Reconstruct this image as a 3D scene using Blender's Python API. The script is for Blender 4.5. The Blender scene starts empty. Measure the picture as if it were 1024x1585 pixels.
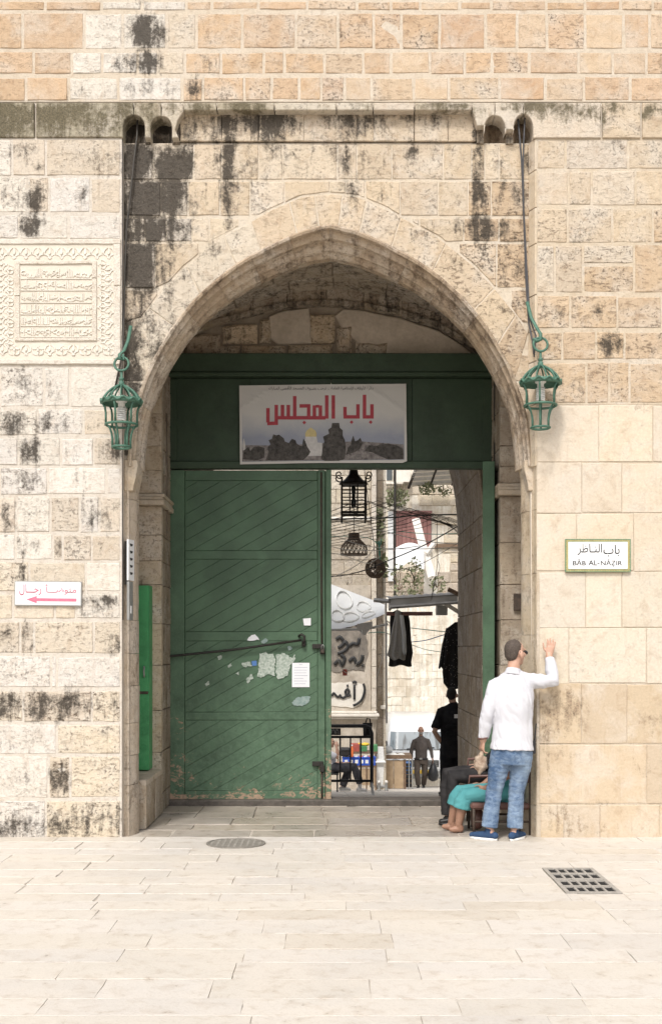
import bpy, bmesh, math, random
import numpy as np
from mathutils import Vector, Matrix, noise as mnoise
from mathutils.geometry import delaunay_2d_cdt
random.seed(7)
R = math.radians
SC = bpy.context.scene
COL = SC.collection

# ------------------------------------------------------------------ camera, sky, sun, exposure
cam_data = bpy.data.cameras.new('camera')
cam = bpy.data.objects.new('camera', cam_data); COL.objects.link(cam)
cam.location = (0, -10.5, 1.7); cam.rotation_euler = (R(90), 0, 0)
cam_data.sensor_fit = 'HORIZONTAL'; cam_data.sensor_width = 36.0
cam_data.lens = 36.0*1800/1024
cam_data.shift_y = 212.5/1024
cam_data.clip_end = 2000; cam_data.clip_start = 0.1
SC.camera = cam
world = bpy.data.worlds.new('World'); SC.world = world; world.use_nodes = True
wt = world.node_tree
sky = wt.nodes.new('ShaderNodeTexSky'); sky.sky_type = 'NISHITA'; sky.sun_disc = False
SUN_EL, SUN_AZ = 52, 196        # azimuth measured clockwise from +Y: the sun stands behind the camera, a little to its left
sky.sun_elevation = R(SUN_EL); sky.sun_rotation = R(SUN_AZ)
sky.air_density = 1.0; sky.dust_density = 4.0; sky.ozone_density = 1.0
bg = wt.nodes['Background']; bg.inputs['Strength'].default_value = 0.13
hs = wt.nodes.new('ShaderNodeHueSaturation'); hs.inputs['Saturation'].default_value = 0.35
wt.links.new(sky.outputs[0], hs.inputs['Color']); wt.links.new(hs.outputs[0], bg.inputs['Color'])
sun_data = bpy.data.lights.new('sun', 'SUN'); sun_data.energy = 1.5; sun_data.angle = R(7); sun_data.color = (1.0, .96, .91)
sun = bpy.data.objects.new('sun', sun_data); COL.objects.link(sun)
_d = Vector((math.sin(R(SUN_AZ))*math.cos(R(SUN_EL)), math.cos(R(SUN_AZ))*math.cos(R(SUN_EL)), math.sin(R(SUN_EL))))
sun.rotation_euler = _d.to_track_quat('Z', 'Y').to_euler(); sun.location = _d*40
SC.view_settings.view_transform = 'Standard'; SC.view_settings.look = 'None'
SC.view_settings.exposure = 0.60; SC.view_settings.gamma = 1.0
SC.view_settings.use_curve_mapping = False

# ------------------------------------------------------------------ small helpers
F = 1800.0
def P(px, py, Y):
    """the place at depth Y that the photograph shows at pixel px, py (used to read measurements off the photo)"""
    s = (10.5+Y)/F
    return Vector(((px-512)*s, Y, 1.7-(py-1005)*s))
def PX(px, Y): return (px-512)*(10.5+Y)/F
def PZ(py, Y): return 1.7-(py-1005)*(10.5+Y)/F
def street_z(Y): return -0.111*max(0.0, Y-2.35)

def tag(o, label=None, cat=None, group=None, kind=None):
    if label: o['label'] = label
    if cat: o['category'] = cat
    if group: o['group'] = group
    if kind: o['kind'] = kind
    return o
def empty(name, loc=(0,0,0), label=None, cat=None, group=None, rz=0.0):
    o = bpy.data.objects.new(name, None); COL.objects.link(o)
    o.location = loc; o.rotation_euler = (0,0,rz); o.empty_display_size = .1
    return tag(o, label, cat, group)
def link(name, mesh, mat=None, parent=None, smooth=False):
    o = bpy.data.objects.new(name, mesh); COL.objects.link(o)
    if mat is not None and len(mesh.materials) == 0: mesh.materials.append(mat)
    if parent is not None:
        o.parent = parent
        o.matrix_parent_inverse = world_matrix(parent).inverted()
    if smooth:
        mesh.polygons.foreach_set('use_smooth', [True]*len(mesh.polygons))
    return o
def world_matrix(o):
    m = o.matrix_basis.copy()
    if o.parent is not None: m = world_matrix(o.parent) @ o.matrix_parent_inverse @ m
    return m
def copy_tree(o, parent=None):
    c = o.copy(); COL.objects.link(c)
    if parent is not None: c.parent = parent
    for ch in [x for x in bpy.data.objects if x.parent == o]: copy_tree(ch, c)
    return c

_tmp = bpy.data.scenes.new('workbench')       # a scratch scene, so that modifiers can be applied without evaluating the whole scene
def evaluated_mesh(ob):
    _tmp.collection.objects.link(ob)
    vl = _tmp.view_layers[0]; vl.update()
    return bpy.data.meshes.new_from_object(ob.evaluated_get(vl.depsgraph))

class MB:
    """collects shapes into one bmesh (world coordinates)"""
    def __init__(s): s.bm = bmesh.new()
    def box(s, lo, hi, rot=None, pivot=None, bevel=0):
        vs = [Vector((x,y,z)) for x in (lo[0],hi[0]) for y in (lo[1],hi[1]) for z in (lo[2],hi[2])]
        if rot is not None:
            pv = Vector(pivot) if pivot is not None else (Vector(lo)+Vector(hi))/2
            vs = [rot @ (v-pv) + pv for v in vs]
        v = [s.bm.verts.new(x) for x in vs]
        fs = [s.bm.faces.new([v[i] for i in f]) for f in ((0,1,3,2),(4,6,7,5),(0,4,5,1),(2,3,7,6),(0,2,6,4),(1,5,7,3))]
        if bevel:
            es = list({e for f in fs for e in f.edges})
            bmesh.ops.bevel(s.bm, geom=es, offset=bevel, segments=1, affect='EDGES', profile=.5)
        return s
    def tube(s, pts, rad, n=8, cap=True, side=None, closed=False, flat=1.0):
        pts = [Vector(p) for p in pts]; m = len(pts)
        if not hasattr(rad, '__len__'): rad = [rad]*m
        rad = [(r if isinstance(r, tuple) else (r, r*flat)) for r in rad]
        rings = []; prev = Vector(side) if side is not None else None
        for i, p in enumerate(pts):
            if closed: t = pts[(i+1) % m]-pts[i-1]
            else: t = pts[min(i+1, m-1)]-pts[max(i-1, 0)]
            if t.length < 1e-9: t = Vector((0,0,1))
            t.normalize()
            a = (Vector(side) if side is not None else prev)
            if a is None: a = Vector((0,0,1)) if abs(t.z) < .9 else Vector((1,0,0))
            a = a - t*a.dot(t)
            if a.length < 1e-5:
                a = Vector((0,0,1)) if abs(t.z) < .9 else Vector((1,0,0)); a = a - t*a.dot(t)
            a.normalize(); b = t.cross(a); prev = a
            ra, rb = rad[i]
            rings.append([s.bm.verts.new(p + a*(ra*math.cos(k*2*math.pi/n)) + b*(rb*math.sin(k*2*math.pi/n))) for k in range(n)])
        for i in range(m if closed else m-1):
            A, B = rings[i], rings[(i+1) % m]
            for k in range(n):
                s.bm.faces.new((A[k], A[(k+1) % n], B[(k+1) % n], B[k]))
        if cap and not closed:
            s.bm.faces.new(rings[0][::-1]); s.bm.faces.new(rings[-1])
        return s
    def lathe(s, prof, c, n=20, axis='Z'):
        c = Vector(c); rings = []
        for r, h in prof:
            ring = []
            for k in range(n):
                a = k*2*math.pi/n
                v = Vector((r*math.cos(a), r*math.sin(a), h))
                if axis == 'Y': v = Vector((v.x, v.z, v.y))
                if axis == 'X': v = Vector((v.z, v.x, v.y))
                ring.append(s.bm.verts.new(c+v))
            rings.append(ring)
        for A, B in zip(rings, rings[1:]):
            for k in range(n): s.bm.faces.new((A[k], A[(k+1) % n], B[(k+1) % n], B[k]))
        if prof[0][0] > 1e-6: s.bm.faces.new(rings[0][::-1])
        if prof[-1][0] > 1e-6: s.bm.faces.new(rings[-1])
        return s
    def ball(s, c, r, seg=12, ring=8, rot=None):
        r = (r,r,r) if not hasattr(r, '__len__') else r
        M = Matrix.Translation(Vector(c)) @ (rot.to_4x4() if rot is not None else Matrix.Identity(4)) @ Matrix.Diagonal((r[0],r[1],r[2],1))
        bmesh.ops.create_uvsphere(s.bm, u_segments=seg, v_segments=ring, radius=1, matrix=M)
        return s
    def prism(s, poly, place, w0, w1):
        """a flat outline (u,v) thickened from w0 to w1 (w1 outward)"""
        A = [s.bm.verts.new(place(u,v,w1)) for u,v in poly]
        B = [s.bm.verts.new(place(u,v,w0)) for u,v in poly]
        s.bm.faces.new(A); s.bm.faces.new(B[::-1])
        n = len(poly)
        for i in range(n): s.bm.faces.new((B[i], B[(i+1) % n], A[(i+1) % n], A[i]))
        return s
    def grid(s, fn, nu, nv):
        g = [[s.bm.verts.new(fn(i/nu, j/nv)) for j in range(nv+1)] for i in range(nu+1)]
        for i in range(nu):
            for j in range(nv): s.bm.faces.new((g[i][j], g[i+1][j], g[i+1][j+1], g[i][j+1]))
        return s
    def build(s, name, mat, parent=None, smooth=False, normals=True, kind=None, auto=None):
        if normals: bmesh.ops.recalc_face_normals(s.bm, faces=s.bm.faces)
        big = [f for f in s.bm.faces if len(f.verts) > 4]
        if big: bmesh.ops.triangulate(s.bm, faces=big, ngon_method='EAR_CLIP')
        me = bpy.data.meshes.new(name); s.bm.to_mesh(me); s.bm.free()
        o = link(name, me, mat, parent, smooth)
        if kind: o['kind'] = kind
        return o

def front(Y):                      # a plane facing the square: u = X, v = Z, w towards the camera
    return lambda u, v, w: Vector((u, Y-w, v))
def ground(z):
    return lambda u, v, w: Vector((u, v, z+w))
def left_side(X):                  # a wall on the left that faces +X: u = Y, v = Z
    return lambda u, v, w: Vector((X+w, u, v))
def right_side(X):                 # a wall on the right that faces -X: u = -Y, v = Z
    return lambda u, v, w: Vector((X-w, -u, v))

# ------------------------------------------------------------------ materials
class NT:
    def __init__(s, name):
        s.m = bpy.data.materials.new(name); s.m.use_nodes = True
        s.t = s.m.node_tree; s.b = s.t.nodes['Principled BSDF']
    def n(s, typ, **kw):
        nd = s.t.nodes.new('ShaderNode'+typ)
        for k, v in kw.items():
            if k.startswith('_'): setattr(nd, k[1:], v)
        for k, v in kw.items():
            if not k.startswith('_'):
                key = k.replace('__', ' ')
                sock = nd.inputs[int(key[1:])] if key[0] == 'i' and key[1:].isdigit() else nd.inputs[key]
                if hasattr(v, 'outputs') : s.t.links.new(v.outputs[0], sock)
                elif isinstance(v, bpy.types.NodeSocket): s.t.links.new(v, sock)
                else: sock.default_value = v
        return nd
    def pos(s): return s.n('NewGeometry').outputs['Position']
    def noise(s, scale, detail=4, rough=.55, vec=None, dist=0.0):
        return s.n('TexNoise', Scale=scale, Detail=detail, Roughness=rough, Distortion=dist, Vector=vec if vec is not None else s.pos()).outputs[0]
    def ramp(s, f, a, b, lo=0.0, hi=1.0):
        return s.n('MapRange', Value=f, From__Min=a, From__Max=b, To__Min=lo, To__Max=hi, _clamp=True).outputs[0]
    def math(s, op, a, b=0.0):
        return s.n('Math', _operation=op, i0=a, i1=b).outputs[0]
    def mix(s, f, a, b, mode='MIX'):
        nd = s.t.nodes.new('ShaderNodeMix'); nd.data_type = 'RGBA'; nd.blend_type = mode
        for k, v in ((0, f), (6, a), (7, b)):
            if hasattr(v, 'links') : s.t.links.new(v, nd.inputs[k])
            else:
                if k and len(v) == 3: v = (*v, 1)
                nd.inputs[k].default_value = v
        return nd.outputs[2]
    def mapping(s, vec, scale=(1,1,1), rot=(0,0,0)):
        return s.n('Mapping', Vector=vec, Scale=scale, Rotation=rot).outputs[0]
    def obj(s): return s.n('TexCoord').outputs['Object']
    def attr(s, name): return s.n('Attribute', _attribute_name=name).outputs['Fac']
    def bump(s, h, strength=.4, dist=.02):
        nd = s.n('Bump', Strength=strength, Distance=dist, Height=h)
        s.t.links.new(nd.outputs[0], s.b.inputs['Normal']); return nd
    def out(s, col=None, rough=.8, metal=0.0, spec=None):
        if col is not None:
            if hasattr(col, 'links'): s.t.links.new(col, s.b.inputs['Base Color'])
            else: s.b.inputs['Base Color'].default_value = (*col[:3], 1)
        if hasattr(rough, 'links'): s.t.links.new(rough, s.b.inputs['Roughness'])
        else: s.b.inputs['Roughness'].default_value = rough
        s.b.inputs['Metallic'].default_value = metal
        if spec is not None: s.b.inputs['Specular IOR Level'].default_value = spec
        return s.m

def stone_material(name, stain_col=(.036,.030,.024), pit_col=(.10,.065,.04), stain_gain=1.0, bump=.47, rough=.9, grain=1.0):
    t = NT(name); p = t.pos()
    oi = t.n('ObjectInfo'); base = oi.outputs['Color']; pit_amt = oi.outputs['Alpha']; rnd = oi.outputs['Random']
    off = t.n('VectorMath', _operation='ADD', i0=p, i1=t.n('CombineXYZ', X=t.math('MULTIPLY', rnd, 37.0), Y=0.0, Z=t.math('MULTIPLY', rnd, 19.0))).outputs[0]
    n1 = t.noise(2.6, 5, .6, off, .6); n2 = t.noise(11*grain, 7, .68, off, .5); n3 = t.noise(70*grain, 4, .65, p)
    nh = t.noise(9*grain, 6, .65, t.mapping(off, (1,1,3.2)), 1.2)
    nv = t.noise(5, 4, .6, t.mapping(p, (3.5,1,.35)))
    col = t.mix(t.ramp(n1,.46,.68,0,.65), base, (.66,.60,.52))
    col = t.mix(t.ramp(n2,.52,.74,0,.55), col, t.mix(1.0, base, (.62,.50,.40), 'MULTIPLY'))
    col = t.mix(t.ramp(nv,.58,.78,0,.35), col, t.mix(1.0, base, (.66,.58,.50), 'MULTIPLY'))
    col = t.mix(t.ramp(n3,.30,.70,.0,.25), col, (.30,.245,.18))
    col = t.mix(t.ramp(t.noise(5,6,.7,off,1.0),.55,.75,0,.22), col, (.30,.26,.21))
    # weathering pits: deep, irregular, mostly in the stones with a high pit amount
    pits = t.ramp(t.math('ADD', t.math('MULTIPLY', nh, .6), t.math('MULTIPLY', t.noise(26*grain,5,.7,off,.8), .55)), .60, .68)
    pitm = t.math('MULTIPLY', pits, pit_amt)
    col = t.mix(t.math('MULTIPLY', pitm, .85), col, pit_col)
    spk = t.math('MULTIPLY', t.ramp(t.math('ADD', t.math('MULTIPLY', t.noise(34*grain,4,.6,off,.3), .7), t.math('MULTIPLY', n1, .42)), .64, .69), t.ramp(pit_amt, 0, .45, 0, .65))
    col = t.mix(spk, col, (.055,.043,.032))
    # lichen and soot crust where the stain attribute is high
    st = t.math('MULTIPLY', t.attr('stain'), stain_gain)
    g = t.math('ADD', t.math('MULTIPLY', t.math('SUBTRACT', t.noise(8,7,.7,t.mapping(p,(1.15,1,.85)),.6), .5), 1.9), t.math('MULTIPLY', t.math('SUBTRACT', t.noise(38,5,.75,p), .5), 1.3))
    g2 = t.math('ADD', g, t.math('MULTIPLY', t.math('SUBTRACT', nv, .5), 1.25))
    m = t.ramp(t.math('ADD', st, g2), .34, .86)
    m = t.math('MULTIPLY', m, t.ramp(st, .02, .12))
    dk = t.mix(t.ramp(n3,.40,.75), stain_col, tuple(min(1, c*2.6) for c in stain_col))
    col = t.mix(t.math('MULTIPLY', m, .93), col, dk)
    h = t.math('ADD', t.math('MULTIPLY', n2, .9), t.math('MULTIPLY', n3, .30))
    h = t.math('SUBTRACT', h, t.math('ADD', t.math('MULTIPLY', pitm, 1.1), t.math('MULTIPLY', spk, .6)))
    h = t.math('ADD', h, t.math('MULTIPLY', nh, t.math('MULTIPLY', pit_amt, .9)))
    t.bump(h, bump, .04)
    return t.out(col, rough, spec=.25)

def plain_noise(name, c1, c2, scale=8, rough=.8, bump=.2, metal=0.0, spec=None, detail=5, lo=.35, hi=.68, dist=.01):
    t = NT(name); n = t.noise(scale, detail, .6); n2 = t.noise(scale*9, 3, .6)
    col = t.mix(t.ramp(t.math('ADD', t.math('MULTIPLY', n, .7), t.math('MULTIPLY', n2, .3)), lo, hi), c1, c2)
    if bump: t.bump(t.math('ADD', n, t.math('MULTIPLY', n2, .4)), bump, dist)
    return t.out(col, rough, metal, spec)

M = {}
M['stone'] = stone_material('limestone')
M['band'] = stone_material('lichened_limestone', stain_col=(.085,.072,.045), stain_gain=1.1)
M['ashlar'] = stone_material('dressed_limestone', stain_col=(.17,.125,.085), bump=.22, grain=.7, rough=.8)
M['mould'] = stone_material('moulding_limestone', stain_col=(.09,.065,.045), bump=.35)
M['mortar'] = plain_noise('lime_mortar', (.54,.475,.39), (.64,.58,.49), 6, .95, .5, dist=.012)
M['joint'] = stone_material('stained_lime_mortar', bump=.3)
M['mortar_dark'] = plain_noise('old_mortar', (.26,.21,.16), (.38,.32,.25), 5, .95, .6, dist=.02)
M['plaster'] = plain_noise('old_plaster', (.40,.34,.27), (.62,.54,.45), 3, .9, .5, dist=.02)

def slab_material(name, rough_lo, rough_hi, gain=1.0):
    t = NT(name); p = t.pos(); oi = t.n('ObjectInfo'); base = oi.outputs['Color']
    n1 = t.noise(1.3, 5, .6, p, .5); n2 = t.noise(9, 6, .65, p, .4); n3 = t.noise(55, 4, .7, p)
    col = t.mix(t.ramp(n1,.40,.70,0,.5), base, (.60,.54,.46))
    col = t.mix(t.ramp(n2,.50,.75,0,.55*gain), col, t.mix(1.0, base, (.70,.62,.53), 'MULTIPLY'))
    col = t.mix(t.ramp(n3,.52,.78,0,.30*gain), col, (.25,.20,.15))
    chip = t.ramp(t.math('ADD', t.math('MULTIPLY', n2, .5), t.math('MULTIPLY', t.noise(24,5,.75,p,.7), .6)), .66, .72, 0, .55*gain)
    col = t.mix(chip, col, (.20,.16,.12))
    t.bump(t.math('SUBTRACT', t.math('ADD', n2, t.math('MULTIPLY', n3, .25)), chip), .35, .012)
    return t.out(col, t.ramp(n1, .35, .65, rough_lo, rough_hi), spec=.4)
M['slab'] = slab_material('worn_paving_limestone', .55, .8)
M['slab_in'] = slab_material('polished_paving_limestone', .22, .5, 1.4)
M['bed'] = plain_noise('paving_bed', (.40,.355,.30), (.52,.47,.40), 8, .95, .4)

# ------------------------------------------------------------------ masonry
def resample(poly, step):
    out = []
    n = len(poly)
    for i in range(n):
        a = Vector(poly[i]); b = Vector(poly[(i+1) % n]); L = (b-a).length
        k = max(1, int(round(L/step)))
        for j in range(k): out.append(a.lerp(b, j/k))
    return out
def inset(poly, d):
    n = len(poly); out = []
    for i in range(n):
        a, b, c = poly[i-1], poly[i], poly[(i+1) % n]
        e1 = (b-a); e2 = (c-b)
        if e1.length < 1e-9 or e2.length < 1e-9: out.append(b.copy()); continue
        e1.normalize(); e2.normalize()
        n1 = Vector((-e1.y, e1.x)); n2 = Vector((-e2.y, e2.x)); m = n1+n2
        if m.length < 1e-5: out.append(b + n1*d); continue
        m.normalize(); k = max(.5, m.dot(n1))
        out.append(b + m*(d/k))
    return out
def area(poly): return .5*sum(poly[i-1][0]*poly[i][1]-poly[i][0]*poly[i-1][1] for i in range(len(poly)))

def piece(name, poly, place, parent, mat, color=(.5,.42,.32), pit=.3, proud=0.0, depth=.10, gap=.008, bevel=.005,
          rough=.004, jit=.006, step=.07, grid=.10, stain=None, zfun=None, nscale=7.0):
    """one cut stone: an uneven outline, worn edges, an uneven face, sides going back into the wall"""
    poly = [Vector((p[0], p[1])) for p in poly]
    if area(poly) < 0: poly.reverse()
    if abs(area(poly)) < .0008: return None
    if pit > .45 and rough < .02: rough *= 1+.9*pit; grid = min(grid, .07); nscale *= 1.3
    poly = inset(poly, gap)
    o = resample(poly, step)
    sd = random.uniform(0, 100)
    q = []
    for v in o:
        nn = mnoise.noise_vector(Vector((v.x*9+sd, v.y*9, sd)))
        q.append(v + Vector((nn.x, nn.y))*jit)
    # knock the corners off a little
    o = q
    n = len(o)
    I = inset(o, bevel)
    if area(I) <= 0: I = [v*.9+sum(o, Vector((0,0)))/n*.1 for v in o]
    xs = [v.x for v in I]; ys = [v.y for v in I]
    inner = []
    nx = max(1, int((max(xs)-min(xs))/grid)); ny = max(1, int((max(ys)-min(ys))/grid))
    for i in range(1, nx+1):
        for j in range(1, ny+1):
            p = Vector((min(xs)+(max(xs)-min(xs))*(i-.5)/nx, min(ys)+(max(ys)-min(ys))*(j-.5)/ny))
            p += Vector((random.uniform(-1,1), random.uniform(-1,1)))*grid*.15
            if point_in(p, I) and min((p-w).length for w in I) > grid*.35: inner.append(p)
    V2, _, faces, ov, _, _ = delaunay_2d_cdt(I+inner, [], [list(range(n))], 1, 1e-6)
    mp = {}
    for k, src in enumerate(ov):
        for s_ in src: mp[s_] = k
    def zz(v, k=1.0):
        d = proud + mnoise.noise(Vector((v.x*nscale+sd, v.y*nscale, sd)))*rough*k + mnoise.noise(Vector((v.x*3+sd, v.y*3, sd+9)))*rough*.8*k
        return d + (zfun(v.x, v.y) if zfun else 0)
    verts = [place(v.x, v.y, zz(v)) for v in V2]
    uv = [v for v in V2]
    nb = len(verts)
    for v in o:
        verts.append(place(v.x, v.y, zz(v, .6)-bevel*.9)); uv.append(v)
    for v in o:
        verts.append(place(v.x, v.y, proud-depth+(zfun(v.x, v.y) if zfun else 0))); uv.append(v)
    F_ = [tuple(f) for f in faces]
    for i in range(n):
        a, b = mp.get(i), mp.get((i+1) % n)
        A, B = nb+i, nb+(i+1) % n
        if a is not None and b is not None and a != b: F_.append((A, B, b, a))
        F_.append((A+n, B+n, B, A))
    me = bpy.data.meshes.new(name)
    me.from_pydata([tuple(v) for v in verts], [], F_)
    at = me.attributes.new('stain', 'FLOAT', 'POINT')
    if stain: at.data.foreach_set('value', [stain(v.x, v.y) for v in uv])
    me.validate()
    ob = link(name, me, mat, parent)
    ob.color = (*color[:3], pit)
    return ob
def point_in(p, poly):
    c = False; n = len(poly); j = n-1
    for i in range(n):
        a, b = poly[i], poly[j]
        if (a.y > p.y) != (b.y > p.y) and p.x < (b.x-a.x)*(p.y-a.y)/(b.y-a.y)+a.x: c = not c
        j = i
    return c

def vary(c, a=.06):
    k = 1+random.uniform(-a, a); h = random.uniform(-a, a)*.5
    return (c[0]*k*(1+h*.3), c[1]*k, c[2]*k*(1-h))

# ================================================================== the wall of the gate
ST = [ # dark crust and lichen on the wall: centre x, y, half width, half height (read off the photo), strength
 (224,48,36,30,.95),(200,97,30,20,.7),(233,97,17,19,1.0),(301,136,15,20,.8),(135,146,40,14,.35),(232,136,46,18,.42),(222,6,12,12,.5),
 (322,50,16,24,.3),(322,95,22,20,.35),(330,145,30,10,.3),(420,135,16,14,.3),(512,130,16,12,.35),(545,48,24,28,.3),
 (55,306,18,26,.8),(22,305,22,24,.5),(38,232,26,16,.55),(60,258,14,12,.65),(160,246,26,28,.4),(130,232,40,8,.3),(125,302,25,25,.4),(48,348,20,18,.95),(178,352,12,20,.3),
 (40,592,26,32,.45),(85,600,20,28,.35),(20,655,30,22,.75),(80,655,32,20,.55),(150,655,20,18,.3),(50,698,22,22,.8),(100,700,14,20,.4),(140,690,12,14,.4),(172,700,24,20,.72),(10,700,12,18,.35),
 (38,745,30,20,.62),(125,742,22,20,.35),(10,800,15,28,.72),(50,796,24,26,.35),(140,800,16,26,.5),(170,797,18,28,.48),(40,846,24,20,.45),(90,850,10,20,.65),(130,846,12,10,.5),(165,845,22,20,.3),
 (32,888,9,16,.75),(55,885,8,14,.45),(150,938,30,18,.45),(172,932,14,10,1.0),(155,928,10,8,.7),(10,985,14,26,.55),(42,985,10,26,.65),(178,1000,10,18,.8),(165,990,12,20,.4),
 (10,1035,14,20,.45),(40,1025,12,18,.3),(110,1055,20,10,.45),(175,1050,12,18,.4),(12,1092,24,24,.72),(62,1092,24,24,.85),(112,1090,26,24,.75),(95,1100,8,20,1.0),(168,1092,22,24,.5),
 (165,1142,14,10,.5),(20,1150,14,12,.4),(93,1205,17,30,.85),(38,1205,7,24,.6),(70,1282,120,18,.62),(130,1262,70,18,.5),(185,1265,8,30,.7),(60,1258,60,12,.4),
 # the recessed gateway
 (213,250,24,34,1.15),(262,262,22,34,1.1),(290,250,13,26,.95),(228,307,36,30,1.15),(271,307,22,28,.95),(300,195,20,24,.75),(325,205,12,20,.5),(356,190,22,28,.95),(420,188,38,26,1.0),(390,180,20,14,.7),
 (355,250,15,40,.95),(375,262,16,26,.45),(356,305,18,25,.9),(238,357,20,22,1.2),(284,357,14,20,.75),(330,250,20,10,.3),(213,412,27,40,1.15),(250,412,12,34,.7),(214,470,24,26,.55),
 (203,520,17,40,.9),(203,580,20,30,1.0),(246,505,24,20,.5),(232,540,24,26,.7),(201,660,9,60,.95),(330,395,22,18,.35),(295,425,18,16,.3),(250,470,22,16,.35),(240,572,12,24,.5),
 (490,185,40,16,.45),(545,192,36,24,.75),(575,178,20,12,.6),(600,176,40,8,.7),(650,178,60,9,.75),(690,190,14,16,.5),(535,252,14,34,.65),(547,296,10,18,.6),(563,238,10,14,.3),(440,238,26,16,.5),(448,262,16,8,.5),
 (741,205,9,18,1.1),(741,252,8,30,1.0),(741,302,12,28,1.0),(744,355,26,24,.85),(800,300,24,30,.5),(790,350,26,40,.4),(770,245,14,40,.45),(818,245,6,30,.7),(705,352,9,22,.5),(793,420,24,34,.45),(650,212,8,5,1.0),(637,231,6,5,1.0),(597,236,6,4,.8),
 (770,475,14,12,.55),(700,405,10,14,.4),(715,420,14,14,.4),(655,360,16,16,.35),(800,470,20,16,.4),
 (640,365,14,10,.3),
 (205,330,17,130,.75),(214,440,26,80,.72),(203,560,16,90,.8),(258,330,30,110,.55),(356,265,15,100,.85),(741,285,9,120,.85),(536,245,11,80,.5),(290,240,12,60,.7),(420,205,30,40,.6),(246,400,20,60,.55),(225,520,30,50,.55),(772,300,12,120,.35),(805,330,14,150,.35),(700,200,10,60,.3),(470,200,14,60,.35),(600,200,10,50,.3),(330,215,10,70,.5),
 (520,235,230,55,.27),(300,300,110,60,.28),(250,470,60,80,.35),(640,300,120,60,.15),
 # right hand wall
 (955,226,12,26,.45),(895,372,16,10,.4),(944,535,20,22,.8),(905,362,20,8,.3),(850,480,26,22,.28),(930,480,18,22,.35),(985,540,30,22,.3),(890,595,40,22,.28),
 (945,632,26,6,.5),(985,628,20,4,.4),(880,1100,28,40,.62),(845,1110,14,50,.55),(1010,1120,22,22,.55),(890,1283,36,12,.55),(860,1265,24,20,.45),(870,1165,40,14,.4),(930,1243,14,6,.6),(990,1190,24,20,.35),(845,1200,8,40,.35),(960,1280,50,12,.3),
]
_ST = np.array(ST, float)
def stain_px(px, py):
    d = ((_ST[:,0]-px)/_ST[:,2])**2 + ((_ST[:,1]-py)/_ST[:,3])**2
    s = float((_ST[:,4]*np.clip(1.25-d*.75, 0, 1)).max())
    if 190 < px < 300 and 220 < py < 450: s *= 1.2
    return min(s, 1.5)
def stain_at(Y):
    k = F/(10.5+Y)
    return lambda u, v: stain_px(512+u*k, 1005-(v-1.7)*k)

def rect(x0, y0, x1, y1, Y):
    return [(PX(x0,Y), PZ(y1,Y)), (PX(x1,Y), PZ(y1,Y)), (PX(x1,Y), PZ(y0,Y)), (PX(x0,Y), PZ(y0,Y))]
def courses(parent, rows, Y, color, mat, pit=.3, cfun=None, skip=None, **kw):
    st = stain_at(Y); rx = random.Random(len(rows))
    for y0, y1, js in rows:
        js = list(js)
        while js[0] <= -105 and js[0] > -390: js.insert(0, js[0]-rx.uniform(48,95))
        while js[-1] >= 1095 and js[-1] < 1420: js.append(js[-1]+rx.uniform(48,95))
        for a, b in zip(js, js[1:]):
            if skip and skip(a, y0, b, y1): continue
            c, pt = (cfun((a+b)/2, (y0+y1)/2) if cfun else (color, pit))
            dy = random.uniform(-1.2, 1.2)
            piece('stone', rect(a, y0+dy, b, y1+random.uniform(-1,1), Y), front(Y), parent, mat, vary(c), pit*random.uniform(.3,1.6) if pt is None else pt,
                  proud=random.uniform(.0,.004), stain=st, **kw)

TAN = (.575,.415,.275); PALE = (.62,.535,.43); WHITE = (.70,.655,.59); CREAM = (.59,.485,.36); SMOOTH = (.62,.505,.365)

# ---- upper wall above the cornice
upper = empty('stone_wall', (0, 0, 6.3), 'upper wall of orange tan stone courses above the dark cornice', 'wall')
def c_upper(x, y):
    if 130 < x < 258 and y > 0: return (WHITE, .25)
    if 250 < x < 305 and y < 120: return (PALE, .25)
    k = random.random()
    return ((TAN if k < .70 else (.61,.475,.34) if k < .88 else (.54,.37,.24)), random.uniform(.05,.5))
rowsU = [(-62,-3,[-110,-40,20,95,160,240,300,372,440,520,575,650,700,770,850,905,980,1040,1110]),
 (0,16,[-110,-20,70,157,220,288,328,400,475,552,605,650,711,760,845,905,960,1010,1100]),
 (19,76,[-110,-60,35,130,190,258,304,375,458,523,578,621,680,751,800,846,905,965,1005,1100]),
 (79,115,[-110,-30,52,111,158,213,245,286,342,408,440,502,562,605,665,719,761,819,895,948,1000,1100]),
 (118,156,[-110,-50,40,106,183,282,314,378,420,463,497,533,575,640,694,773,843,903,975,1030,1100])]
courses(upper, rowsU, 0.0, TAN, M['stone'], cfun=c_upper, gap=.013)

# ---- left wall
left = empty('stone_wall', (-2.5, 0, 0), 'left wall of whitish blackened stone courses round the carved panel', 'wall')
rowsL = [(214,272,[-110,-50,19,71,187]),(274,329,[-110,-40,44,76,140,187]),(332,370,[-110,-20,29,106,187]),
 (372,460,[-110,-60,-8]),(462,563,[-110,-45,-8]),
 (567,630,[-110,-50,0,68,108,187]),(633,674,[-110,-30,58,129,187]),(677,721,[-110,-45,28,94,145,187]),(723,766,[-110,-40,0,74,165,187]),
 (768,825,[-110,-60,25,78,123,154,187]),(827,868,[-110,-30,24,82,97,142,187]),(869,917,[-110,-40,45,133,187]),(918,959,[-110,-55,20,85,118,187]),
 (961,1013,[-110,-50,31,53,145,187]),(1015,1065,[-110,-40,79,88,187]),(1068,1118,[-110,-60,36,142,187]),(1120,1168,[-110,-40,88,187]),
 (1170,1236,[-110,-30,75,109,187]),(1238,1299,[-110,-60,71,187])]
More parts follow.
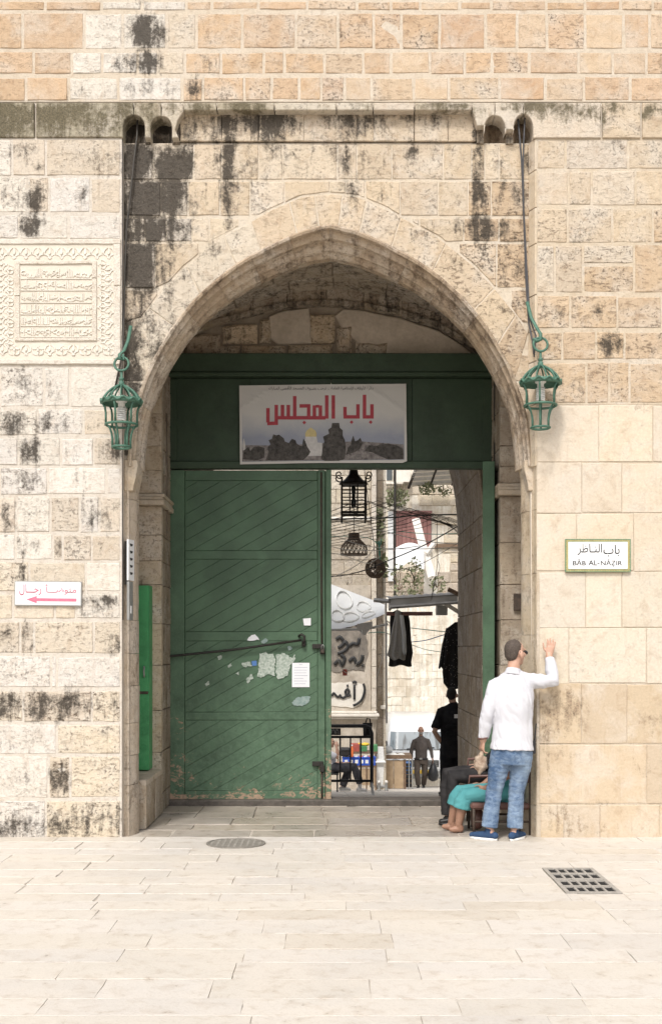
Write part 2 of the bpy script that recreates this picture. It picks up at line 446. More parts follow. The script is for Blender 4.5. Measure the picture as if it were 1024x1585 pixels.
def c_left(x, y):
    c = WHITE if random.random() < .55 else PALE
    if 880 < y and random.random() < .5: c = (.66,.575,.455)
    p = random.choice([.12,.2,.35,.55])
    if 1068 < y < 1118 or 1165 < y < 1240 and 75 < x < 109: p = 1.0
    if y > 1238: p = .6
    return (c, p)
courses(left, rowsL, 0.0, WHITE, M['stone'], cfun=c_left, gap=.011)

# ---- right wall: rough above, dressed ashlar below
right = empty('stone_wall', (2.6, 0, 0), 'right wall with rough cream stone courses over smooth ashlar blocks', 'wall')
rowsR = [(215,262,[830,875,972,1060,1110]),(264,318,[830,880,915,983,1050,1110]),(321,376,[830,878,947,1010,1110]),
 (378,409,[902,981]),(411,453,[902,981]),(378,453,[830,858,902]),(378,453,[981,1060,1110]),
 (457,509,[830,882,955,1024,1110]),(512,557,[830,870,922,966,1040,1110]),(560,624,[830,907,942,974,1050,1110])]
def c_right(x, y):
    k = random.random()
    c = CREAM if k < .6 else PALE if k < .8 else (.56,.42,.28)
    if y > 455: c = (.58,.44,.30)
    return (c, random.uniform(.1,.35) if y < 320 else random.uniform(.3,.8))
courses(right, rowsR, 0.0, CREAM, M['stone'], cfun=c_right, gap=.011)
rowsS = [(627,715,[830,926,1010,1110]),(716,794,[830,900,962,1030,1110]),(795,884,[830,892,980,1110]),(885,972,[834,906,962,1110]),
 (973,1058,[834,880,1000,1110]),(1059,1152,[834,899,970,1110]),(1154,1245,[834,1000,1110]),(1247,1299,[836,872,928,1020,1110])]
def c_smooth(x, y):
    c = (.645,.555,.435)
    if y > 1058: c = (.575,.465,.335)
    if 880 < y < 1058: c = (.655,.585,.48)
    return (c, random.uniform(0,.12))
courses(right, rowsS, 0.0, SMOOTH, M['ashlar'], cfun=c_smooth, gap=.0022, rough=.0025, bevel=.005, jit=.002, grid=.13)
# chamfered edge of the right wall where it meets the recess
# ---- cornice band with the little arches cut into it
band = empty('cornice', (0, -.02, 6.5), 'dark lichened stone cornice band with four small pointed arches', 'cornice')
YB = -0.015
def arch_pts(xa, xb, ypk, ysp, n=7, rev=False):
    """pointed little arch from (xa, ysp) over the peak to (xb, ysp)"""
    c = (xa+xb)/2; h = (xb-xa)/2; o = []
    for i in range(n+1):
        t = i/n; o.append((xa+h*(1-math.cos(t*math.pi*.42))/(1-math.cos(.42*math.pi)), ysp-(ysp-ypk)*math.sin(t*math.pi*.5)**.8 if t < 1 else ypk))
    r = [(2*c-x, y) for x, y in reversed(o[:-1])]
    o = o+r
    return o[::-1] if rev else o
A1 = arch_pts(190,224,177,200); A2 = arch_pts(233,266,179,200); A3 = arch_pts(749,782,178,205); A4 = arch_pts(794.5,825,176,205)
h1, h2, h3, h4 = len(A1)//2, len(A2)//2, len(A3)//2, len(A4)//2
def band_poly(pts): return [(PX(x,YB), PZ(y,YB)) for x, y in pts]
OL = (.40,.36,.27)
blocks = [
 ([(-110,158),(53,158),(53,212),(-110,212)], OL, .3),
 ([(55.5,158),(206,158)]+A1[:h1+1][::-1]+[(190,212),(55.5,212)], OL, .2),
 ([(207.5,158),(249,158)]+A2[:h2+1][::-1]+[(233,213),(224,213)]+A1[h1:][::-1], (.42,.37,.28), .2),
 ([(250.5,158),(283,158),(284,172),(275,186),(271,200),(277,213),(266,213)]+A2[h2:][::-1], (.52,.46,.37), .2),
 ([(284,158),(335,158),(335,170),(284,170)], (.45,.40,.31), .2), ([(336,158),(424,158),(424,170),(336,170)], (.42,.37,.28), .2),
 ([(425,158),(520,158),(520,170),(425,170)], (.58,.52,.42), .3), ([(521,158),(577,158),(577,170),(521,170)], (.60,.54,.44), .3),
 ([(578,158),(641,158),(641,170),(578,170)], (.58,.50,.40), .2), ([(642,158),(730,158),(730,170),(642,170)], (.44,.38,.29), .2),
 ([(731,158),(765.5,158)]+A3[:h3+1][::-1]+[(749,205),(749,194),(738,194),(733,180),(731,172)], (.60,.53,.43), .2),
 ([(766.5,158),(809.5,158)]+A4[:h4+1][::-1]+[(794,200),(782,200)]+A3[h3:][::-1], (.62,.55,.45), .15),
 ([(810.5,158),(930,158),(930,213),(825,213)]+A4[h4:][::-1], (.63,.54,.43), .15),
 ([(932,158),(991,158),(991,213),(932,213)], CREAM, .3), ([(993.5,158),(1110,158),(1110,213),(993.5,213)], CREAM, .2)]
ST2 = [(-20,185,80,40,.95),(20,180,36,40,.7),(75,185,22,34,.85),(130,185,70,34,.72),(195,170,30,24,.66),(228,175,24,24,.62),(262,168,20,14,.55),(310,164,26,8,.8),(380,164,40,8,.9),(560,164,20,8,.4),
       (690,164,48,7,.8),(745,172,18,12,.7),(830,166,60,12,.85),(870,172,60,16,.75),(905,170,30,14,.6),(935,180,8,26,.55),(960,166,20,8,.6),(1010,172,24,12,.75),(480,165,40,6,.35)]
_S2 = np.array(ST2, float)
def stain_band(u, v):
    k = F/(10.5+YB); px = 512+u*k; py = 1005-(v-1.7)*k
    d = ((_S2[:,0]-px)/_S2[:,2])**2 + ((_S2[:,1]-py)/_S2[:,3])**2
    return float((_S2[:,4]*np.clip(1.25-d*.75, 0, 1)).max())
for pts, c, pt in blocks:
    piece('cornice_stone', band_poly(pts), front(YB), band, M['band'], vary(c,.03), pt, depth=.2, gap=.002, bevel=.006, rough=.003, jit=.0015, step=.12, stain=stain_band)

# ---- the recessed gateway: lintel, panel, voussoirs, moulding, jambs
gate = empty('stone_gateway', (0, .1, 0), 'pointed stone arch gateway set in a shallow recess', 'gateway')
YP = 0.10
stP = stain_at(YP)
YL = 0.08
xs = [279,343,400,470,552,578,641,693,737]
for a, b in zip(xs, xs[1:]):
    piece('lintel_stone', rect(a,171,b,218,YL), front(YL), gate, M['stone'], vary(CREAM,.04), .25, depth=.2, gap=.002, bevel=.004, stain=stain_at(YL))
for (a, b, pk) in ((190,224,177),(233,266,179),(749,782,178),(794.5,825,176)):
    xc = PX((a+b)/2, YP); hw = (PX(b,YP)-PX(a,YP))/2
    dark = a < 300
    piece('niche_stone', rect(a-4, pk-6, b+4, 222, YP), front(YP), gate, M['mould' if not dark else 'stone'], (.30,.225,.155) if not dark else (.26,.21,.165), .2, depth=.25, gap=.001, bevel=.003, grid=.035,  # dark base colour paints the recess shade; the stain crust lies over it
          zfun=lambda u, v, xc=xc, hw=hw: -.15*max(0, 1-((u-xc)/hw)**2),
          stain=(lambda u, v: 1.1 if v > PZ(200,YP) else .7) if dark else (lambda u, v: .5))
for (a, b) in ((224,233),(266,279),(737,749),(782,794.5)):
    piece('niche_stone', rect(a+.5,178,b-.5,222,YP-.02), front(YP-.02), gate, M['stone'], (.45,.37,.28), .2, depth=.2, gap=.001, bevel=.003, stain=lambda u, v: .9 if u < .8 else .6)

HI = [(0,352),(50,366),(107,393),(150,419),(189,451),(217,480),(240,510),(259,541),(274,570),(286,600),(299,642),(305,690),(307,722)]
HE = [(0,299),(45,304),(90,324),(124,343),(168,367),(204,396),(226,414),(258,449),(283,480),(297,500),(320,536)]
CX = 510
def y_ext(x): return float(np.interp(abs(x-CX), [p[0] for p in HE], [p[1] for p in HE]))
def y_int(x): return float(np.interp(abs(x-CX), [p[0] for p in HI], [p[1] for p in HI]))
def x_int(y, s):  return CX + s*float(np.interp(y, [p[1] for p in HI], [p[0] for p in HI]))
def WP(x, y, Y=YP): return (PX(x,Y), PZ(y,Y))
rowsP = [(222,278,[191,236,300,343,400,437,522,552,606,686,730,750,772,819]),(280,334,[191,249,291,340,387,440,510,535,565,619,678,724,760,819]),
 (337,374,[191,224,257,297,324,510,649,717,772,819]),(376,446,[191,240,510,710,768,819]),(448,500,[191,510,790,819]),(502,548,[191,510,819])]
def c_pan(x, y):
    if x < 300: return ((.56,.50,.42), .4)
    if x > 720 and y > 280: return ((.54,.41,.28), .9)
    return (CREAM if random.random() < .75 else (.66,.56,.43), random.uniform(.1,.4))
for y0, y1, js in rowsP:
    for a, b in zip(js, js[1:]):
        X = np.linspace(a, b, 13); E = np.array([y_ext(x)-1.5 for x in X]); ok = E > y0+5
        if not ok.any(): continue
        X, E = X[ok], E[ok]
        if X[-1]-X[0] < 4: continue
        low = np.minimum(E, y1)
        # merge equal bottom points
        bot = [(x, l) for x, l in zip(X, low)]
        poly = [WP(X[0], y0), WP(X[-1], y0)] + [WP(x, l) for x, l in reversed(bot)]
        c, pt = c_pan((a+b)/2, (y0+y1)/2)
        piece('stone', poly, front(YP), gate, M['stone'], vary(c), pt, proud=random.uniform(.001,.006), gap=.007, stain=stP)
for y0, y1 in ((548,590),(592,650),(652,712)):           # the slivers beside the arch, left
    poly = [WP(191,y0)]+[WP(x_int(y,-1)-1, y) for y in np.linspace(y0,y1,4)]+[WP(191,y1)]
    piece('stone', poly, front(YP), gate, M['stone'], (.52,.46,.38), .5, gap=.004, stain=stP, grid=.06)
    poly = [WP(819,y0)]+[WP(x_int(y,1)+1, y) for y in np.linspace(y0,y1,4)]+[WP(819,y1)]
    piece('stone', poly, front(YP), gate, M['stone'], (.54,.43,.31), .4, gap=.003, stain=stP, grid=.06)
J = [((227,594),(191,546)),((272,508),(230,481)),((312,458),(288,421)),((367,408),(346,365)),((405,391),(388,349)),((460,364),(448,322)),((494,356),(487,312)),
     ((523,355),(530,304)),((555,367),(567,312)),((604,387),(620,337)),((667,423),(690,380)),((730,480),(765,453)),((767,528),(798,506)),((795,594),(819,540))]
for (i0, e0), (i1, e1) in zip(J, J[1:]):
    xi = np.linspace(i0[0], i1[0], 8); xe = np.linspace(e0[0], e1[0], 8)
    poly = [WP(x, y_int(x)-1) for x in xi] + [WP(x, y_ext(x) if 191 < x < 819 else e0[1]) for x in reversed(xe)]
    xm = (i0[0]+i1[0])/2
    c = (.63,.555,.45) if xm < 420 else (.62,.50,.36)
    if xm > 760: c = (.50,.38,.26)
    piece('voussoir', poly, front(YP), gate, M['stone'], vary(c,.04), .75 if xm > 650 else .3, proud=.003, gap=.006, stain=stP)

# moulded arch ring
def half_curve(n=40):
    ys = []; pts = [Vector((p[0], p[1])) for p in HI]
    L = [0]
    for a, b in zip(pts, pts[1:]): L.append(L[-1]+(b-a).length)
    out = []
    for i in range(n+1):
        s = L[-1]*i/n
        for k in range(len(L)-1):
            if L[k] <= s <= L[k+1]+1e-9:
                p0 = pts[max(k-1,0)] if k > 0 else pts[0]*2-pts[1]; p1 = pts[k]; p2 = pts[k+1]; p3 = pts[min(k+2,len(pts)-1)]
                if k == 0: p0 = Vector((p1.x-(p2.x-p1.x), p1.y-(p2.y-p1.y)*.6))
                t = (s-L[k])/(L[k+1]-L[k])
                out.append(.5*((2*p1)+(p2-p0)*t+(2*p0-5*p1+4*p2-p3)*t*t+(3*p1-p0-3*p2+p3)*t**3)); break
    return out
HC = half_curve(48)
RING = [Vector((PX(CX-p.x,YP), PZ(p.y,YP))) for p in reversed(HC)] + [Vector((PX(CX+p.x,YP), PZ(p.y,YP))) for p in HC[1:]]
def ring_nrm(i):
    a = RING[max(i-1,0)]; b = RING[min(i+1,len(RING)-1)]; t = (b-a).normalized()
    n = Vector((t.y, -t.x))
    c = Vector((0, 3.2))-RING[i]
    return n if n.dot(c) > 0 else -n
PROF = [(-.035,.14),(-.03,.085),(-.012,.065),(.006,.072),(.012,.10),(.008,.125),(.022,.15),(.045,.165),(.05,.20),(.046,.25),(.062,.30),(.088,.335),(.092,.36),(.082,.385),(.10,.42),(.115,.47),(.115,.62),(-.06,.62)]
NR = len(RING)
brk = [0,9,17,24,30,36,42,48,54,60,66,73,81,NR-1]
for bi, (i0, i1) in enumerate(zip(brk, brk[1:])):
    mb = MB(); rings = []
    for i in range(i0, i1+1):
        f = 0.0
        c = RING[i].copy(); nn = ring_nrm(i)
        if i == NR//2: nn = Vector((0,-1))
        if i == i0: c = c.lerp(RING[i+1], .02)
        if i == i1: c = c.lerp(RING[i-1], .02)
        rg = []
        for k, (o_, y_) in enumerate(PROF):
            w = mnoise.noise(Vector((c.x*6, c.y*6, k*1.3)))*.005
            fo = 1.0 if o_ < 0 else .62+1.1*max(0.0, 1-abs(c.x)/1.75)
            y_ = y_ if y_ < .1 else .1+(y_-.1)*.62
            q = c + nn*(o_*fo+w); rg.append(mb.bm.verts.new((q.x, y_+w, q.y)))
        rings.append(rg)
    n = len(PROF)
    for A, B in zip(rings, rings[1:]):
        for k in range(n): mb.bm.faces.new((A[k], A[(k+1) % n], B[(k+1) % n], B[k]))
    mb.bm.faces.new(rings[0][::-1]); mb.bm.faces.new(rings[-1])
    o = mb.build('arch_moulding', M['mould'], gate)
    o.color = (*vary((.42,.325,.23) if bi > 2 else (.50,.41,.31), .05), .3)
    at = o.data.attributes.new('stain', 'FLOAT', 'POINT')
    at.data.foreach_set('value', [.40+.25*mnoise.noise(v.co*2.2) for v in o.data.vertices])

# jambs under the arch: chamfered blocks, one per course, with a small bracket on top
def jamb(side, breaks, color, stn, mat):
    xo = PX(191 if side < 0 else 829, .05)
    for y0, y1 in zip(breaks, breaks[1:]):
        mb = MB()
        z0, z1 = PZ(y1,.1)+.002, PZ(y0,.1)-.002
        if y1 >= 1296: z0 = -.02
        e = random.uniform(-.004,.004)
        plan = [(1.90,.10),(1.862,.10),(1.852,.085),(1.838,.10),(1.835,.125),(1.81,.18+e),(1.797,.22),(1.79+e,.25),(1.79+e,.36),(1.90,.36)]
        if side > 0: plan = [(1.90,.012),(1.857,.012),(1.852,.02),(1.842,.075),(1.832,.10),(1.80,.22),(1.785,.27),(1.775+e,.31),(1.775+e,.38),(1.90,.38)]
        A = [mb.bm.verts.new((side*x, y, z0)) for x, y in plan]; B = [mb.bm.verts.new((side*x, y, z1)) for x, y in plan]
        n = len(plan)
        for i in range(n): mb.bm.faces.new((A[i], A[(i+1) % n], B[(i+1) % n], B[i]))
        mb.bm.faces.new(A[::-1]); mb.bm.faces.new(B)
        bmesh.ops.subdivide_edges(mb.bm, edges=[ed for ed in mb.bm.edges if abs(ed.verts[0].co.z-ed.verts[1].co.z) > .1], cuts=5)
        for v in mb.bm.verts:
            nn = mnoise.noise_vector(v.co*7); v.co.x += nn.x*.004; v.co.y += nn.y*.003 if v.co.y > .03 else 0
        o = mb.build('jamb_stone', mat, gate); o.color = (*vary(color, .04), .2)
        at = o.data.attributes.new('stain', 'FLOAT', 'POINT')
        at.data.foreach_set('value', [stn+.25*mnoise.noise(v.co*1.7) for v in o.data.vertices])
jamb(-1, [722,772,870,960,1012,1062,1120,1170,1216,1299], (.56,.47,.37), .28, M['mould'])
jamb(1, [722,790,888,983,1058,1152,1246,1299], (.58,.48,.35), .18, M['ashlar'])
for s in (-1, 1):                                        # the brackets that end the moulding
    mb = MB()
    poly = [(1.885,2.12*0+PZ(712,.1)),(1.765,PZ(712,.1)),(1.758,PZ(722,.1)),(1.765,PZ(731,.1)),(1.782,PZ(737,.1)),(1.79,PZ(748,.1)),(1.80,PZ(760,.1)),(1.885,PZ(760,.1))]
    mb.prism(poly, lambda u, v, w, s=s: Vector((s*u, .40-w, v)), 0, .31)
    bmesh.ops.bevel(mb.bm, geom=[e for e in mb.bm.edges], offset=.008, segments=1, affect='EDGES')
    o = mb.build('bracket', M['mould'], gate); o.color = (.56,.46,.34,.2); o.data.attributes.new('stain', 'FLOAT', 'POINT')

# chamfer blocks up the right edge of the recess and the thin left edge
for y0, y1 in [(214,262),(263,320),(321,376),(377,455),(456,510),(511,558),(559,625),(626,721)]:
    mb = MB(); z0, z1 = PZ(y1,0)+.002, PZ(y0,0)-.002
    plan = [(1.856,.0),(1.842,.004),(1.815,.07),(1.800,.098),(1.80,.13),(1.856,.13)]
    mb.prism([(x, y) for x, y in plan], lambda u, v, w: Vector((u, v, w)), z0, z1)
    o = mb.build('edge_stone', M['ashlar'], right); o.color = (*vary((.62,.51,.37), .04), .1)
    at = o.data.attributes.new('stain', 'FLOAT', 'POINT'); at.data.foreach_set('value', [.12]*len(o.data.vertices))

# ---- mortar beds flush behind the faces of the stones, stained where the stones are
def bed(parent, poly, Y, c):
    piece('mortar_bed', poly, front(Y), parent, M['joint'], c, .1, depth=.004, gap=0, bevel=.002, rough=.0015, jit=0, step=.15, grid=.085, stain=lambda u, v, f=stain_at(Y): .85*f(u, v))
bed(left, [(-5.2,.0),(-1.887,.0),(-1.887,PZ(213,0)),(-5.2,PZ(213,0))], .0035, (.63,.58,.51))
bed(right, [(1.858,PZ(626,0)),(5.2,PZ(626,0)),(5.2,PZ(213,0)),(1.858,PZ(213,0))], .0035, (.585,.495,.375))
bed(right, [(1.858,.0),(5.2,.0),(5.2,PZ(626,0)),(1.858,PZ(626,0))], .0045, (.54,.46,.355))
bed(upper, [(-5.2,PZ(157,0)),(5.2,PZ(157,0)),(5.2,8.2),(-5.2,8.2)], .0035, (.605,.525,.42))
bed(gate, [(-1.884,PZ(716,YP)),(-1.884,PZ(221,YP)),(1.80,PZ(221,YP)),(1.80,PZ(716,YP))]+[(p.x,p.y) for p in RING[::-1]], YP+.0035, (.62,.54,.43))

# ---- the mass of the building behind the stones
body = tag(empty('gate_building', (0, 2, 0)), 'thick masonry mass of the gate building behind the stone facing', 'building')
def arch_hole(Y, off):
    return [(p.x+ring_nrm(i).x*off, p.y+ring_nrm(i).y*off) for i, p in enumerate(RING)]
mb = MB()
hole = arch_hole(.1, -.02)
mb.prism([(-1.884,0.0),(-1.884,PZ(222,.1)),(1.852,PZ(222,.1)),(1.852,0.0),(1.84,0.0)]+hole[::-1]+[(-1.84,0.0)], front(.112), -.30, 0.0)
mb.build('wall_core', M['mortar'], body)
mb = MB(); mb.box((-11,.012,-.1),(-1.886,.42,6.6)); mb.build('wall_core', M['mortar'], body)
mb = MB(); mb.box((1.858,.012,-.1),(11,.42,6.6)); mb.build('wall_core', M['mortar'], body)
mb = MB(); mb.box((-1.885,.30,PZ(222,.1)+.003),(1.857,.42,6.6)); mb.build('wall_core', M['mortar_dark'], body)
mb = MB(); mb.box((-11,.012,6.603),(11,.42,8.3)); mb.build('wall_core', M['mortar'], body)

# ================================================================== more materials
def simple(name, col, rough=.6, metal=0.0, spec=None, bump=0, scale=30, var=.15):
    t = NT(name); n = t.noise(scale, 4, .6, t.obj())
    c = t.mix(t.ramp(n,.3,.7), tuple(x*(1-var) for x in col), tuple(min(1, x*(1+var)) for x in col))
    if bump: t.bump(n, bump, .004)
    return t.out(c, rough, metal, spec)
M['lantern_green'] = plain_noise('lantern_green_paint', (.045,.115,.080), (.080,.185,.130), 25, .6, .3, spec=.5)
M['white_plastic'] = simple('white_plastic', (.80,.80,.78), .4)
M['iron'] = plain_noise('black_iron', (.012,.011,.010), (.035,.028,.022), 30, .6, .3, spec=.4)
M['dark_iron'] = plain_noise('rusty_dark_iron', (.03,.025,.02), (.10,.065,.045), 25, .7, .4)
M['cast_iron'] = plain_noise('worn_cast_iron', (.27,.25,.22), (.42,.39,.35), 20, .65, .3)
M['manhole_iron'] = plain_noise('manhole_iron', (.17,.155,.135), (.28,.255,.22), 20, .6, .3)
M['hole'] = simple('drain_shade', (.012,.011,.010), 1.0)
M['cable_grey'] = simple('grey_cable', (.06,.06,.065), .6)
M['cable_black'] = simple('black_cable', (.055,.048,.04), .6)
M['cable_white'] = simple('white_cable', (.72,.70,.64), .6)
M['cable_green'] = simple('green_cable', (.10,.30,.22), .6)
M['cable_blue'] = simple('blue_cable', (.05,.16,.42), .6)
M['red_print'] = simple('red_print', (.33,.03,.045), .6)
M['faded_red'] = simple('faded_red_print', (.68,.16,.24), .5)
M['black_print'] = simple('black_print', (.02,.02,.02), .6)
M['sign_white'] = simple('enamel_white', (.80,.80,.80), .35, scale=4, var=.04)
M['metal_grey'] = plain_noise('grey_metal', (.30,.30,.29), (.42,.42,.40), 10, .5, .15, .5)
M['gold'] = simple('gold_glaze', (.46,.37,.15), .4)
M['tile_green'] = simple('green_glaze', (.10,.24,.16), .35)
M['carve'] = plain_noise('carved_limestone', (.62,.57,.49), (.74,.70,.63), 5, .85, .35)
M['carve_bg'] = plain_noise('carved_ground', (.60,.54,.45), (.70,.64,.55), 4, .95, .5)
M['brass'] = simple('brass', (.55,.40,.16), .35, .8)

# ------------------------------------------------------------------ lettering
_AR = {'ا':(0xFE8D,0xFE8E,0,0),'أ':(0xFE83,0xFE84,0,0),'ب':(0xFE8F,0xFE90,0xFE91,0xFE92),'ت':(0xFE95,0xFE96,0xFE97,0xFE98),'ة':(0xFE93,0xFE94,0,0),
 'ج':(0xFE9D,0xFE9E,0xFE9F,0xFEA0),'ح':(0xFEA1,0xFEA2,0xFEA3,0xFEA4),'د':(0xFEA9,0xFEAA,0,0),'ر':(0xFEAD,0xFEAE,0,0),'س':(0xFEB1,0xFEB2,0xFEB3,0xFEB4),
 'ص':(0xFEB9,0xFEBA,0xFEBB,0xFEBC),'ض':(0xFEBD,0xFEBE,0xFEBF,0xFEC0),'ظ':(0xFEC5,0xFEC6,0xFEC7,0xFEC8),'ع':(0xFEC9,0xFECA,0xFECB,0xFECC),'ف':(0xFED1,0xFED2,0xFED3,0xFED4),
 'ق':(0xFED5,0xFED6,0xFED7,0xFED8),'ك':(0xFED9,0xFEDA,0xFEDB,0xFEDC),'ل':(0xFEDD,0xFEDE,0xFEDF,0xFEE0),'م':(0xFEE1,0xFEE2,0xFEE3,0xFEE4),'ن':(0xFEE5,0xFEE6,0xFEE7,0xFEE8),
 'ه':(0xFEE9,0xFEEA,0xFEEB,0xFEEC),'و':(0xFEED,0xFEEE,0,0),'ي':(0xFEF1,0xFEF2,0xFEF3,0xFEF4),'ى':(0xFEEF,0xFEF0,0,0),'ئ':(0xFE89,0xFE8A,0xFE8B,0xFE8C),'إ':(0xFE87,0xFE88,0,0),'ـ':(0x640,0x640,0x640,0x640)}
def arabic(s):
    out = []
    for i, ch in enumerate(s):
        if ch not in _AR: out.append(ch); continue
        f = _AR[ch]
        pj = i > 0 and s[i-1] in _AR and _AR[s[i-1]][2] != 0
        nj = i+1 < len(s) and s[i+1] in _AR and f[2] != 0
        out.append(chr(f[3] if pj and nj else f[1] if pj else f[2] if nj else f[0]))
    return ''.join(out[::-1])
def lettering(name, text, box, place, mat, parent, thick=.002, weight=0.0):
    """text as a thin solid, fitted into box = (u0, v0, u1, v1) on a plane"""
    c = bpy.data.curves.new(name, 'FONT'); c.body = text; c.resolution_u = 3; c.offset = weight
    tmp = bpy.data.objects.new(name, c); me = evaluated_mesh(tmp); bpy.data.objects.remove(tmp); bpy.data.curves.remove(c)
    bm = bmesh.new(); bm.from_mesh(me); bpy.data.meshes.remove(me)
    xs = [v.co.x for v in bm.verts]; ys = [v.co.y for v in bm.verts]
    for v in bm.verts:
        u = box[0]+(v.co.x-min(xs))/(max(xs)-min(xs))*(box[2]-box[0]); w = box[1]+(v.co.y-min(ys))/(max(ys)-min(ys))*(box[3]-box[1])
        v.co = place(u, w, thick)
    ext = bmesh.ops.extrude_face_region(bm, geom=bm.faces[:])
    base = None
    new = [g for g in ext['geom'] if isinstance(g, bmesh.types.BMVert)]
    n = (place(0,0,1)-place(0,0,0))
    for v in new: v.co -= n*thick*.9
    bmesh.ops.recalc_face_normals(bm, faces=bm.faces)
    m2 = bpy.data.meshes.new(name); bm.to_mesh(m2); bm.free()
    return link(name, m2, mat, parent)
def pbox(x0, y0, x1, y1, Y): return (PX(x0,Y), PZ(y1,Y), PX(x1,Y), PZ(y0,Y))
def sheet(poly, place, w, g=.05):
    """a flat outline filled with small triangles, as loose verts/faces"""
    poly = [Vector(p) for p in poly]
    if area(poly) < 0: poly.reverse()
    poly = resample(poly, g)
    xs = [v.x for v in poly]; ys = [v.y for v in poly]; inner = []
    nx = max(1, int((max(xs)-min(xs))/g)); ny = max(1, int((max(ys)-min(ys))/g))
    for i in range(nx):
        for j in range(ny):
            p = Vector((min(xs)+(max(xs)-min(xs))*(i+.5)/nx, min(ys)+(max(ys)-min(ys))*(j+.5)/ny))
            if point_in(p, poly) and min((p-q).length for q in poly) > g*.3: inner.append(p)
    V2, _, fs, _, _, _ = delaunay_2d_cdt(poly+inner, [], [list(range(len(poly)))], 1, 1e-6)
    return [place(v.x, v.y, w) for v in V2], [tuple(f) for f in fs]
def sheet_obj(name, polys, place, w, mat, parent, g=.05):
    V, Fc = [], []
    for p in polys:
        v, f = sheet(p, place, w, g); Fc += [tuple(i+len(V) for i in q) for q in f]; V += v
    me = bpy.data.meshes.new(name); me.from_pydata([tuple(v) for v in V], [], Fc)
    return link(name, me, mat, parent)

# ================================================================== carved inscription panel
plaque = empty('carved_panel', (PX(90,0), -.01, PZ(563,0)), 'pale carved stone panel with ornamental border round a square Arabic inscription', 'carved panel')
pl = front(0.0)
def prect(x0, y0, x1, y1): return rect(x0, y0, x1, y1, 0.0)
mb = MB(); mb.box((PX(-6,0),-.004,PZ(564,0)),(PX(187,0),.05,PZ(371,0))); mb.build('backing', M['carve_bg'], plaque)
for (x0,y0,x1,y1) in ((-6,371,187,378),(176,378,187,442),(176,443,187,556),(-6,557,187,564)):
    o = piece('border_stone', prect(x0,y0,x1,y1), pl, plaque, M['stone'], (.70,.65,.57), .1, proud=.016, depth=.05, gap=.001, bevel=.004, rough=.002)
for (x0,y0,x1,y1) in ((23,406,31,458),(23,459,31,528),(143,406,150,430),(143,431,150,528),(23,404,150,409),(28,523,146,528)):
    piece('inner_frame', prect(x0,y0,x1,y1), pl, plaque, M['stone'], (.69,.63,.54), .1, proud=.017, depth=.05, gap=.0005, bevel=.003, rough=.002)
def leaf_poly(cx, cy, L, Wd, ang, bend=0.0, n=5):
    a = []; b = []
    for i in range(n+1):
        t = i/n; x = L*(t-.5); w = Wd*math.sin(math.pi*t)**.8*.5; y = bend*L*(1-4*(t-.5)**2)
        a.append((x, y+w)); b.append((x, y-w))
    pts = a + b[-2:0:-1]
    ca, sa = math.cos(ang), math.sin(ang)
    return [(cx+x*ca-y*sa, cy+x*sa+y*ca) for x, y in pts]
mb = MB(); k = 10.5/F
def motif(px, py, rot, s=1.0):
    cx, cy = PX(px,0), PZ(py,0); u = k*s
    for (dx, dy, L, W, a, bd) in ((0,2,13,3.6,1.57,0),(-4.5,3,12,3.0,1.05,.28),(4.5,3,12,3.0,2.09,-.28),(-5,-5,11,3,-.6,.25),(5,-5,11,3,3.74,-.25),(0,-7,6,4,0,0)):
        c, s_ = math.cos(rot), math.sin(rot); X = dx*c-dy*s_; Yv = dx*s_+dy*c
        mb.prism(leaf_poly(cx+X*u, cy+Yv*u, L*u, W*u, a+rot, bd), pl, 0, .012+random.uniform(-.004,.001))
    mb.prism([(cx+2*u*math.cos(t*math.pi/3), cy+2*u*math.sin(t*math.pi/3)) for t in range(6)], pl, 0, .018)
for i in range(10):
    motif(4+i*18.3, 392, 0); motif(4+i*18.3, 542, math.pi if i % 2 else 0, .95)
for j in range(8):
    motif(3, 409+j*16.5, math.pi/2); motif(15, 417+j*16.5, -math.pi/2, .8)
    motif(158, 409+j*16.5, -math.pi/2, .8); motif(169, 417+j*16.5, math.pi/2, .9)
mb.build('ornament', M['carve'], plaque, kind='stuff')
mb = MB()                                             # the inscription: ruled lines and closely set raised letters
for y in (431,449,468,486,504,521): mb.box((PX(32,0),-.012,PZ(y+1,0)),(PX(142,0),-.002,PZ(y,0)))
rs = random.Random(5)
for y in (430,448,467,485,503,520):
    x = 33.0
    while x < 140:
        q = rs.random(); w = 1.3
        if q < .38:
            h = rs.uniform(10,14); mb.box((PX(x,0),-.011,PZ(y-1,0)),(PX(x+w,0),0,PZ(y-1-h,0))); x += rs.uniform(2.0,3.2)
        elif q < .75:
            r = rs.uniform(2.2,4.2); cy = y-rs.uniform(3,9)
            mb.tube([Vector((PX(x+r+r*math.cos(t),0), -.007, PZ(cy+r*.8*math.sin(t),0))) for t in np.linspace(rs.uniform(0,1.5), rs.uniform(3.2,6), 7)], .0065, 5); x += r*1.3+.5
        else:
            L = rs.uniform(5,11); yy = y-rs.uniform(2,9)
            mb.tube([Vector((PX(x+L*t,0), -.007, PZ(yy+1.6*math.sin(t*4+q*9),0))) for t in np.linspace(0,1,6)], .0065, 5); x += rs.uniform(2,4)
mb.build('inscription', M['carve'], plaque, kind='stuff')

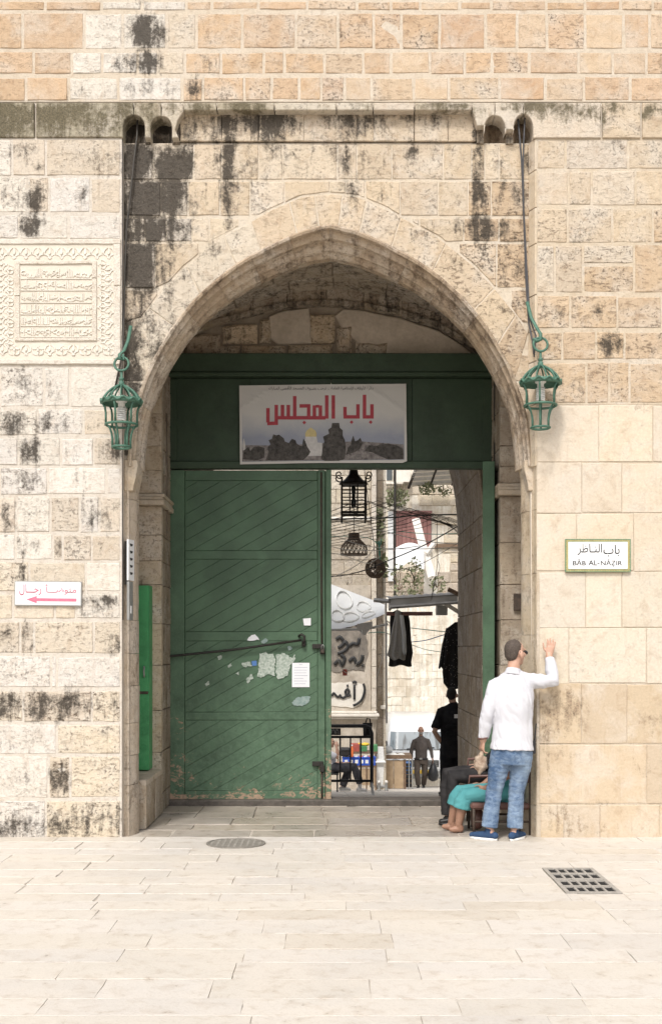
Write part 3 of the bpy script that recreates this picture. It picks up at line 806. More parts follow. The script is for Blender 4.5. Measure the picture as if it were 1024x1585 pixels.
# ================================================================== signs on the wall
sg = empty('wall_sign', (PX(75,0), -.02, PZ(937,0)), 'white sign with red Arabic lettering and a red arrow pointing left', 'sign')
Rt = Matrix.Rotation(R(.6), 3, 'Y')
pls = lambda u, v, w: Vector((PX(75,0), -.012-w, PZ(918.5,0))) + Rt @ Vector((u-PX(75,0), 0, v-PZ(918.5,0)))
mb = MB(); mb.prism(rect(23.5,900,127,938,0), pls, -.006, .010); mb.build('frame', M['metal_grey'], sg)
mb = MB(); mb.prism(rect(25,901.3,125.5,936.5,0), pls, .005, .0135); mb.build('face', M['sign_white'], sg)
lettering('lettering', arabic('متوضـــأ'), pbox(71,905,119,920.5,0), lambda u,v,w: pls(u,v,w+.0137), M['faded_red'], sg, .001, .012)
lettering('lettering', arabic('رجـــال'), pbox(31,905,65,922,0), lambda u,v,w: pls(u,v,w+.0137), M['faded_red'], sg, .001, .012)
mb = MB(); mb.prism([(PX(x,0),PZ(y,0)) for x,y in ((42,928.5),(58,923),(58,926.3),(119.5,926.3),(119.5,931),(58,931),(58,934.2))], pls, .012, .0150); mb.build('arrow', M['faded_red'], sg)

ts = empty('name_plaque', (PX(924,0), -.02, PZ(885,0)), 'white tile street plaque with patterned gold border reading BAB AL-NAZIR', 'sign')
mb = MB(); mb.box((PX(873.5,0),-.028,PZ(885.5,0)),(PX(974,0),.0,PZ(835,0)),bevel=.003); mb.build('border', M['gold'], ts)
mb = MB(); mb.box((PX(878,0),-.0315,PZ(881,0)),(PX(969.5,0),-.012,PZ(839.3,0))); mb.build('face', M['sign_white'], ts)
mb = MB(); per = []
for i in range(40): per += [(874.8+i*2.515,836.4),(874.8+i*2.515,883.6)]
for i in range(18): per += [(874.9,838.9+i*2.5),(972.7,838.9+i*2.5)]
for i, (x, y) in enumerate(per):
    d = .75; x0, z0 = PX(x,0), PZ(y,0); e = d*k
    mb.prism([(x0-e,z0),(x0,z0-e),(x0+e,z0),(x0,z0+e)], pl, .027, .0305)
for (a,b,c,d) in ((873.5,834.8,974,835.6),(873.5,884.9,974,885.7),(873.2,835,874,885.5),(973.5,835,974.3,885.5),(877.4,838.6,970,839.2),(877.4,881.1,970,881.7),(877.4,839,878,881.4),(969.5,839,970.1,881.4)):
    mb.prism(rect(a,b,c,d,0), pl, .02, .0299)
mb.build('border_pattern', M['tile_green'], ts, kind='stuff')
plt_ = lambda u,v,w: Vector((u,-.0315-w,v))
lettering('lettering', arabic('باب'), pbox(932,843.5,957,862,0), plt_, M['black_print'], ts, .001, .006)
lettering('lettering', arabic('النـاظر'), pbox(892,842,930,860,0), plt_, M['black_print'], ts, .001, .006)
lettering('lettering', 'BĀB', pbox(885,866.5,905,875.5,0), plt_, M['black_print'], ts, .001, .012)
lettering('lettering', 'AL-', pbox(909,867.7,926,875.5,0), plt_, M['black_print'], ts, .001, .012)
lettering('lettering', 'NĀẒIR', pbox(928,866.5,961,877.5,0), plt_, M['black_print'], ts, .001, .012)

# sign and grey box fixed on the left jamb, seen almost edge on
js = empty('jamb_sign', (-1.83, .1, PZ(900,.1)), 'small white lettered sign fixed on the left jamb of the arch', 'sign')
pj = lambda u, v, w: Vector((-1.845+u*.24+w*.8, .02+u*.9-w*.4, v))
mb = MB(); mb.prism([(0,PZ(899,.1)),(.13,PZ(899,.1)),(.13,PZ(836,.1)),(0,PZ(836,.1))], pj, .0, .02); mb.build('face', M['sign_white'], js)
mb = MB()
for i in range(5):
    yy = 842+i*11; mb.prism([(.03,PZ(yy,.1)),(.10,PZ(yy+.5,.1)),(.09,PZ(yy+3.5,.1)),(.05,PZ(yy+4.5,.1)),(.04,PZ(yy+3,.1))], pj, .0201, .021)
mb.build('printed_marks', M['black_print'], js, kind='stuff')
mb = MB(); mb.box((-1.875,.07,PZ(905,.1)),(-1.845,.095,PZ(838,.1))); mb.build('back_plate', M['iron'], js)
gb = empty('meter_box', (-1.83,.1,PZ(960,.1)), 'grey flat metal box under the small sign on the left jamb', 'box')
mb = MB(); mb.prism([(0,PZ(960,.1)),(.085,PZ(960,.1)),(.085,PZ(901,.1)),(0,PZ(901,.1))], pj, .0, .03); mb.build('case', M['metal_grey'], gb)
mb = MB(); mb.prism([(.03,PZ(950,.1)),(.05,PZ(950,.1)),(.05,PZ(938,.1)),(.03,PZ(938,.1))], pj, .03, .034); mb.build('label_plate', M['sign_white'], gb)

# ================================================================== wrought lanterns
def make_lantern(name, cx, dy, Y, label, hook):
    L = empty(name, (PX(cx,Y), Y, PZ(692+dy,Y)), label, 'lantern', 'green wrought iron lanterns beside the arch')
    s = (10.5+Y)/F; X0 = PX(cx,Y); g = M['lantern_green']
    def Z(y): return PZ(y+dy, Y)
    mb = MB(); mb.tube([Vector((PX(x,Y), yy, PZ(y,Y))) for x, y, yy in hook], .016, 6, flat=.55); mb.build('hook', g, L, True)
    mb = MB(); mb.tube([Vector((X0+11*s*math.cos(a), Y+.01*math.sin(a), Z(563)+11*s*math.sin(a))) for a in np.linspace(0,2*math.pi,20,endpoint=False)], .011, 7, closed=True); mb.build('ring', g, L, True)
    mb = MB(); mb.lathe([(.006,Z(573)),(.012,Z(576)),(.012,Z(584)),(.022,Z(585)),(.022,Z(588)),(.014,Z(589)),(.024,Z(591)),(.024,Z(594)),(.03,Z(597)),(.012,Z(600))], (X0,Y,0), 10); mb.build('finial', g, L, True)
    dome = [(3,596),(9,599),(17,604),(24,611),(28.5,618),(30,624)]
    rib0 = None
    for i in range(12):
        a = i*math.pi/6+.13
        if rib0 is None:
            mb = MB(); mb.tube([Vector((X0+r*s*math.cos(a), Y+r*s*math.sin(a), Z(y))) for r, y in dome], .0105, 6, flat=.6); rib0 = mb.build('dome_rib', g, L, True); a0 = a
        else:
            o = rib0.copy(); COL.objects.link(o); o.parent = L
            o.matrix_parent_inverse = rib0.matrix_parent_inverse
            o.matrix_basis = Matrix.Translation((X0,Y,0)) @ Matrix.Rotation(a-a0, 4, 'Z') @ Matrix.Translation((-X0,-Y,0))
    mb = MB()
    mb.lathe([(29.5*s,Z(619)),(31*s,Z(620)),(31*s,Z(625.5)),(28*s,Z(626)),(28*s,Z(620))], (X0,Y,0), 24)
    mb.tube([Vector((X0+(31.5)*s*math.cos(a), Y+31.5*s*math.sin(a), Z(621.5+2.6*math.cos(a*12)))) for a in np.linspace(0,2*math.pi,72,endpoint=False)], .010, 5, closed=True)
    mb.build('scalloped_band', g, L, True)
    up = [(29,626),(25.5,631),(24,640),(24,657)]; lo = [(22,658),(17.5,664),(15,672),(14,680),(14,692)]
    for nm, pts, cnt, ph in (('upright',up,6,.3),('lower_upright',lo,6,.3)):
        f0 = None
        for i in range(cnt):
            a = i*2*math.pi/cnt+ph
            if f0 is None:
                mb = MB(); mb.tube([Vector((X0+r*s*math.cos(a), Y+r*s*math.sin(a), Z(y))) for r, y in pts], .0095, 6); f0 = mb.build(nm, g, L, True); a0 = a
            else:
                o = f0.copy(); COL.objects.link(o); o.parent = L; o.matrix_parent_inverse = f0.matrix_parent_inverse
                o.matrix_basis = Matrix.Translation((X0,Y,0)) @ Matrix.Rotation(a-a0, 4, 'Z') @ Matrix.Translation((-X0,-Y,0))
    for r, y in ((24.5,657.5),(14.3,692)):
        mb = MB(); mb.tube([Vector((X0+r*s*math.cos(a), Y+r*s*math.sin(a), Z(y))) for a in np.linspace(0,2*math.pi,24,endpoint=False)], .011, 6, closed=True); mb.build('hoop', g, L, True)
    mb = MB(); mb.lathe([(.015,Z(612)),(.045,Z(614)),(.05,Z(616)),(.05,Z(622)),(.03,Z(624)),(.03,Z(630)),(.0,Z(630))], (X0,Y,0), 12); mb.build('lamp_holder', M['white_plastic'], L, True)
    mb = MB(); mb.tube([Vector((X0+.034*math.cos(t), Y+.034*math.sin(t), Z(630)-.115*t/(12*math.pi))) for t in np.linspace(0,12*math.pi,80)], .0085, 5); mb.build('spiral_bulb', M['white_plastic'], L, True)
    return L
make_lantern('wrought_lantern', 188, 0, -.22, 'green wrought iron lantern hanging left of the arch below the carved panel',
    [(196,494,-.01),(193,520,-.06),(190,540,-.16),(185,548,-.22),(185,556,-.235),(191,557,-.22),(190,548,-.21)])
make_lantern('wrought_lantern', 836, -30, -.2, 'green wrought iron lantern on the right wall with dark cables beside it',
    [(821,457,-.01),(826,485,-.06),(833,508,-.16),(836,516,-.2),(836,526,-.215),(830,528,-.2),(824,524,-.2)])

# cables down the recess
cb = []
mb = MB(); mb.tube([P(801,184,.06), P(804,214,.055), P(807,250,.05), P(809,300,.06), P(812,380,.05), P(814,440,.05), P(818,500,.02), P(824,530,-.06), P(826,548,-.15)], .0085, 6)
tag(mb.build('cable', M['cable_grey'], None, True), 'dark grey cable dropping from the rightmost small arch to the right lantern', 'cable')
mb = MB(); mb.tube([P(812,180,.05), P(810,220,.045), P(809,262,.04), P(810,320,.05), P(814,400,.04), P(817,450,.04), P(819,492,.0), P(829,520,-.12), P(826,552,-.16)], .007, 6)
tag(mb.build('cable', M['cable_grey'], None, True), 'thinner grey cable looping loose beside the right lantern hook', 'cable')
mb = MB(); mb.tube([P(213,180,.10), P(212,210,.07), P(207,250,.06), P(202,300,.06), P(196,350,.06), P(193,420,.06), P(192,480,.05), P(190,545,-.02), P(178,600,-.02)], .009, 6)
tag(mb.build('cable', M['cable_black'], None, True), 'black cable running down the sooty left edge of the recess', 'cable')
mb = MB(); mb.tube([P(188.5,215,.02), P(188.5,500,.02), P(188.7,720,.03), P(189,830,.03), P(189.5,960,.03)], .009, 6)
tag(mb.build('conduit', M['cable_grey'], None, True), 'straight thin conduit along the right edge of the left wall', 'conduit')

# ================================================================== plaza paving
tag(MB().box((-150,-150,-.6),(150,.5,-.0072)).build('ground', M['bed'], None), kind='structure')
plaza = tag(empty('plaza_pavement', (0,-2.5,0)), kind='structure')
rp = random.Random(3)
y = .02; row = 0; cnt = 0
holes = [(PX(365,-.35), -.36, .27, None), (1.63,-2.42,2.03,-1.48)]
pg = ground(-.008)
def slab_ok(x0,y0,x1,y1):
    return True
while y > -5.75:
    d = rp.uniform(.25,.36); lim = .5625*(10.5+y)*.5+.75
    x = -lim-rp.uniform(0,.5)
    while x < lim:
        big = x < -1.55 and y > -2.6
        w = rp.uniform(.55,1.05) if not big else rp.uniform(.7,1.0)
        x1, y0 = x+w, y-d
        c = vary((.565,.525,.47), .045)
        if rp.random() < .12: c = (.53,.48,.41)
        poly = [(x,y0),(x1,y0),(x1,y),(x,y)]
        if x < 2.03 and x1 > 1.63 and y0 < -1.48 and y > -2.42:           # the slabs are cut round the drain
            parts = []
            if x < 1.61: parts.append([(x,y0),(1.63,y0),(1.63,y),(x,y)])
            if x1 > 2.05: parts.append([(2.03,y0),(x1,y0),(x1,y),(2.03,y)])
            if y > -1.46: parts.append([(max(x,1.63),-1.48),(min(x1,2.03),-1.48),(min(x1,2.03),y),(max(x,1.63),y)])
            if y0 < -2.44: parts.append([(max(x,1.63),y0),(min(x1,2.03),y0),(min(x1,2.03),-2.42),(max(x,1.63),-2.42)])
        else: parts = [poly]
        for pp in parts:
            if cnt < 296:
                if piece('slab', pp, pg, plaza, M['slab'], c, 0, proud=rp.uniform(-.002,.003)+.008, depth=.05, gap=.0035 if big else .0009, bevel=.005 if big else .0022, rough=.003, jit=.006, step=.12, grid=.22): cnt += 1
        x = x1
    y -= d
mb = MB(); y = .02                      # the paving goes on beside the part seen in the photograph
while y > -6.5:
    d = rp.uniform(.28,.36); lim = .5625*(10.5+y)*.5+1.3
    for s in (-1, 1):
        x = lim+rp.uniform(0,.5)
        while x < lim+3.5:
            w = rp.uniform(.55,1.05); a, b = sorted((s*x, s*(x+w))); mb.box((a+.003,y-d+.003,-.05),(b-.003,y-.003,-.003+rp.uniform(-.002,.002)),bevel=.003); x += w
    y -= d
o = mb.build('outer_slabs', M['slab'], plaza, kind='stuff'); o.color = (.565,.525,.47,0)
mh = empty('manhole_cover', (PX(365,-.36), -.36, 0), 'round iron manhole cover set in the paving before the gate', 'manhole cover')
mb = MB(); mb.lathe([(.258,-.01),(.258,.008),(.236,.010),(.234,.004),(0,.004)], (PX(365,-.36),-.36,.004), 36); mb.build('rim', M['manhole_iron'], mh)
mb = MB()
for i in range(-4,5):
    for j in range(-4,5):
        if i*i+j*j < 19: mb.box((PX(365,-.36)+i*.052-.009,-.36+j*.052-.009,.006),(PX(365,-.36)+i*.052+.009,-.36+j*.052+.009,.0095))
mb.build('tread_studs', M['cast_iron'], mh, kind='stuff')
for kq, (ya, yb) in enumerate(((-1.49,-1.94),(-1.955,-2.41))):
    dg_ = empty('drain_grate', (1.83,(ya+yb)/2,0), ['rusty iron drain grate nearer the wall, upper of the adjoining pair','rusty iron drain grate farther from the wall, lower of the adjoining pair'][kq], 'drain grate', 'drain grates in the paving')
    mb = MB(); mb.box((1.645,yb,-.03),(2.015,ya,-.004)); mb.build('pit', M['hole'], dg_)  # shallow black plate; its colour paints the shade below the bars
    mb = MB()
    for xa, xb in ((1.635,1.665),(1.995,2.025)): mb.box((xa,yb,-.03),(xb,ya,.006))
    for y0_, y1_ in ((yb,yb+.04),((ya+yb)/2-.025,(ya+yb)/2+.025),(ya-.04,ya)): mb.box((1.665,y0_,-.03),(1.995,y1_,.006))
    mb.build('frame', M['cast_iron'], dg_)
    for i in range(4):
        xc = 1.665+.33*(i+1)/5
        mb = MB(); mb.box((xc-.009,yb+.04,-.03),(xc+.009,(ya+yb)/2-.025,.005)); mb.box((xc-.009,(ya+yb)/2+.025,-.03),(xc+.009,ya-.04,.005)); mb.build('bar', M['cast_iron'], dg_)

# ================================================================== inside the gateway
def paint_material(name, base, wood=(.30,.21,.145), wear_low=1.0, rough=.5, shift=0.0):
    t = NT(name); p = t.pos(); z = t.n('SeparateXYZ', Vector=p).outputs[2]
    rnd = t.n('ObjectInfo').outputs['Random']
    n1 = t.noise(3.0,5,.6,p,.5); n2 = t.noise(18,6,.7,p,.6); n3 = t.noise(90,3,.6,p)
    col = t.mix(t.ramp(n1,.35,.7), tuple(c*.80 for c in base), tuple(c*1.3 for c in base))
    col = t.mix(t.ramp(rnd,0,1,0,.35), col, tuple(c*.72 for c in base))
    col = t.mix(t.ramp(n3,.5,.8,0,.25), col, tuple(c*1.9+.015 for c in base))
    # chalky rubbed paint low down, flaked patches down to the wood
    rub = t.math('MULTIPLY', t.ramp(z, 0.4, 2.4, .55, 0), t.ramp(n2,.40,.66))
    col = t.mix(rub, col, tuple(c*1.55+.045 for c in base))
    low = t.math('MULTIPLY', t.ramp(z, 0.05, 2.0, .165, -.03), wear_low)
    edge = t.attr('stain')
    w = t.math('ADD', t.math('ADD', t.math('MULTIPLY', t.noise(14,6,.72,t.mapping(p,(1,1,1.7),(0,R(30),0)),.8), .62), t.math('MULTIPLY', n1, .40)), t.math('ADD', low, t.math('MULTIPLY', edge, .22)))
    flake = t.ramp(w, .735+shift, .765+shift)
    wd = t.mix(t.ramp(t.noise(6,4,.6,t.mapping(p,(8,8,1))),.3,.7), wood, tuple(c*1.5 for c in wood))
    col = t.mix(flake, col, wd)
    t.bump(t.math('SUBTRACT', t.math('MULTIPLY', n2, .5), t.math('MULTIPLY', flake, .6)), .25, .008)
    return t.out(col, t.ramp(n2,.3,.7,rough-.08,rough+.15), spec=.4)
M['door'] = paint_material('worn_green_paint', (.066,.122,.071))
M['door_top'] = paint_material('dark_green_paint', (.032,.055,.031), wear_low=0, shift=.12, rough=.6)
M['bright_green'] = paint_material('bright_green_paint', (.055,.27,.10), wear_low=.25, shift=.08)
M['paper'] = simple('white_paper', (.78,.78,.80), .8, scale=3, var=.03)
M['paper_old'] = plain_noise('torn_paper', (.20,.27,.21), (.62,.65,.60), 45, .85, .2)
M['blue_paper'] = simple('blue_paper', (.10,.22,.50), .8)
M['cloth_white'] = simple('banner_white', (.55,.53,.50), .8, scale=3, var=.05)

# --- piers and side walls of the chamber
ch = tag(empty('gate_chamber', (0, 1.2, 0)), 'stone lined chamber between the arch and the green gate', 'building')
YF = 1.5
for s in (-1, 1):
    mb = MB(); x0, x1 = (-11,-2.16) if s < 0 else (2.16,11)
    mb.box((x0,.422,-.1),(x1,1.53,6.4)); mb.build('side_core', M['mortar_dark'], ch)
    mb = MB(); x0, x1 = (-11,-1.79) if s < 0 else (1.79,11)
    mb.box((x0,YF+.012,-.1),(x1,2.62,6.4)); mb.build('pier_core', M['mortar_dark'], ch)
    ysl = [430,520,585,640,690,728,764] if s < 0 else [430,510,575,630,690,722,748]
    ysb = [783,828,868,905,965,1030,1100,1165,1230,1296] if s < 0 else [768,840,905,960,1030,1100,1165,1230,1296]
    xi = 1.745; xm = 2.15
    for ys in (ysl, ysb):
        for a, b in zip(ys, ys[1:]):
            z0, z1 = max(0,PZ(b,YF)), PZ(a,YF)
            u0, u1 = (-xm,-xi) if s < 0 else (xi,xm)
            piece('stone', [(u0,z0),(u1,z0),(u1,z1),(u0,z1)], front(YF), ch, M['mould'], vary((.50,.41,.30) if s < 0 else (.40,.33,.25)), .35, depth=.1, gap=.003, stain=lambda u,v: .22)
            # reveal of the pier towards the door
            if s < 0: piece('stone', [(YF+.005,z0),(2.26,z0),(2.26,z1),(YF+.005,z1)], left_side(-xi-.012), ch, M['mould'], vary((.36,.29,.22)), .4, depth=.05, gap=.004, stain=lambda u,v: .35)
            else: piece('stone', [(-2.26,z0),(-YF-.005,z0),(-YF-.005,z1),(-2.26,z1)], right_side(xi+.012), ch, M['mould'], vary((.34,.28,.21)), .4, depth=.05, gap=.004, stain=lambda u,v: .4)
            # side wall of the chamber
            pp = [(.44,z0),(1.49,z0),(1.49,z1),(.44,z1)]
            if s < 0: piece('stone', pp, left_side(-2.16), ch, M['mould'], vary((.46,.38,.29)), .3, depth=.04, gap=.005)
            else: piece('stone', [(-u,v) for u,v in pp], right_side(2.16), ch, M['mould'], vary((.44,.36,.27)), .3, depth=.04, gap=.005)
    ya, yb = (764,783) if s < 0 else (748,768)
    mb = MB(); u0, u1 = (-xm,-xi+.03) if s < 0 else (xi-.03,xm)
    zz0, zz1 = PZ(yb,YF), PZ(ya,YF); h = zz1-zz0
    mb.box((u0,YF-.075,zz0+.003),(u1,2.2,zz0+h*.42), bevel=.006)
    mb.box((u0+.0,YF-.05,zz0+h*.43),(u1-.012*(1 if s<0 else -1) if s<0 else u1,2.2,zz0+h*.70), bevel=.006)
    mb.box((u0,YF-.02,zz0+h*.71),(u1,2.2,zz1-.003), bevel=.005)
    o = mb.build('impost', M['mould'], ch); o.color = (.54,.45,.34,.1); o.data.attributes.new('stain','FLOAT','POINT')
    # low stone bench along the left side, in blocks
    if s < 0:
        for (a, b) in ((.45,1.05),(1.055,1.495)):
            piece('bench_stone', [(a,.0),(b,.0),(b,.46),(a,.46)], left_side(-1.74), ch, M['mould'], vary((.45,.37,.28)), .3, depth=.4, gap=.004, stain=lambda u,v: .25)
            piece('bench_stone', [(-2.15,a),(-1.735,a),(-1.735,b),(-2.15,b)], ground(.465), ch, M['slab'], vary((.5,.42,.33)), .1, depth=.05, gap=.003)
        piece('bench_stone', [(-2.15,0),(-1.745,0),(-1.745,.45),(-2.15,.45)], front(.46), ch, M['mould'], (.45,.37,.28), .3, depth=.05, gap=.003)
    mb = MB(); 
    if s < 0: mb.box((-2.15,.50,-.05),(-1.80,1.49,.45)); mb.build('bench_core', M['mortar_dark'], ch)

# --- vault over the chamber: rings of cut stones
def zv(x): return 5.66-.20*x*x
def vault_place(u, v, w):        # u across, v = depth; the visible side looks down
    s = -.40*u; n = Vector((s, 0, -1)).normalized()
    return Vector((u, v, zv(u))) + n*w
vault = tag(empty('vault', (0, 1.4, 5)), 'low stone vault over the gateway chamber', 'vault')
rv = random.Random(4)
for (ya, yb) in ((.42,1.02),(1.02,1.42),(1.42,1.9),(1.9,2.42)):
    x = -2.3
    while x < 2.3:
        w = rv.uniform(.42,.75)
        piece('vault_stone', [(x,ya),(x,yb),(min(x+w,2.35),yb),(min(x+w,2.35),ya)][::-1], lambda u,v,w_: vault_place(u,v,w_), vault, M['stone'], vary((.50,.43,.35),.14), .6, depth=.12, gap=.006, rough=.008, stain=lambda u,v: .38+.25*mnoise.noise(Vector((u*1.5,v*2,3))))
        x += w
mb = MB(); mb.grid(lambda a,b: Vector((-2.4+4.8*a, .42+2.2*b, zv(-2.4+4.8*a)+.025)), 24, 2); mb.build('vault_core', M['mortar_dark'], vault)
mb = MB(); mb.box((-11,.422,6.42),(11,5.6,9.1)); mb.build('roof_mass', M['mortar_dark'], body)
mb = MB(); mb.box((-11,.422,4.2),(-2.35,2.6,6.41)); mb.box((2.35,.422,4.2),(11,2.6,6.41)); mb.build('flank_mass', M['mortar_dark'], body)

# --- tympanum above the gate: segmental relieving arch, rough stones, old plaster
tym = tag(empty('tympanum_wall', (0, 2.4, 4.9)), 'dim rough stone and plaster wall filling the vault above the green gate', 'wall')
YT = 2.36
mb = MB(); mb.box((-2.4,YT+.03,4.7),(2.4,2.62,6.2)); mb.build('core', M['mortar_dark'], tym)
def y_seg(x):   # underside of the segmental arch band, in photo pixels
    return float(np.interp(x, [300,330,400,440,500,560,620,680,720,760], [520,506,487,478,474,478,490,510,535,560]))
def TP(x, y): return (PX(x,YT), PZ(y,YT))
bj = [268,330,388,445,505,562,622,680,722,765]
for a, b in zip(bj, bj[1:]):
    X = np.linspace(a,b,5)
    piece('arch_stone', [TP(x,y_seg(x)) for x in X]+[TP(x,y_seg(x)-70) for x in reversed(X)], front(YT-.07), tym, M['stone'], vary((.42,.34,.26),.1), .6, depth=.12, gap=.004, stain=lambda u,v: .4)
    piece('arch_lip', [TP(x,y_seg(x)+1) for x in X]+[TP(x,y_seg(x)-7) for x in reversed(X)], front(YT-.10), tym, M['stone'], vary((.33,.27,.20),.1), .4, depth=.1, gap=.001, bevel=.004, stain=lambda u,v: .5 if u > -1.1 else .1)
for (x0,y0,x1,y1,c) in ((285,516,341,556,(.30,.24,.18)),(343,501,399,533,(.46,.37,.27)),(401,494,420,532,(.40,.33,.25)),(479,486,519,532,(.42,.34,.25)),(520,505,545,550,(.36,.29,.22)),
                        (332,534,372,556,(.34,.27,.20)),(373,534,443,556,(.36,.28,.20)),(445,533,515,556,(.42,.34,.25)),(548,530,600,556,(.40,.33,.25))):
    piece('rubble_stone', [TP(x0,y1),TP(x1,y1),TP(x1,max(y0,y_seg(x1)+2)),TP((x0+x1)/2,max(y0,y_seg((x0+x1)/2)+2)),TP(x0,max(y0,y_seg(x0)+2))], front(YT), tym, M['stone'], vary(tuple(min(.75,q*1.45) for q in c)), .7, proud=.03, depth=.1, gap=.008, bevel=.028, rough=.035, grid=.05, stain=lambda u,v: .25)
for poly in ([(416,489),(440,480),(478,476),(481,500),(482,532),(430,533),(412,520)], [(518,488),(530,478),(560,480),(620,492),(680,512),(718,536),(740,556),(560,556),(556,540),(548,525),(530,510)]):
    piece('plaster_patch', [TP(x,y) for x,y in poly], front(YT), tym, M['plaster'], (1,1,1), 0, proud=.012, depth=.05, gap=.002, rough=.006, bevel=.012)

# --- the green gate: lintel, left leaf shut, right leaf folded back
YD = 2.33
gl = empty('gate_lintel', (0, YD, PZ(722,YD)), 'dark green timber lintel panel above the gate leaves', 'gate panel')
def wood(name, x0, y0, x1, y1, Y, th, mat, parent, bev=.006, edge=.0):
    mb = MB(); mb.box((PX(x0,Y),Y-th,PZ(y1,Y)),(PX(x1,Y),Y,PZ(y0,Y)), bevel=bev)
    o = mb.build(name, mat, parent)
    at = o.data.attributes.new('stain','FLOAT','POINT'); at.data.foreach_set('value', [edge]*len(o.data.vertices))
    return o
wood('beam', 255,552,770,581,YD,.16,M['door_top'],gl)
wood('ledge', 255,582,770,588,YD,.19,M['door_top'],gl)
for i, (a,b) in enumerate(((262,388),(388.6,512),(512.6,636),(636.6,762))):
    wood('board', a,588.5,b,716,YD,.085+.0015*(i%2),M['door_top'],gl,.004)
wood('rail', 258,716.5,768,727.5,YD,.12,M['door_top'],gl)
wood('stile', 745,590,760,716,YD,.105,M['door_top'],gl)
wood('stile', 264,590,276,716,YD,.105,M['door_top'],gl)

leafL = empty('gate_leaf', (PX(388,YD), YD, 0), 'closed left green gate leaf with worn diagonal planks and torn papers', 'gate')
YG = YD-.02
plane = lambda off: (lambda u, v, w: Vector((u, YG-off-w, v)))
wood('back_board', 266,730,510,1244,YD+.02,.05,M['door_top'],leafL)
for nm, a in (('stile',(264,729,287,1244)),('stile',(491.5,729,503,1246)),('meeting_strip',(503.8,729,512.5,1247))):
    wood(nm, *a, YG, .07 if nm=='stile' else .095, M['door'], leafL, .005, .35 if nm!='stile' else .2)
panels = [(745.2,852.8),(866.4,977.8),(992.4,1101.8),(1114.4,1222.8)]
for a in ((287.6,729.5,491,745),(287.6,853,491,866.3),(287.6,978,491,992.3),(287.6,1102,491,1114.3),(287.6,1223,491,1244)):
    wood('rail', *a, YG, .068, M['door'], leafL, .005, .1)
wood('kick_board', 262,1230,407,1246,YG-.07,.03,M['door'],leafL,.003,.3)
def clip(poly, f):
    out = []
    for i in range(len(poly)):
        a, b = poly[i-1], poly[i]; fa, fb = f(a), f(b)
        if (fa >= 0) != (fb >= 0):
            t = fa/(fa-fb); out.append((a[0]+(b[0]-a[0])*t, a[1]+(b[1]-a[1])*t))
        if fb >= 0: out.append(b)
    return out
sl = .575; sp = 20.2
for py0, py1 in panels:
    x0, x1 = 287.4, 491.3
    c = py0-8; 
    while c < py1+(x1-x0)*sl+20:
        # a strip between lines y = c - sl*(x-x0) and the next one
        poly = [(x0,py0),(x1,py0),(x1,py1),(x0,py1)]
        poly = clip(poly, lambda p: p[1]-(c-sl*(p[0]-x0)))
        if poly: poly = clip(poly, lambda p: (c+sp-sl*(p[0]-x0))-p[1])
        if len(poly) >= 3:
            w = [(PX(x,YG),PZ(y,YG)) for x,y in poly]
            if abs(area(w)) > .0015:
                if area(w) < 0: w.reverse()
                o = piece('plank', w, plane(.0625+random.uniform(-.002,.002)), leafL, M['door'], (1,1,1), 0, depth=.03, gap=.0011, bevel=.0028, rough=.001, jit=.0008, step=.1, grid=.12,
                      stain=None)
                if o:
                    at = o.data.attributes['stain']; nfc = len(o.data.vertices)
                    hi_ = min(v.co.y for v in o.data.vertices); vals = [.6*max(0, mnoise.noise(v.co*5)+.15) if v.co.y > hi_+.0025 else .0 for v in o.data.vertices]
                    at.data.foreach_set('value', vals)
        c += sp
# iron fittings on the leaf
def ironbar(name, pts, rad, parent, mat='iron', n=6, flat=1.0):
    mb = MB(); mb.tube(pts, rad, n, flat=flat); return mb.build(name, M[mat], parent, True)
YI = YG-.085
ironbar('bolt_rod', [P(497,731,YI), P(497,870,YI), P(498,996,YI)], .010, leafL, 'dark_iron')
ironbar('bolt_rod', [P(498,1190,YI), P(498,1240,YI)], .010, leafL, 'dark_iron')
for yy in (1000, 1182):
    mb = MB(); mb.box((PX(483,YI),YI-.02,PZ(yy+4,YI)),(PX(500,YI),YI+.02,PZ(yy-3,YI)),bevel=.004)
    mb.box((PX(495,YI),YI-.035,PZ(yy+13,YI)),(PX(502,YI),YI+.0,PZ(yy+3,YI)),bevel=.006); mb.build('hasp', M['iron'], leafL)
    if yy == 1000:
        pk = empty('padlock', (PX(499,YI),YI-.04,PZ(1012,YI)), 'small old padlock on the hasp of the closed gate leaf', 'padlock', 'padlocks on the gate')
        mb = MB(); mb.box((PX(496.5,YI),YI-.055,PZ(1011,YI)),(PX(502,YI),YI-.037,PZ(1004.5,YI)),bevel=.004); mb.build('body', M['dark_iron'], pk)
        ironbar('shackle', [P(497.5,1005,YI-.046),P(497.5,1000,YI-.046),P(499.3,998,YI-.046),P(501,1000,YI-.046),P(501,1005,YI-.046)], .004, pk, 'metal_grey')
mb = MB(); mb.tube([P(236,1018,1.9), P(262,1016,YI-.03), P(360,1006,YI-.04), P(466,991,YI-.03)], .013, 6)
tag(mb.build('iron_bar', M['iron'], None, True), 'long dark iron bar slanting across the closed gate leaf', 'bar')
mb = MB(); mb.tube([P(462,985,YI),P(466,982,YI-.03),P(471,985,YI-.03),P(471,992,YI-.03),P(468,996,YI-.03)], .014, 7); mb.box((PX(467,YI),YI-.03,PZ(1001,YI)),(PX(473,YI),YI,PZ(992,YI)),bevel=.005); mb.build('bar_staple', M['iron'], leafL, True)

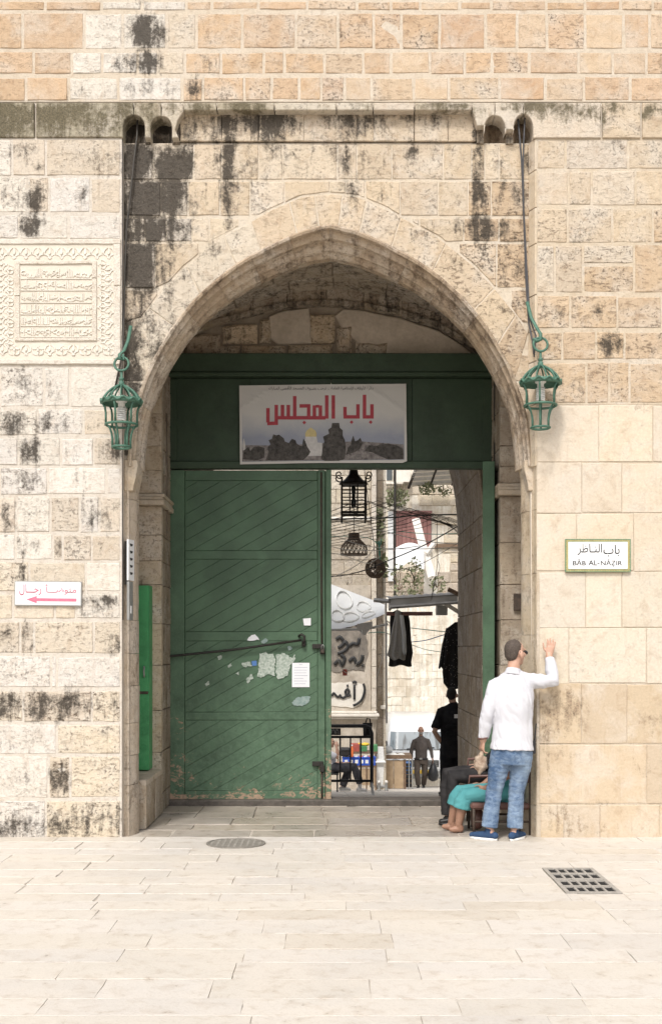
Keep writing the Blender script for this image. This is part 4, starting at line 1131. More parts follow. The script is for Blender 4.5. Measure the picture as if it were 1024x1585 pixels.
# notices and torn paper
rj = random.Random(77)
def jag(poly, k=1.1):
    out = []
    for i in range(len(poly)):
        a, b = poly[i-1], poly[i]
        n = max(1, int(math.hypot(b[0]-a[0], b[1]-a[1])/2.2))
        for j in range(n):
            t_ = (j+1)/n; out.append((a[0]+(b[0]-a[0])*t_+rj.uniform(-k,k), a[1]+(b[1]-a[1])*t_+rj.uniform(-k,k)))
    return out
def papers(name, polys, mat, label, cat, extra=None, off=.0685, group=None):
    pls_ = [[(PX(x,YG),PZ(y,YG)) for x,y in (jag(p) if name == 'torn_poster' else p)] for p in polys]
    o = sheet_obj(name, pls_, lambda u,v,w: Vector((u, YG-off-w-.002*mnoise.noise(Vector((u*12,v*12,1))), v)), .004, mat, None, .04)
    return tag(o, label, cat, group)
nt_ = empty('paper_notice', (PX(465,YG), YG-.06, PZ(1064,YG)), 'clean white printed notice on the green gate leaf', 'notice')
o = sheet_obj('sheet', [[(PX(x,YG),PZ(y,YG)) for x,y in ((452.3,1026),(479,1026),(479,1063.5),(452,1063.5))]], lambda u,v,w: Vector((u,YG-.0695-w,v)), .002, M['paper'], nt_, .05)
M['grey_print'] = simple('grey_print', (.42,.43,.50), .8)
mb = MB()
for i, (a,b) in enumerate(((463,468),(456,476),(455,475),(455,474),(456,476),(455,470),(455,475),(456,473))):
    yy = 1028.5+i*4.2; mb.prism([(PX(a,YG),PZ(yy,YG)),(PX(b,YG),PZ(yy,YG)),(PX(b,YG),PZ(yy+.7,YG)),(PX(a,YG),PZ(yy+.7,YG))], lambda u,v,w: Vector((u,YG-.0722-w,v)), 0, .0004)
mb.build('printed_lines', M['grey_print'], nt_, kind='stuff')
papers('paper_scrap', [[(469,958),(481,957),(481,968.5),(470.5,968.5)]], M['paper'], 'small white paper square above the iron bar on the gate', 'paper')
papers('torn_poster', [[(383,990),(390,983),(396,981),(401,988),(403,991),(384,991.5)]], M['paper'], 'torn white sticker remnant left of the bar end on the gate', 'paper')
papers('torn_poster', [[(402,1012),(412,1010),(423,1013),(427,1022),(425,1033),(427,1046),(414,1044),(405,1050),(399,1046),(401,1030)]], M['paper_old'], 'largest torn whitish poster remnant in the middle of the gate leaf', 'paper')
papers('torn_poster', [[(428,1014),(440,1011),(452,1020),(456,1012),(457,1020),(450,1028),(445,1046),(430,1052),(427,1038)]], M['paper_old'], 'torn greyish poster remnant just left of the white notice', 'paper')
papers('torn_poster', [[(375,1026),(388,1023),(390,1031),(377,1033)],[(381,1052),(390,1043),(392,1050),(384,1058)]], M['paper_old'], 'two small torn paper flakes beside the blue scrap on the gate', 'paper')
papers('paper_scrap', [[(390,1023.5),(397.5,1022.5),(398,1030),(391,1031)]], M['blue_paper'], 'small blue paper scrap on the green gate leaf', 'paper')
M['rub'] = plain_noise('scraped_paint', (.16,.24,.22), (.34,.40,.38), 25, .8, .1)
papers('torn_poster', [[(451,1088),(458,1080),(470,1078),(480,1077),(478,1086),(470,1092),(456,1092)]], M['rub'], 'pale scraped paper patch below the white notice', 'paper')

papers('torn_poster', [[(337,1017),(343,1014),(345,1019),(339,1022)],[(352,1030),(357,1027),(360,1031),(354,1034)],[(318,1058),(324,1054),(326,1058),(320,1062)],[(366,1042),(371,1040),(371,1045)]], M['paper_old'], 'scattered tiny torn paper flecks at the left of the gate leaf', 'paper')
papers('torn_poster', [[(404,992),(411,988),(416,991),(412,996),(405,996)],[(444,1003),(450,1000),(452,1004),(447,1007)]], M['rub'], 'scraped grey patches just under the iron bar on the gate', 'paper')
# banner
bn = empty('banner', (PX(499,YD), YD-.15, PZ(718,YD)), 'white printed banner with large red Arabic words over a dome and dark trees', 'banner')
YB_ = YD-.125
def crease(u, v):
    d = 0
    for (x, y, a, s_) in ((390,620,.6,1),(600,620,-.6,1),(400,690,-.3,1),(590,690,.4,1)):
        pu, pv = PX(x,YB_), PZ(y,YB_); t = (u-pu)*math.cos(a)+(v-pv)*math.sin(a); q = -(u-pu)*math.sin(a)+(v-pv)*math.cos(a)
        d += .008*math.exp(-(q/.028)**2)*math.exp(-(t/.35)**2)
    return d + .010*mnoise.noise(Vector((u*4,v*5,2))) + .012
bp = lambda u, v, w: Vector((u, YB_-w-crease(u,v), v))
def BP(p): return [(PX(360+x/3.657,YB_), PZ(580+y/3.657,YB_)) for x,y in p]
t = NT('banner_print'); p = t.pos(); z = t.n('SeparateXYZ', Vector=p).outputs[2]
n = t.noise(4,4,.6,p)
zt, zb = PZ(600,YB_), PZ(690,YB_)
f = t.ramp(t.math('ADD', z, t.math('MULTIPLY', t.math('SUBTRACT', n, .5), .25)), PZ(640,YB_), PZ(678,YB_))
t.out(t.mix(f, (.52,.505,.48), (.27,.29,.35)), .75); M['banner_print'] = t.m
sheet_obj('cloth', [BP([(38,62),(500,56),(980,52),(985,490),(960,500),(500,500),(42,508)])], bp, 0, M['cloth_white'], bn, .035)
sheet_obj('printed_sky', [BP([(52,75),(968,66),(970,482),(54,494)])], bp, .0025, M['banner_print'], bn, .035)
M['print_tree'] = plain_noise('print_dark_trees', (.018,.016,.015), (.11,.10,.09), 30, .8, 0)
M['print_ground'] = plain_noise('print_ground', (.06,.052,.052), (.33,.30,.285), 22, .8, 0)
M['print_pale'] = plain_noise('print_pale_stone', (.42,.41,.40), (.58,.56,.54), 30, .8, 0)
sheet_obj('printed_ground', [BP([(54,400),(180,402),(400,395),(640,380),(720,378),(968,396),(968,480),(54,492)])], bp, .0045, M['print_ground'], bn, .035)
sheet_obj('printed_walls', [BP([(405,392),(412,352),(474,352),(480,385),(506,388),(506,460),(418,462)])], bp, .006, M['print_pale'], bn, .03)
sheet_obj('printed_tower', [BP([(56,400),(60,375),(64,360),(68,375),(72,400),(74,430),(58,430)])], bp, .006, M['print_pale'], bn, .03)
sheet_obj('printed_dome', [BP([(411,352),(410,335),(418,318),(430,309),(442,300),(454,309),(468,318),(475,335),(474,352)])], bp, .0065, M['gold'], bn, .03)
sheet_obj('printed_trees', [BP([(186,486),(205,440),(200,410),(215,395),(203,372),(222,365),(230,338),(248,345),(262,340),(290,362),(296,380),(318,388),(335,364),(356,372),(362,390),(378,402),(392,405),(400,362),(412,380),(420,405),(440,438),(430,456),(400,484)]),
    BP([(500,478),(508,420),(518,380),(511,352),(545,335),(540,312),(558,300),(562,275),(602,275),(606,302),(622,316),(622,345),(634,370),(640,420),(634,478),(600,489),(520,489)]),
    BP([(640,455),(650,415),(668,398),(670,375),(682,345),(692,378),(708,372),(722,358),(734,388),(720,420),(690,440)]),
    BP([(58,480),(64,430),(90,410),(100,435),(120,410),(150,408),(182,416),(180,470),(140,486)]), BP([(745,435),(770,400),(810,405),(842,396),(880,392),(925,400),(962,420),(964,478),(880,482),(838,465),(790,440)])], bp, .0075, M['print_tree'], bn, .03)
h = 10
def stroke(x0,y0,x1,y1,t=10):
    if abs(x1-x0) < abs(y1-y0): return BP([(x0-t,y0),(x0+t,y0),(x1+t,y1),(x1-t,y1)])
    return BP([(x0,y0-t),(x1,y1-t),(x1,y1+t),(x0,y0+t)])
def dot(x,y): return BP([(x-11,y),(x,y-11),(x+11,y),(x,y+11)])
ks = [stroke(787,168,787,238),stroke(735,240,797,240),stroke(745,115,745,230),dot(780,270),
      stroke(708,168,708,240),stroke(626,240,718,240),stroke(635,183,635,232),dot(672,270),
      stroke(569,118,569,250),stroke(532,118,532,250),stroke(455,245,525,245),stroke(462,175,462,240),stroke(496,175,496,240),stroke(470,180,490,180,8),
      stroke(378,178,440,178),stroke(430,185,430,240),stroke(340,245,455,245),dot(405,272),
      stroke(351,122,351,240),stroke(240,245,345,245),stroke(315,172,315,240),stroke(282,172,282,240),stroke(247,172,247,275),
      stroke(196,278,257,276),stroke(200,190,200,272)]
me_V, me_F = [], []
o = sheet_obj('red_lettering', ks, bp, .0055, M['red_print'], bn, .03)
lettering('small_lettering', arabic('دائرة الأوقاف الإسلامية العامة ... ترحب بضيوف المسجد الأقصى المبارك'), (PX(360+205/3.657,YB_),PZ(580+92/3.657,YB_),PX(360+795/3.657,YB_),PZ(580+64/3.657,YB_)), lambda u,v,w: bp(u,v,w+.0062), M['black_print'], bn, .0004)

# right leaf, folded back against the jamb and seen almost edge on
leafR = empty('gate_leaf', (1.70, 2.0, 0), 'opened right green gate leaf seen edge on beside the jamb', 'gate')
zt = PZ(729,YD)
ax = lambda a, b: Vector((1.585+.125*b+.10*a, 1.66+.66*a, 0))      # a along the leaf (0 = free edge), b through its thickness
def leafbox(name, a0, a1, b0, b1, z0, z1, mat, edge=.2):
    mb = MB(); poly = [ax(a0,b0),ax(a1,b0),ax(a1,b1),ax(a0,b1)]
    mb.prism([(p.x,p.y) for p in poly], lambda u,v,w: Vector((u,v,w)), z0, z1)
    bmesh.ops.bevel(mb.bm, geom=list(mb.bm.edges), offset=.005, segments=1, affect='EDGES')
    o = mb.build(name, mat, leafR); at = o.data.attributes.new('stain','FLOAT','POINT'); at.data.foreach_set('value',[edge]*len(o.data.vertices)); return o
leafbox('stile', 0,.14,0,1,.07,zt,M['door']); leafbox('stile', .88,1,0,1,.07,zt,M['door'])
for z0, z1 in ((.07,.25),(.98,1.09),(1.85,1.96),(2.72,2.83),(3.55,zt)): leafbox('rail', .145,.875,.08,.92,z0,z1,M['door'])
for z0, z1 in ((.26,.97),(1.10,1.84),(1.97,2.71),(2.84,3.54)):
    for i in range(4): leafbox('plank', .15+i*.181,.15+(i+.97)*.181,.25,.75,z0,z1,M['door'],0)
# black strip added as the shade behind the leaf, with a brass padlock
dp = empty('gap_shade', (1.80,2.1,0), 'black upright strip added as the shade in the gap behind the opened gate leaf', 'post')
mb = MB(); mb.box((1.755,1.95,0),(1.84,2.05,4.6)); mb.build('shade_strip', M['iron'], dp)
pk = empty('padlock', (1.79,1.93,PZ(1010,1.93)), 'brass padlock hanging in the dark gap right of the opened leaf', 'padlock', 'padlocks on the gate')
mb = MB(); mb.box((PX(767,1.93),1.90,PZ(1010,1.93)),(PX(774,1.93),1.935,PZ(1002,1.93)),bevel=.006); mb.build('body', M['brass'], pk)
ironbar('shackle', [P(768,1003,1.92),P(768,998.5,1.92),P(770.5,996.5,1.92),P(773,998.5,1.92),P(773,1003,1.92)], .005, pk, 'metal_grey')
mb = MB(); mb.box((PX(794,YF),YF-.04,PZ(945,YF)),(PX(807,YF),YF-.005,PZ(919,YF)),bevel=.004)
tag(mb.build('switch_box', M['dark_iron'], None), 'small dark box on the shaded right pier inside the arch', 'box')

# pipes on the left pier, and the bright green cupboard on the bench
for x, ya, yb, r, lab in ((250,598,770,.012,'thin brown pipe nearer the pier face'),(257,640,830,.016,'thicker brown pipe beside the green lintel')):
    mb = MB(); mb.tube([P(x,ya,1.9),P(x,yb,1.9)], r, 8); mb.tube([P(x,yb-40,1.9),P(x,yb-37,1.9)], r*1.5, 8)
    tag(mb.build('pipe', plain_noise('pipe_brown',(.10,.075,.055),(.20,.16,.12),12,.6,.1) if 'pipe_brown' not in bpy.data.materials else bpy.data.materials['pipe_brown'], None, True), lab+' on the left', 'pipe')
cb_ = empty('cupboard', (-1.95,1.4,.47), 'narrow bright green cupboard standing on the low stone bench at left', 'cupboard')
YC = 1.28
def gbox(name, x0,y0,x1,y1,th,mat,bev=.006,Y=YC):
    mb = MB(); mb.box((PX(x0,Y),Y-th,PZ(y1,Y)),(PX(x1,Y),Y,PZ(y0,Y)),bevel=bev); o = mb.build(name, mat, cb_); o.data.attributes.new('stain','FLOAT','POINT'); return o
mb = MB(); mb.box((-2.14,1.285,.475),(PX(231,YC),1.49,PZ(906,YC)),bevel=.004); mb.build('case', M['bright_green'], cb_).data.attributes.new('stain','FLOAT','POINT')
gbox('upper_door', 200,907,230,1071,.035,M['bright_green']); gbox('lower_door', 198,1073,231.5,1192,.04,M['bright_green'])
gbox('door_panel', 200,1088,214.5,1176,.052,M['bright_green'],.008)
gbox('hinge_strip', 214,1070,230,1074.5,.048,M['dark_iron'],.002)
mb = MB(); mb.tube([P(223,1032,YC-.035),P(223,1033,YC-.065),P(222.5,1040,YC-.07),P(223,1047,YC-.065),P(223,1048,YC-.035)], .008, 7); mb.build('handle', M['metal_grey'], cb_, True)

# --- floor of the passage and the sill
fl = tag(empty('passage_floor', (0,1.3,0)), kind='structure')
mb = MB(); mb.box((-2.2,.505,-.3),(2.2,2.7,-.022)); mb.build('floor_bed', M['bed'], fl)
rf = random.Random(11); y = .03
while y < 2.35:
    d = rf.uniform(.34,.5); d = min(d, 2.36-y); x = -2.15+rf.uniform(0,.3)-.4
    if d < .1: break
    while x < 2.15:
        w = rf.uniform(.5,.95); a, b = max(x,-2.15 if y > .44 else -1.76), min(x+w,2.15 if y > .44 else 1.76)
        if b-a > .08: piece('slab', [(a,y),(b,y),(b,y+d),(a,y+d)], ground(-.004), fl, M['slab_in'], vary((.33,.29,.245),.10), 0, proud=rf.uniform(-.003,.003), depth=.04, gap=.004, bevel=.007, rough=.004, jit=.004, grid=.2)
        x += w
    y += d
mb = MB(); mb.box((-1.78,2.12,-.02),(1.78,2.42,.062),bevel=.012)
sill = tag(mb.build('sill', plain_noise('dark_sill',(.05,.042,.035),(.14,.12,.10),14,.55,.4), None), 'dark worn stone sill across the foot of the gate', 'sill')

# ================================================================== the street beyond the gate
M['street'] = None
t = NT('street_paving'); p = t.pos()
br = t.n('TexBrick', Vector=p, Scale=1.0, Mortar__Size=.012, Brick__Width=.55, Row__Height=.32, Color1=(.62,.58,.52,1), Color2=(.54,.50,.44,1), Mortar=(.34,.30,.26,1))
n = t.noise(2.5,5,.6,p); n2 = t.noise(20,5,.6,p)
c = t.mix(t.ramp(n,.4,.7,0,.5), br.outputs[0], (.66,.62,.56))
t.bump(t.math('ADD', t.math('MULTIPLY', n2, .4), t.math('MULTIPLY', br.outputs[1], -.6)), .4, .02)
M['street'] = t.out(c, t.ramp(n2,.3,.7,.45,.75))
mb = MB()
def st_pt(a, b):
    Y = 2.421+a*60; return Vector((-14+28*b, Y, street_z(Y)-.004))
mb.grid(st_pt, 60, 14)
tag(mb.build('street', M['street'], None), kind='structure')

def streak_material(name, c1, c2, dark, vs=(7,7,.35), rough=.95):
    t = NT(name); p = t.pos()
    nv = t.noise(1.6,5,.65,t.mapping(p, vs)); n = t.noise(1.2,5,.6,p,.5); n2 = t.noise(16,6,.7,p)
    col = t.mix(t.ramp(t.math('ADD', t.math('MULTIPLY', nv, .7), t.math('MULTIPLY', n2, .3)),.40,.62), c1, c2)
    col = t.mix(t.ramp(n,.48,.72,0,.8), col, dark)
    col = t.mix(t.ramp(n2,.60,.72,0,.5), col, tuple(x*.5 for x in dark))
    t.bump(t.math('ADD', nv, n2), .5, .03)
    return t.out(col, rough)
M['limewash'] = streak_material('limewashed_wall', (.84,.81,.73), (.62,.54,.42), (.50,.42,.31))
M['dirty_plaster'] = streak_material('dirty_plaster', (.58,.52,.44), (.44,.385,.31), (.27,.225,.18), (3,3,.8))
M['pale_trim'] = plain_noise('pale_stone_trim', (.64,.60,.52), (.78,.74,.67), 6, .9, .3)
M['roof_metal'] = plain_noise('weathered_sheet_metal', (.36,.35,.33), (.56,.55,.53), 6, .5, .2, .6)
M['soot'] = plain_noise('sooty_plaster', (.12,.105,.09), (.34,.30,.25), 5, .95, .3)
M['rust_red'] = plain_noise('red_shutter_paint', (.26,.125,.11), (.34,.175,.155), 10, .7, .2)
M['wicker'] = plain_noise('dark_wicker', (.14,.105,.075), (.27,.20,.145), 40, .8, .4)
M['tarp'] = simple('white_tarp', (.76,.75,.71), .6, scale=5, var=.08)
M['tarp_grey'] = simple('pale_blue_tarp', (.66,.67,.67), .6, scale=5, var=.08)
M['plank_white'] = simple('white_painted_wood', (.74,.71,.66), .7, scale=8, var=.08)
M['cardboard'] = simple('cardboard', (.42,.31,.20), .9, scale=6)
M['blue_plastic'] = simple('blue_plastic', (.03,.10,.52), .4)
M['tin_green'] = simple('green_box_paint', (.08,.25,.10), .6); M['tin_red'] = simple('red_box_paint', (.42,.10,.07), .6)
M['orange'] = simple('orange_plastic', (.75,.18,.05), .4); M['yellow'] = simple('yellow_plastic', (.80,.52,.05), .5)
M['black_plastic'] = simple('black_plastic', (.015,.015,.017), .4)
M['wood_brown'] = plain_noise('brown_wood', (.13,.08,.05), (.24,.16,.10), 14, .7, .3)
M['leaf'] = plain_noise('weed_leaves', (.10,.12,.06), (.22,.22,.12), 9, .8, 0)
M['glass_dark'] = simple('window_glass', (.05,.06,.065), .08, 0, .8)
M['van_white'] = simple('van_white_paint', (.80,.80,.79), .25, scale=2, var=.02)

# --- vaulted passage to the street
pas = tag(empty('street_archway', (0, 4.3, 0)), 'shaded stone archway leading from the gate out to the street', 'archway')
AC, AR, AS = -1.75, 3.5, 3.26
def apt(th, s): return (s*(AC+AR*math.cos(th)), AS+AR*math.sin(th))
TH = np.linspace(0, math.radians(60), 13)
mb = MB()
outl = [(1.77,-3),(11,-3),(11,6.45),(-11,6.45),(-11,-3),(-1.77,-3)] + [(apt(a,-1)[0]-.02, apt(a,-1)[1]+.02) for a in TH] + [(apt(a,1)[0]+.02, apt(a,1)[1]+.02) for a in TH[::-1][1:]]
mb.prism(outl, front(3.02), -2.56, 0); mb.build('core', M['mortar_dark'], pas)
ra = random.Random(8)
zs = [-.40]
while zs[-1] < 3.2: zs.append(min(3.26, zs[-1]+ra.uniform(.36,.52)))
for z0, z1 in zip(zs, zs[1:]):
    ysp = [3.0, 3.0+ra.uniform(.6,1.0), 4.4+ra.uniform(-.2,.2), 5.585]
    for a, b in zip(ysp, ysp[1:]):
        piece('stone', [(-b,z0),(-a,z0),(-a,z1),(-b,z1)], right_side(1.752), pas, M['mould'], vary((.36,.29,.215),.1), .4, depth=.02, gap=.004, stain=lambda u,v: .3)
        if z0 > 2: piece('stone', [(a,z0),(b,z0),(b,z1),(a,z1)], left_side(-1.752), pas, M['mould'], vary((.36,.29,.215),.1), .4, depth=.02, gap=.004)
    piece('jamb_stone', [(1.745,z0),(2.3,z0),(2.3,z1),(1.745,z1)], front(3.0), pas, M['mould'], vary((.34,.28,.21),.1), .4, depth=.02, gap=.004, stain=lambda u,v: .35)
na = 7
for s in (-1, 1):
    for i in range(na):
        a0, a1 = i/na*math.radians(60)*AR, (i+1)/na*math.radians(60)*AR
        cut = 4.3+ra.uniform(-.3,.3)
        for (ya, yb) in ((3.0,cut),(cut,5.585)):
            def pl_(u, v, w, s=s):
                th = u/AR; r = AR-w
                return Vector((s*(AC+r*math.cos(th)), v, AS+r*math.sin(th)))
            poly = [(a0,ya),(a1,ya),(a1,yb),(a0,yb)]
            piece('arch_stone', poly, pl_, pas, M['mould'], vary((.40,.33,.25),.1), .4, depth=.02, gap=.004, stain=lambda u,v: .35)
# --- right side house of the street (the canopy hangs on it), mostly hidden by the archway
mb = MB(); mb.box((2.35,5.62,-3),(8,9.6,9)); hr = mb.build('street_house', M['dirty_plaster'], None)
tag(hr, 'house wall on the right of the street just past the archway', 'house')

# --- graffiti house on the left
hl = empty('corner_house', (-2, 17.5, street_z(17.5)), 'old corner house with sooty graffiti wall and pale corner trim', 'house')
YH = 17.5
def HX(px): return PX(px, YH)
def HZ(py): return PZ(py, YH)
mb = MB(); mb.box((-9,YH+.03,-3),(HX(582)-.02,19.6,6.9)); mb.build('core', M['dirty_plaster'], hl)
rh = random.Random(2)
y = 690
while y < 905:
    hgt = rh.uniform(19,24); x = 440
    while x < 574:
        w = rh.uniform(22,40); b = min(x+w, 574)
        if b-x > 5:
            up = y < 800
            piece('stone', [(HX(x),HZ(y+hgt)),(HX(b),HZ(y+hgt)),(HX(b),HZ(y)),(HX(x),HZ(y))], front(YH), hl, M['stone'], vary((.66,.59,.47) if up else (.50,.44,.355),.08), .4, depth=.08, gap=.008, grid=.3, step=.3, rough=.008, stain=lambda u,v: .15)
        x = b if b-x > 1 else 574
    y += hgt
mb = MB(); mb.box((-3,YH-.05,HZ(806)),(HX(574),YH+.05,HZ(800)),bevel=.02); mb.build('string_course', M['pale_trim'], hl)
piece('graffiti_plaster', [(HX(440),HZ(1103)),(HX(574),HZ(1103)),(HX(574),HZ(906)),(HX(440),HZ(906))], front(YH-.01), hl, M['dirty_plaster'], depth=.06, gap=.002, grid=.2)
piece('sooty_patch', [(HX(x),HZ(y)) for x,y in ((500,1035),(520,1042),(545,1036),(563,1040),(570,1010),(566,975),(558,958),(500,958))], front(YH-.03), hl, M['soot'], depth=.05, gap=.002, jit=.03, grid=.2)
piece('pale_patch', [(HX(x),HZ(y)) for x,y in ((500,1092),(545,1096),(560,1090),(564,1060),(545,1056),(500,1058))], front(YH-.03), hl, M['pale_trim'], depth=.05, gap=.002, jit=.03, grid=.2)
for a, b, y0, y1, d in ((574.5,582,690,1103,.10),):
    yy = y0
    while yy < y1:
        e = min(y1, yy+rh.uniform(22,34)); piece('corner_stone', [(HX(a),HZ(e)),(HX(b),HZ(e)),(HX(b),HZ(yy)),(HX(a),HZ(yy))], front(YH-.08), hl, M['stone'], vary((.68,.62,.53)), .15, depth=.3, gap=.006, grid=.2, step=.2); yy = e
for y0, y1, ext in ((1101,1104,0),(1104.5,1109,3),(1109.5,1113,1)):
    mb = MB(); mb.box((-4,YH-.12-ext*.03,HZ(y1)),(HX(583+ext),YH+.2,HZ(y0)),bevel=.01); mb.build('cornice', M['pale_trim'], hl)
piece('lower_wall', [(HX(440),HZ(1225)),(HX(578),HZ(1225)),(HX(578),HZ(1114)),(HX(440),HZ(1114))], front(YH), hl, M['dirty_plaster'], depth=.05, gap=.002, grid=.25)
# graffiti: brushed strokes and letters
gpl = lambda u,v,w: Vector((u, YH-.045-w-.012, v))
gr = []
def spray(pts, r=.03):
    mb = MB(); q = [Vector((HX(x), YH-.062, HZ(y))) for x,y in pts]
    # smooth the stroke
    o = []
    for i in range(len(q)-1):
        p0, p1, p2, p3 = q[max(i-1,0)], q[i], q[i+1], q[min(i+2,len(q)-1)]
        for t_ in (0,.25,.5,.75): o.append(.5*((2*p1)+(p2-p0)*t_+(2*p0-5*p1+4*p2-p3)*t_*t_+(3*p1-p0-3*p2+p3)*t_**3))
    o.append(q[-1]); mb.tube(o, r, 6, side=(0,1,0), flat=1.0)
    for v in mb.bm.verts: v.co.y = YH-.062+(v.co.y-(YH-.062))*.12
    return mb.build('graffiti_stroke', M['black_print'], hl, True)
for s_ in ([(513,1078),(516,1073),(519,1076),(523,1079),(527,1075)],[(526,1078),(531,1080),(537,1076),(540,1070),(537,1067),(534,1071),(537,1077),(543,1076)],[(548,1060),(548,1083)],[(545,1057),(549,1055),(551,1058)],
           [(562,1058),(564,1068),(560,1082),(553,1089),(546,1092)],[(536,1062),(539,1061)],
           [(523,1003),(529,999),(534,993),(538,1001),(532,1008),(522,1012)],[(540,1000),(546,996),(553,997),(556,988)],[(520,990),(526,986),(531,992)],[(517,1029),(524,1022),(529,1030),(533,1019),(527,1014)],[(540,1024),(547,1018),(552,1028),(559,1022),(561,1014)],[(521,969),(528,964),(536,970),(545,963),(552,966)],[(560,1029),(562,1031)]):
    spray(s_, .032 if s_[0][1] > 1050 else .045)

# grey pilaster strip and drain right of the corner house
pi = empty('stone_pier', (HX(590), 18.5, street_z(18.5)), 'tan stone pier and pale edge between the corner house and far wall', 'pier')
mb = MB(); mb.box((HX(582.5),18.32,-3),(PX(596.8,18.3),19.2,6.9)); mb.build('core', M['dirty_plaster'], pi)
yy = 690
while yy < 1215:
    e = yy+rh.uniform(20,32); 
    piece('stone', [(PX(583.5,18.3),PZ(e,18.3)),(PX(592,18.3),PZ(e,18.3)),(PX(592,18.3),PZ(yy,18.3)),(PX(583.5,18.3),PZ(yy,18.3))], front(18.29), pi, M['stone'], vary((.44,.36,.27),.12), .4, depth=.1, gap=.006, grid=.3, step=.3)
    piece('edge_stone', [(PX(592.3,18.3),PZ(e,18.3)),(PX(597,18.3),PZ(e,18.3)),(PX(597,18.3),PZ(yy,18.3)),(PX(592.3,18.3),PZ(yy,18.3))], front(18.25), pi, M['stone'], vary((.66,.60,.50),.05), .1, depth=.2, gap=.004, grid=.3, step=.3)
    yy = e
mb = MB(); mb.box((PX(588,18.2),18.1,PZ(1098,18.2)),(PX(599.5,18.2),18.5,PZ(1092,18.2)),bevel=.02); mb.build('cap', M['pale_trim'], pi)

# --- limewashed wall closing the street and the houses above it
lw = empty('limewashed_wall', (5, 31, street_z(31)), 'pale limewashed wall with vertical streaks behind the van', 'wall')
YW = 31.0
rw = random.Random(6)
mb = MB(); mb.box((PX(594,YW)-1.5,YW+.05,-5),(14,YW+.6,PZ(925,YW))); mb.build('core', M['limewash'], lw)
yy = 925
while yy < 1225:
    e = yy+rw.uniform(11,16); x = 588
    while x < 790:
        w = rw.uniform(14,30)
        piece('stone', [(PX(x,YW),PZ(e,YW)),(PX(x+w,YW),PZ(e,YW)),(PX(x+w,YW),PZ(yy,YW)),(PX(x,YW),PZ(yy,YW))], front(YW), lw, M['limewash'], depth=.1, gap=.001, grid=.4, step=.3, rough=.035, proud=rw.uniform(.0,.012), bevel=.008)
        x += w
    yy = e
uh = empty('upper_house', (6, 37, street_z(37)), 'far tan stone house with red shutter and weeds above the limewashed wall', 'house')
YU = 37.0
mb = MB(); mb.box((PX(590,YU)-3,YU+.05,-6),(18,YU+6,15)); mb.build('core', M['limewash'], uh)
yy = 690
while yy < 950:
    e = yy+rw.uniform(13,18); x = 590
    while x < 800:
        w = rw.uniform(16,34); xe = x+w
        if not (xe > 598 and x < 672 and e > 722 and yy < 882 and not (x > 625 and e < 790)):
            cc = (.74,.65,.51) if yy < 860 else (.54,.46,.37)
            piece('stone', [(PX(x,YU),PZ(e,YU)),(PX(xe,YU),PZ(e,YU)),(PX(xe,YU),PZ(yy,YU)),(PX(x,YU),PZ(yy,YU))], front(YU), uh, M['stone'], vary(cc,.1), .4, depth=.1, gap=.012, grid=.6, step=.6, rough=.03, bevel=.03)
        x = xe
    yy = e
def ubox(name, x0,y0,x1,y1,d0,d1,mat,parent=uh,Y=YU):
    mb = MB(); mb.box((PX(x0,Y),Y-d1,PZ(y1,Y)),(PX(x1,Y),Y-d0,PZ(y0,Y))); return mb.build(name, mat, parent)
sh = ubox('shutter', 609,793,667,851,.02,.06,M['rust_red'])
for i in range(9): ubox('shutter_slat', 610+i*6.4,795,614.8+i*6.4,850,.06,.10,M['rust_red'])
ubox('shutter_rail',608,791,668,795,.06,.14,M['rust_red']); ubox('shutter_rail',608,849,668,853,.06,.14,M['rust_red'])
ubox('white_jamb',600,792,608,900,.0,.12,M['tarp_grey'])
w_ = ubox('window',596,724,608,746,.0,.08,M['pale_trim']); 
mb = MB(); mb.box((PX(598,YU),YU-.11,PZ(744,YU)),(PX(606.5,YU),YU-.085,PZ(726,YU))); mb.build('pane', M['glass_dark'], w_)
ubox('balcony_wall',609,725,634,748,.05,.4,M['pale_trim']); ubox('balcony_slab',596,749,622,752,.05,.6,M['pale_trim'])
for i in range(5): ubox('balcony_bar',598+i*5,752,598.6+i*5,778,.5,.53,M['iron'])
ubox('wall_panel',672,842,712,848,.0,.1,M['wood_brown']); ubox('white_render',655,885,676,930,.0,.09,M['pale_trim'])
mb = MB(); mb.tube([P(611,727,YU-1), P(611,935,YU-1)], .05, 6); mb.build('pole', M['iron'], uh)
# slatted shade roof at the top
mb = MB()
rr = empty('shade_roof', (7, 36.4, 8), 'slanting slatted shade roof at the top of the far house', 'roof')
for i in range(12):
    a = i/11
    mb = MB(); mb.tube([P(632+a*10,752-a*26,36.5-a*1.2), P(700+a*8,748-a*26,36.5-a*1.2)], .05, 5); mb.build('slat', M['roof_metal'] if i % 3 else M['pale_trim'], rr)
for q in ((632,755,645,722),(665,752,676,722),(699,750,708,722)):
    mb = MB(); mb.tube([P(q[0],q[1],36.6), P(q[2],q[3],35.2)], .06, 5); mb.build('rafter', M['iron'], rr)
# leaning white planks and pale tarp
mb = MB(); mb.tube([P(643,803,36.2), P(652,838,36.0), P(668,893,35.6)], .16, 4, flat=.4); tag(mb.build('white_plank', M['plank_white'], None), 'long white plank leaning across the red shutter', 'plank')
mb = MB(); mb.tube([P(672,840,35.9), P(660,857,35.7)], .12, 4, flat=.4); tag(mb.build('white_plank', M['plank_white'], None), 'short white plank forming a fork beside the long plank', 'plank')
mb = MB(); mb.grid(lambda a,b: P(612+44*a, 848-8*math.sin(a*3.1)+32*b+ (3*math.sin(a*9))*b, 35.7-.5*b), 12, 6); o = mb.build('pale_tarp', M['tarp_grey'], None, True); tag(o, 'pale blue grey tarp hung below the red shutter', 'tarp')

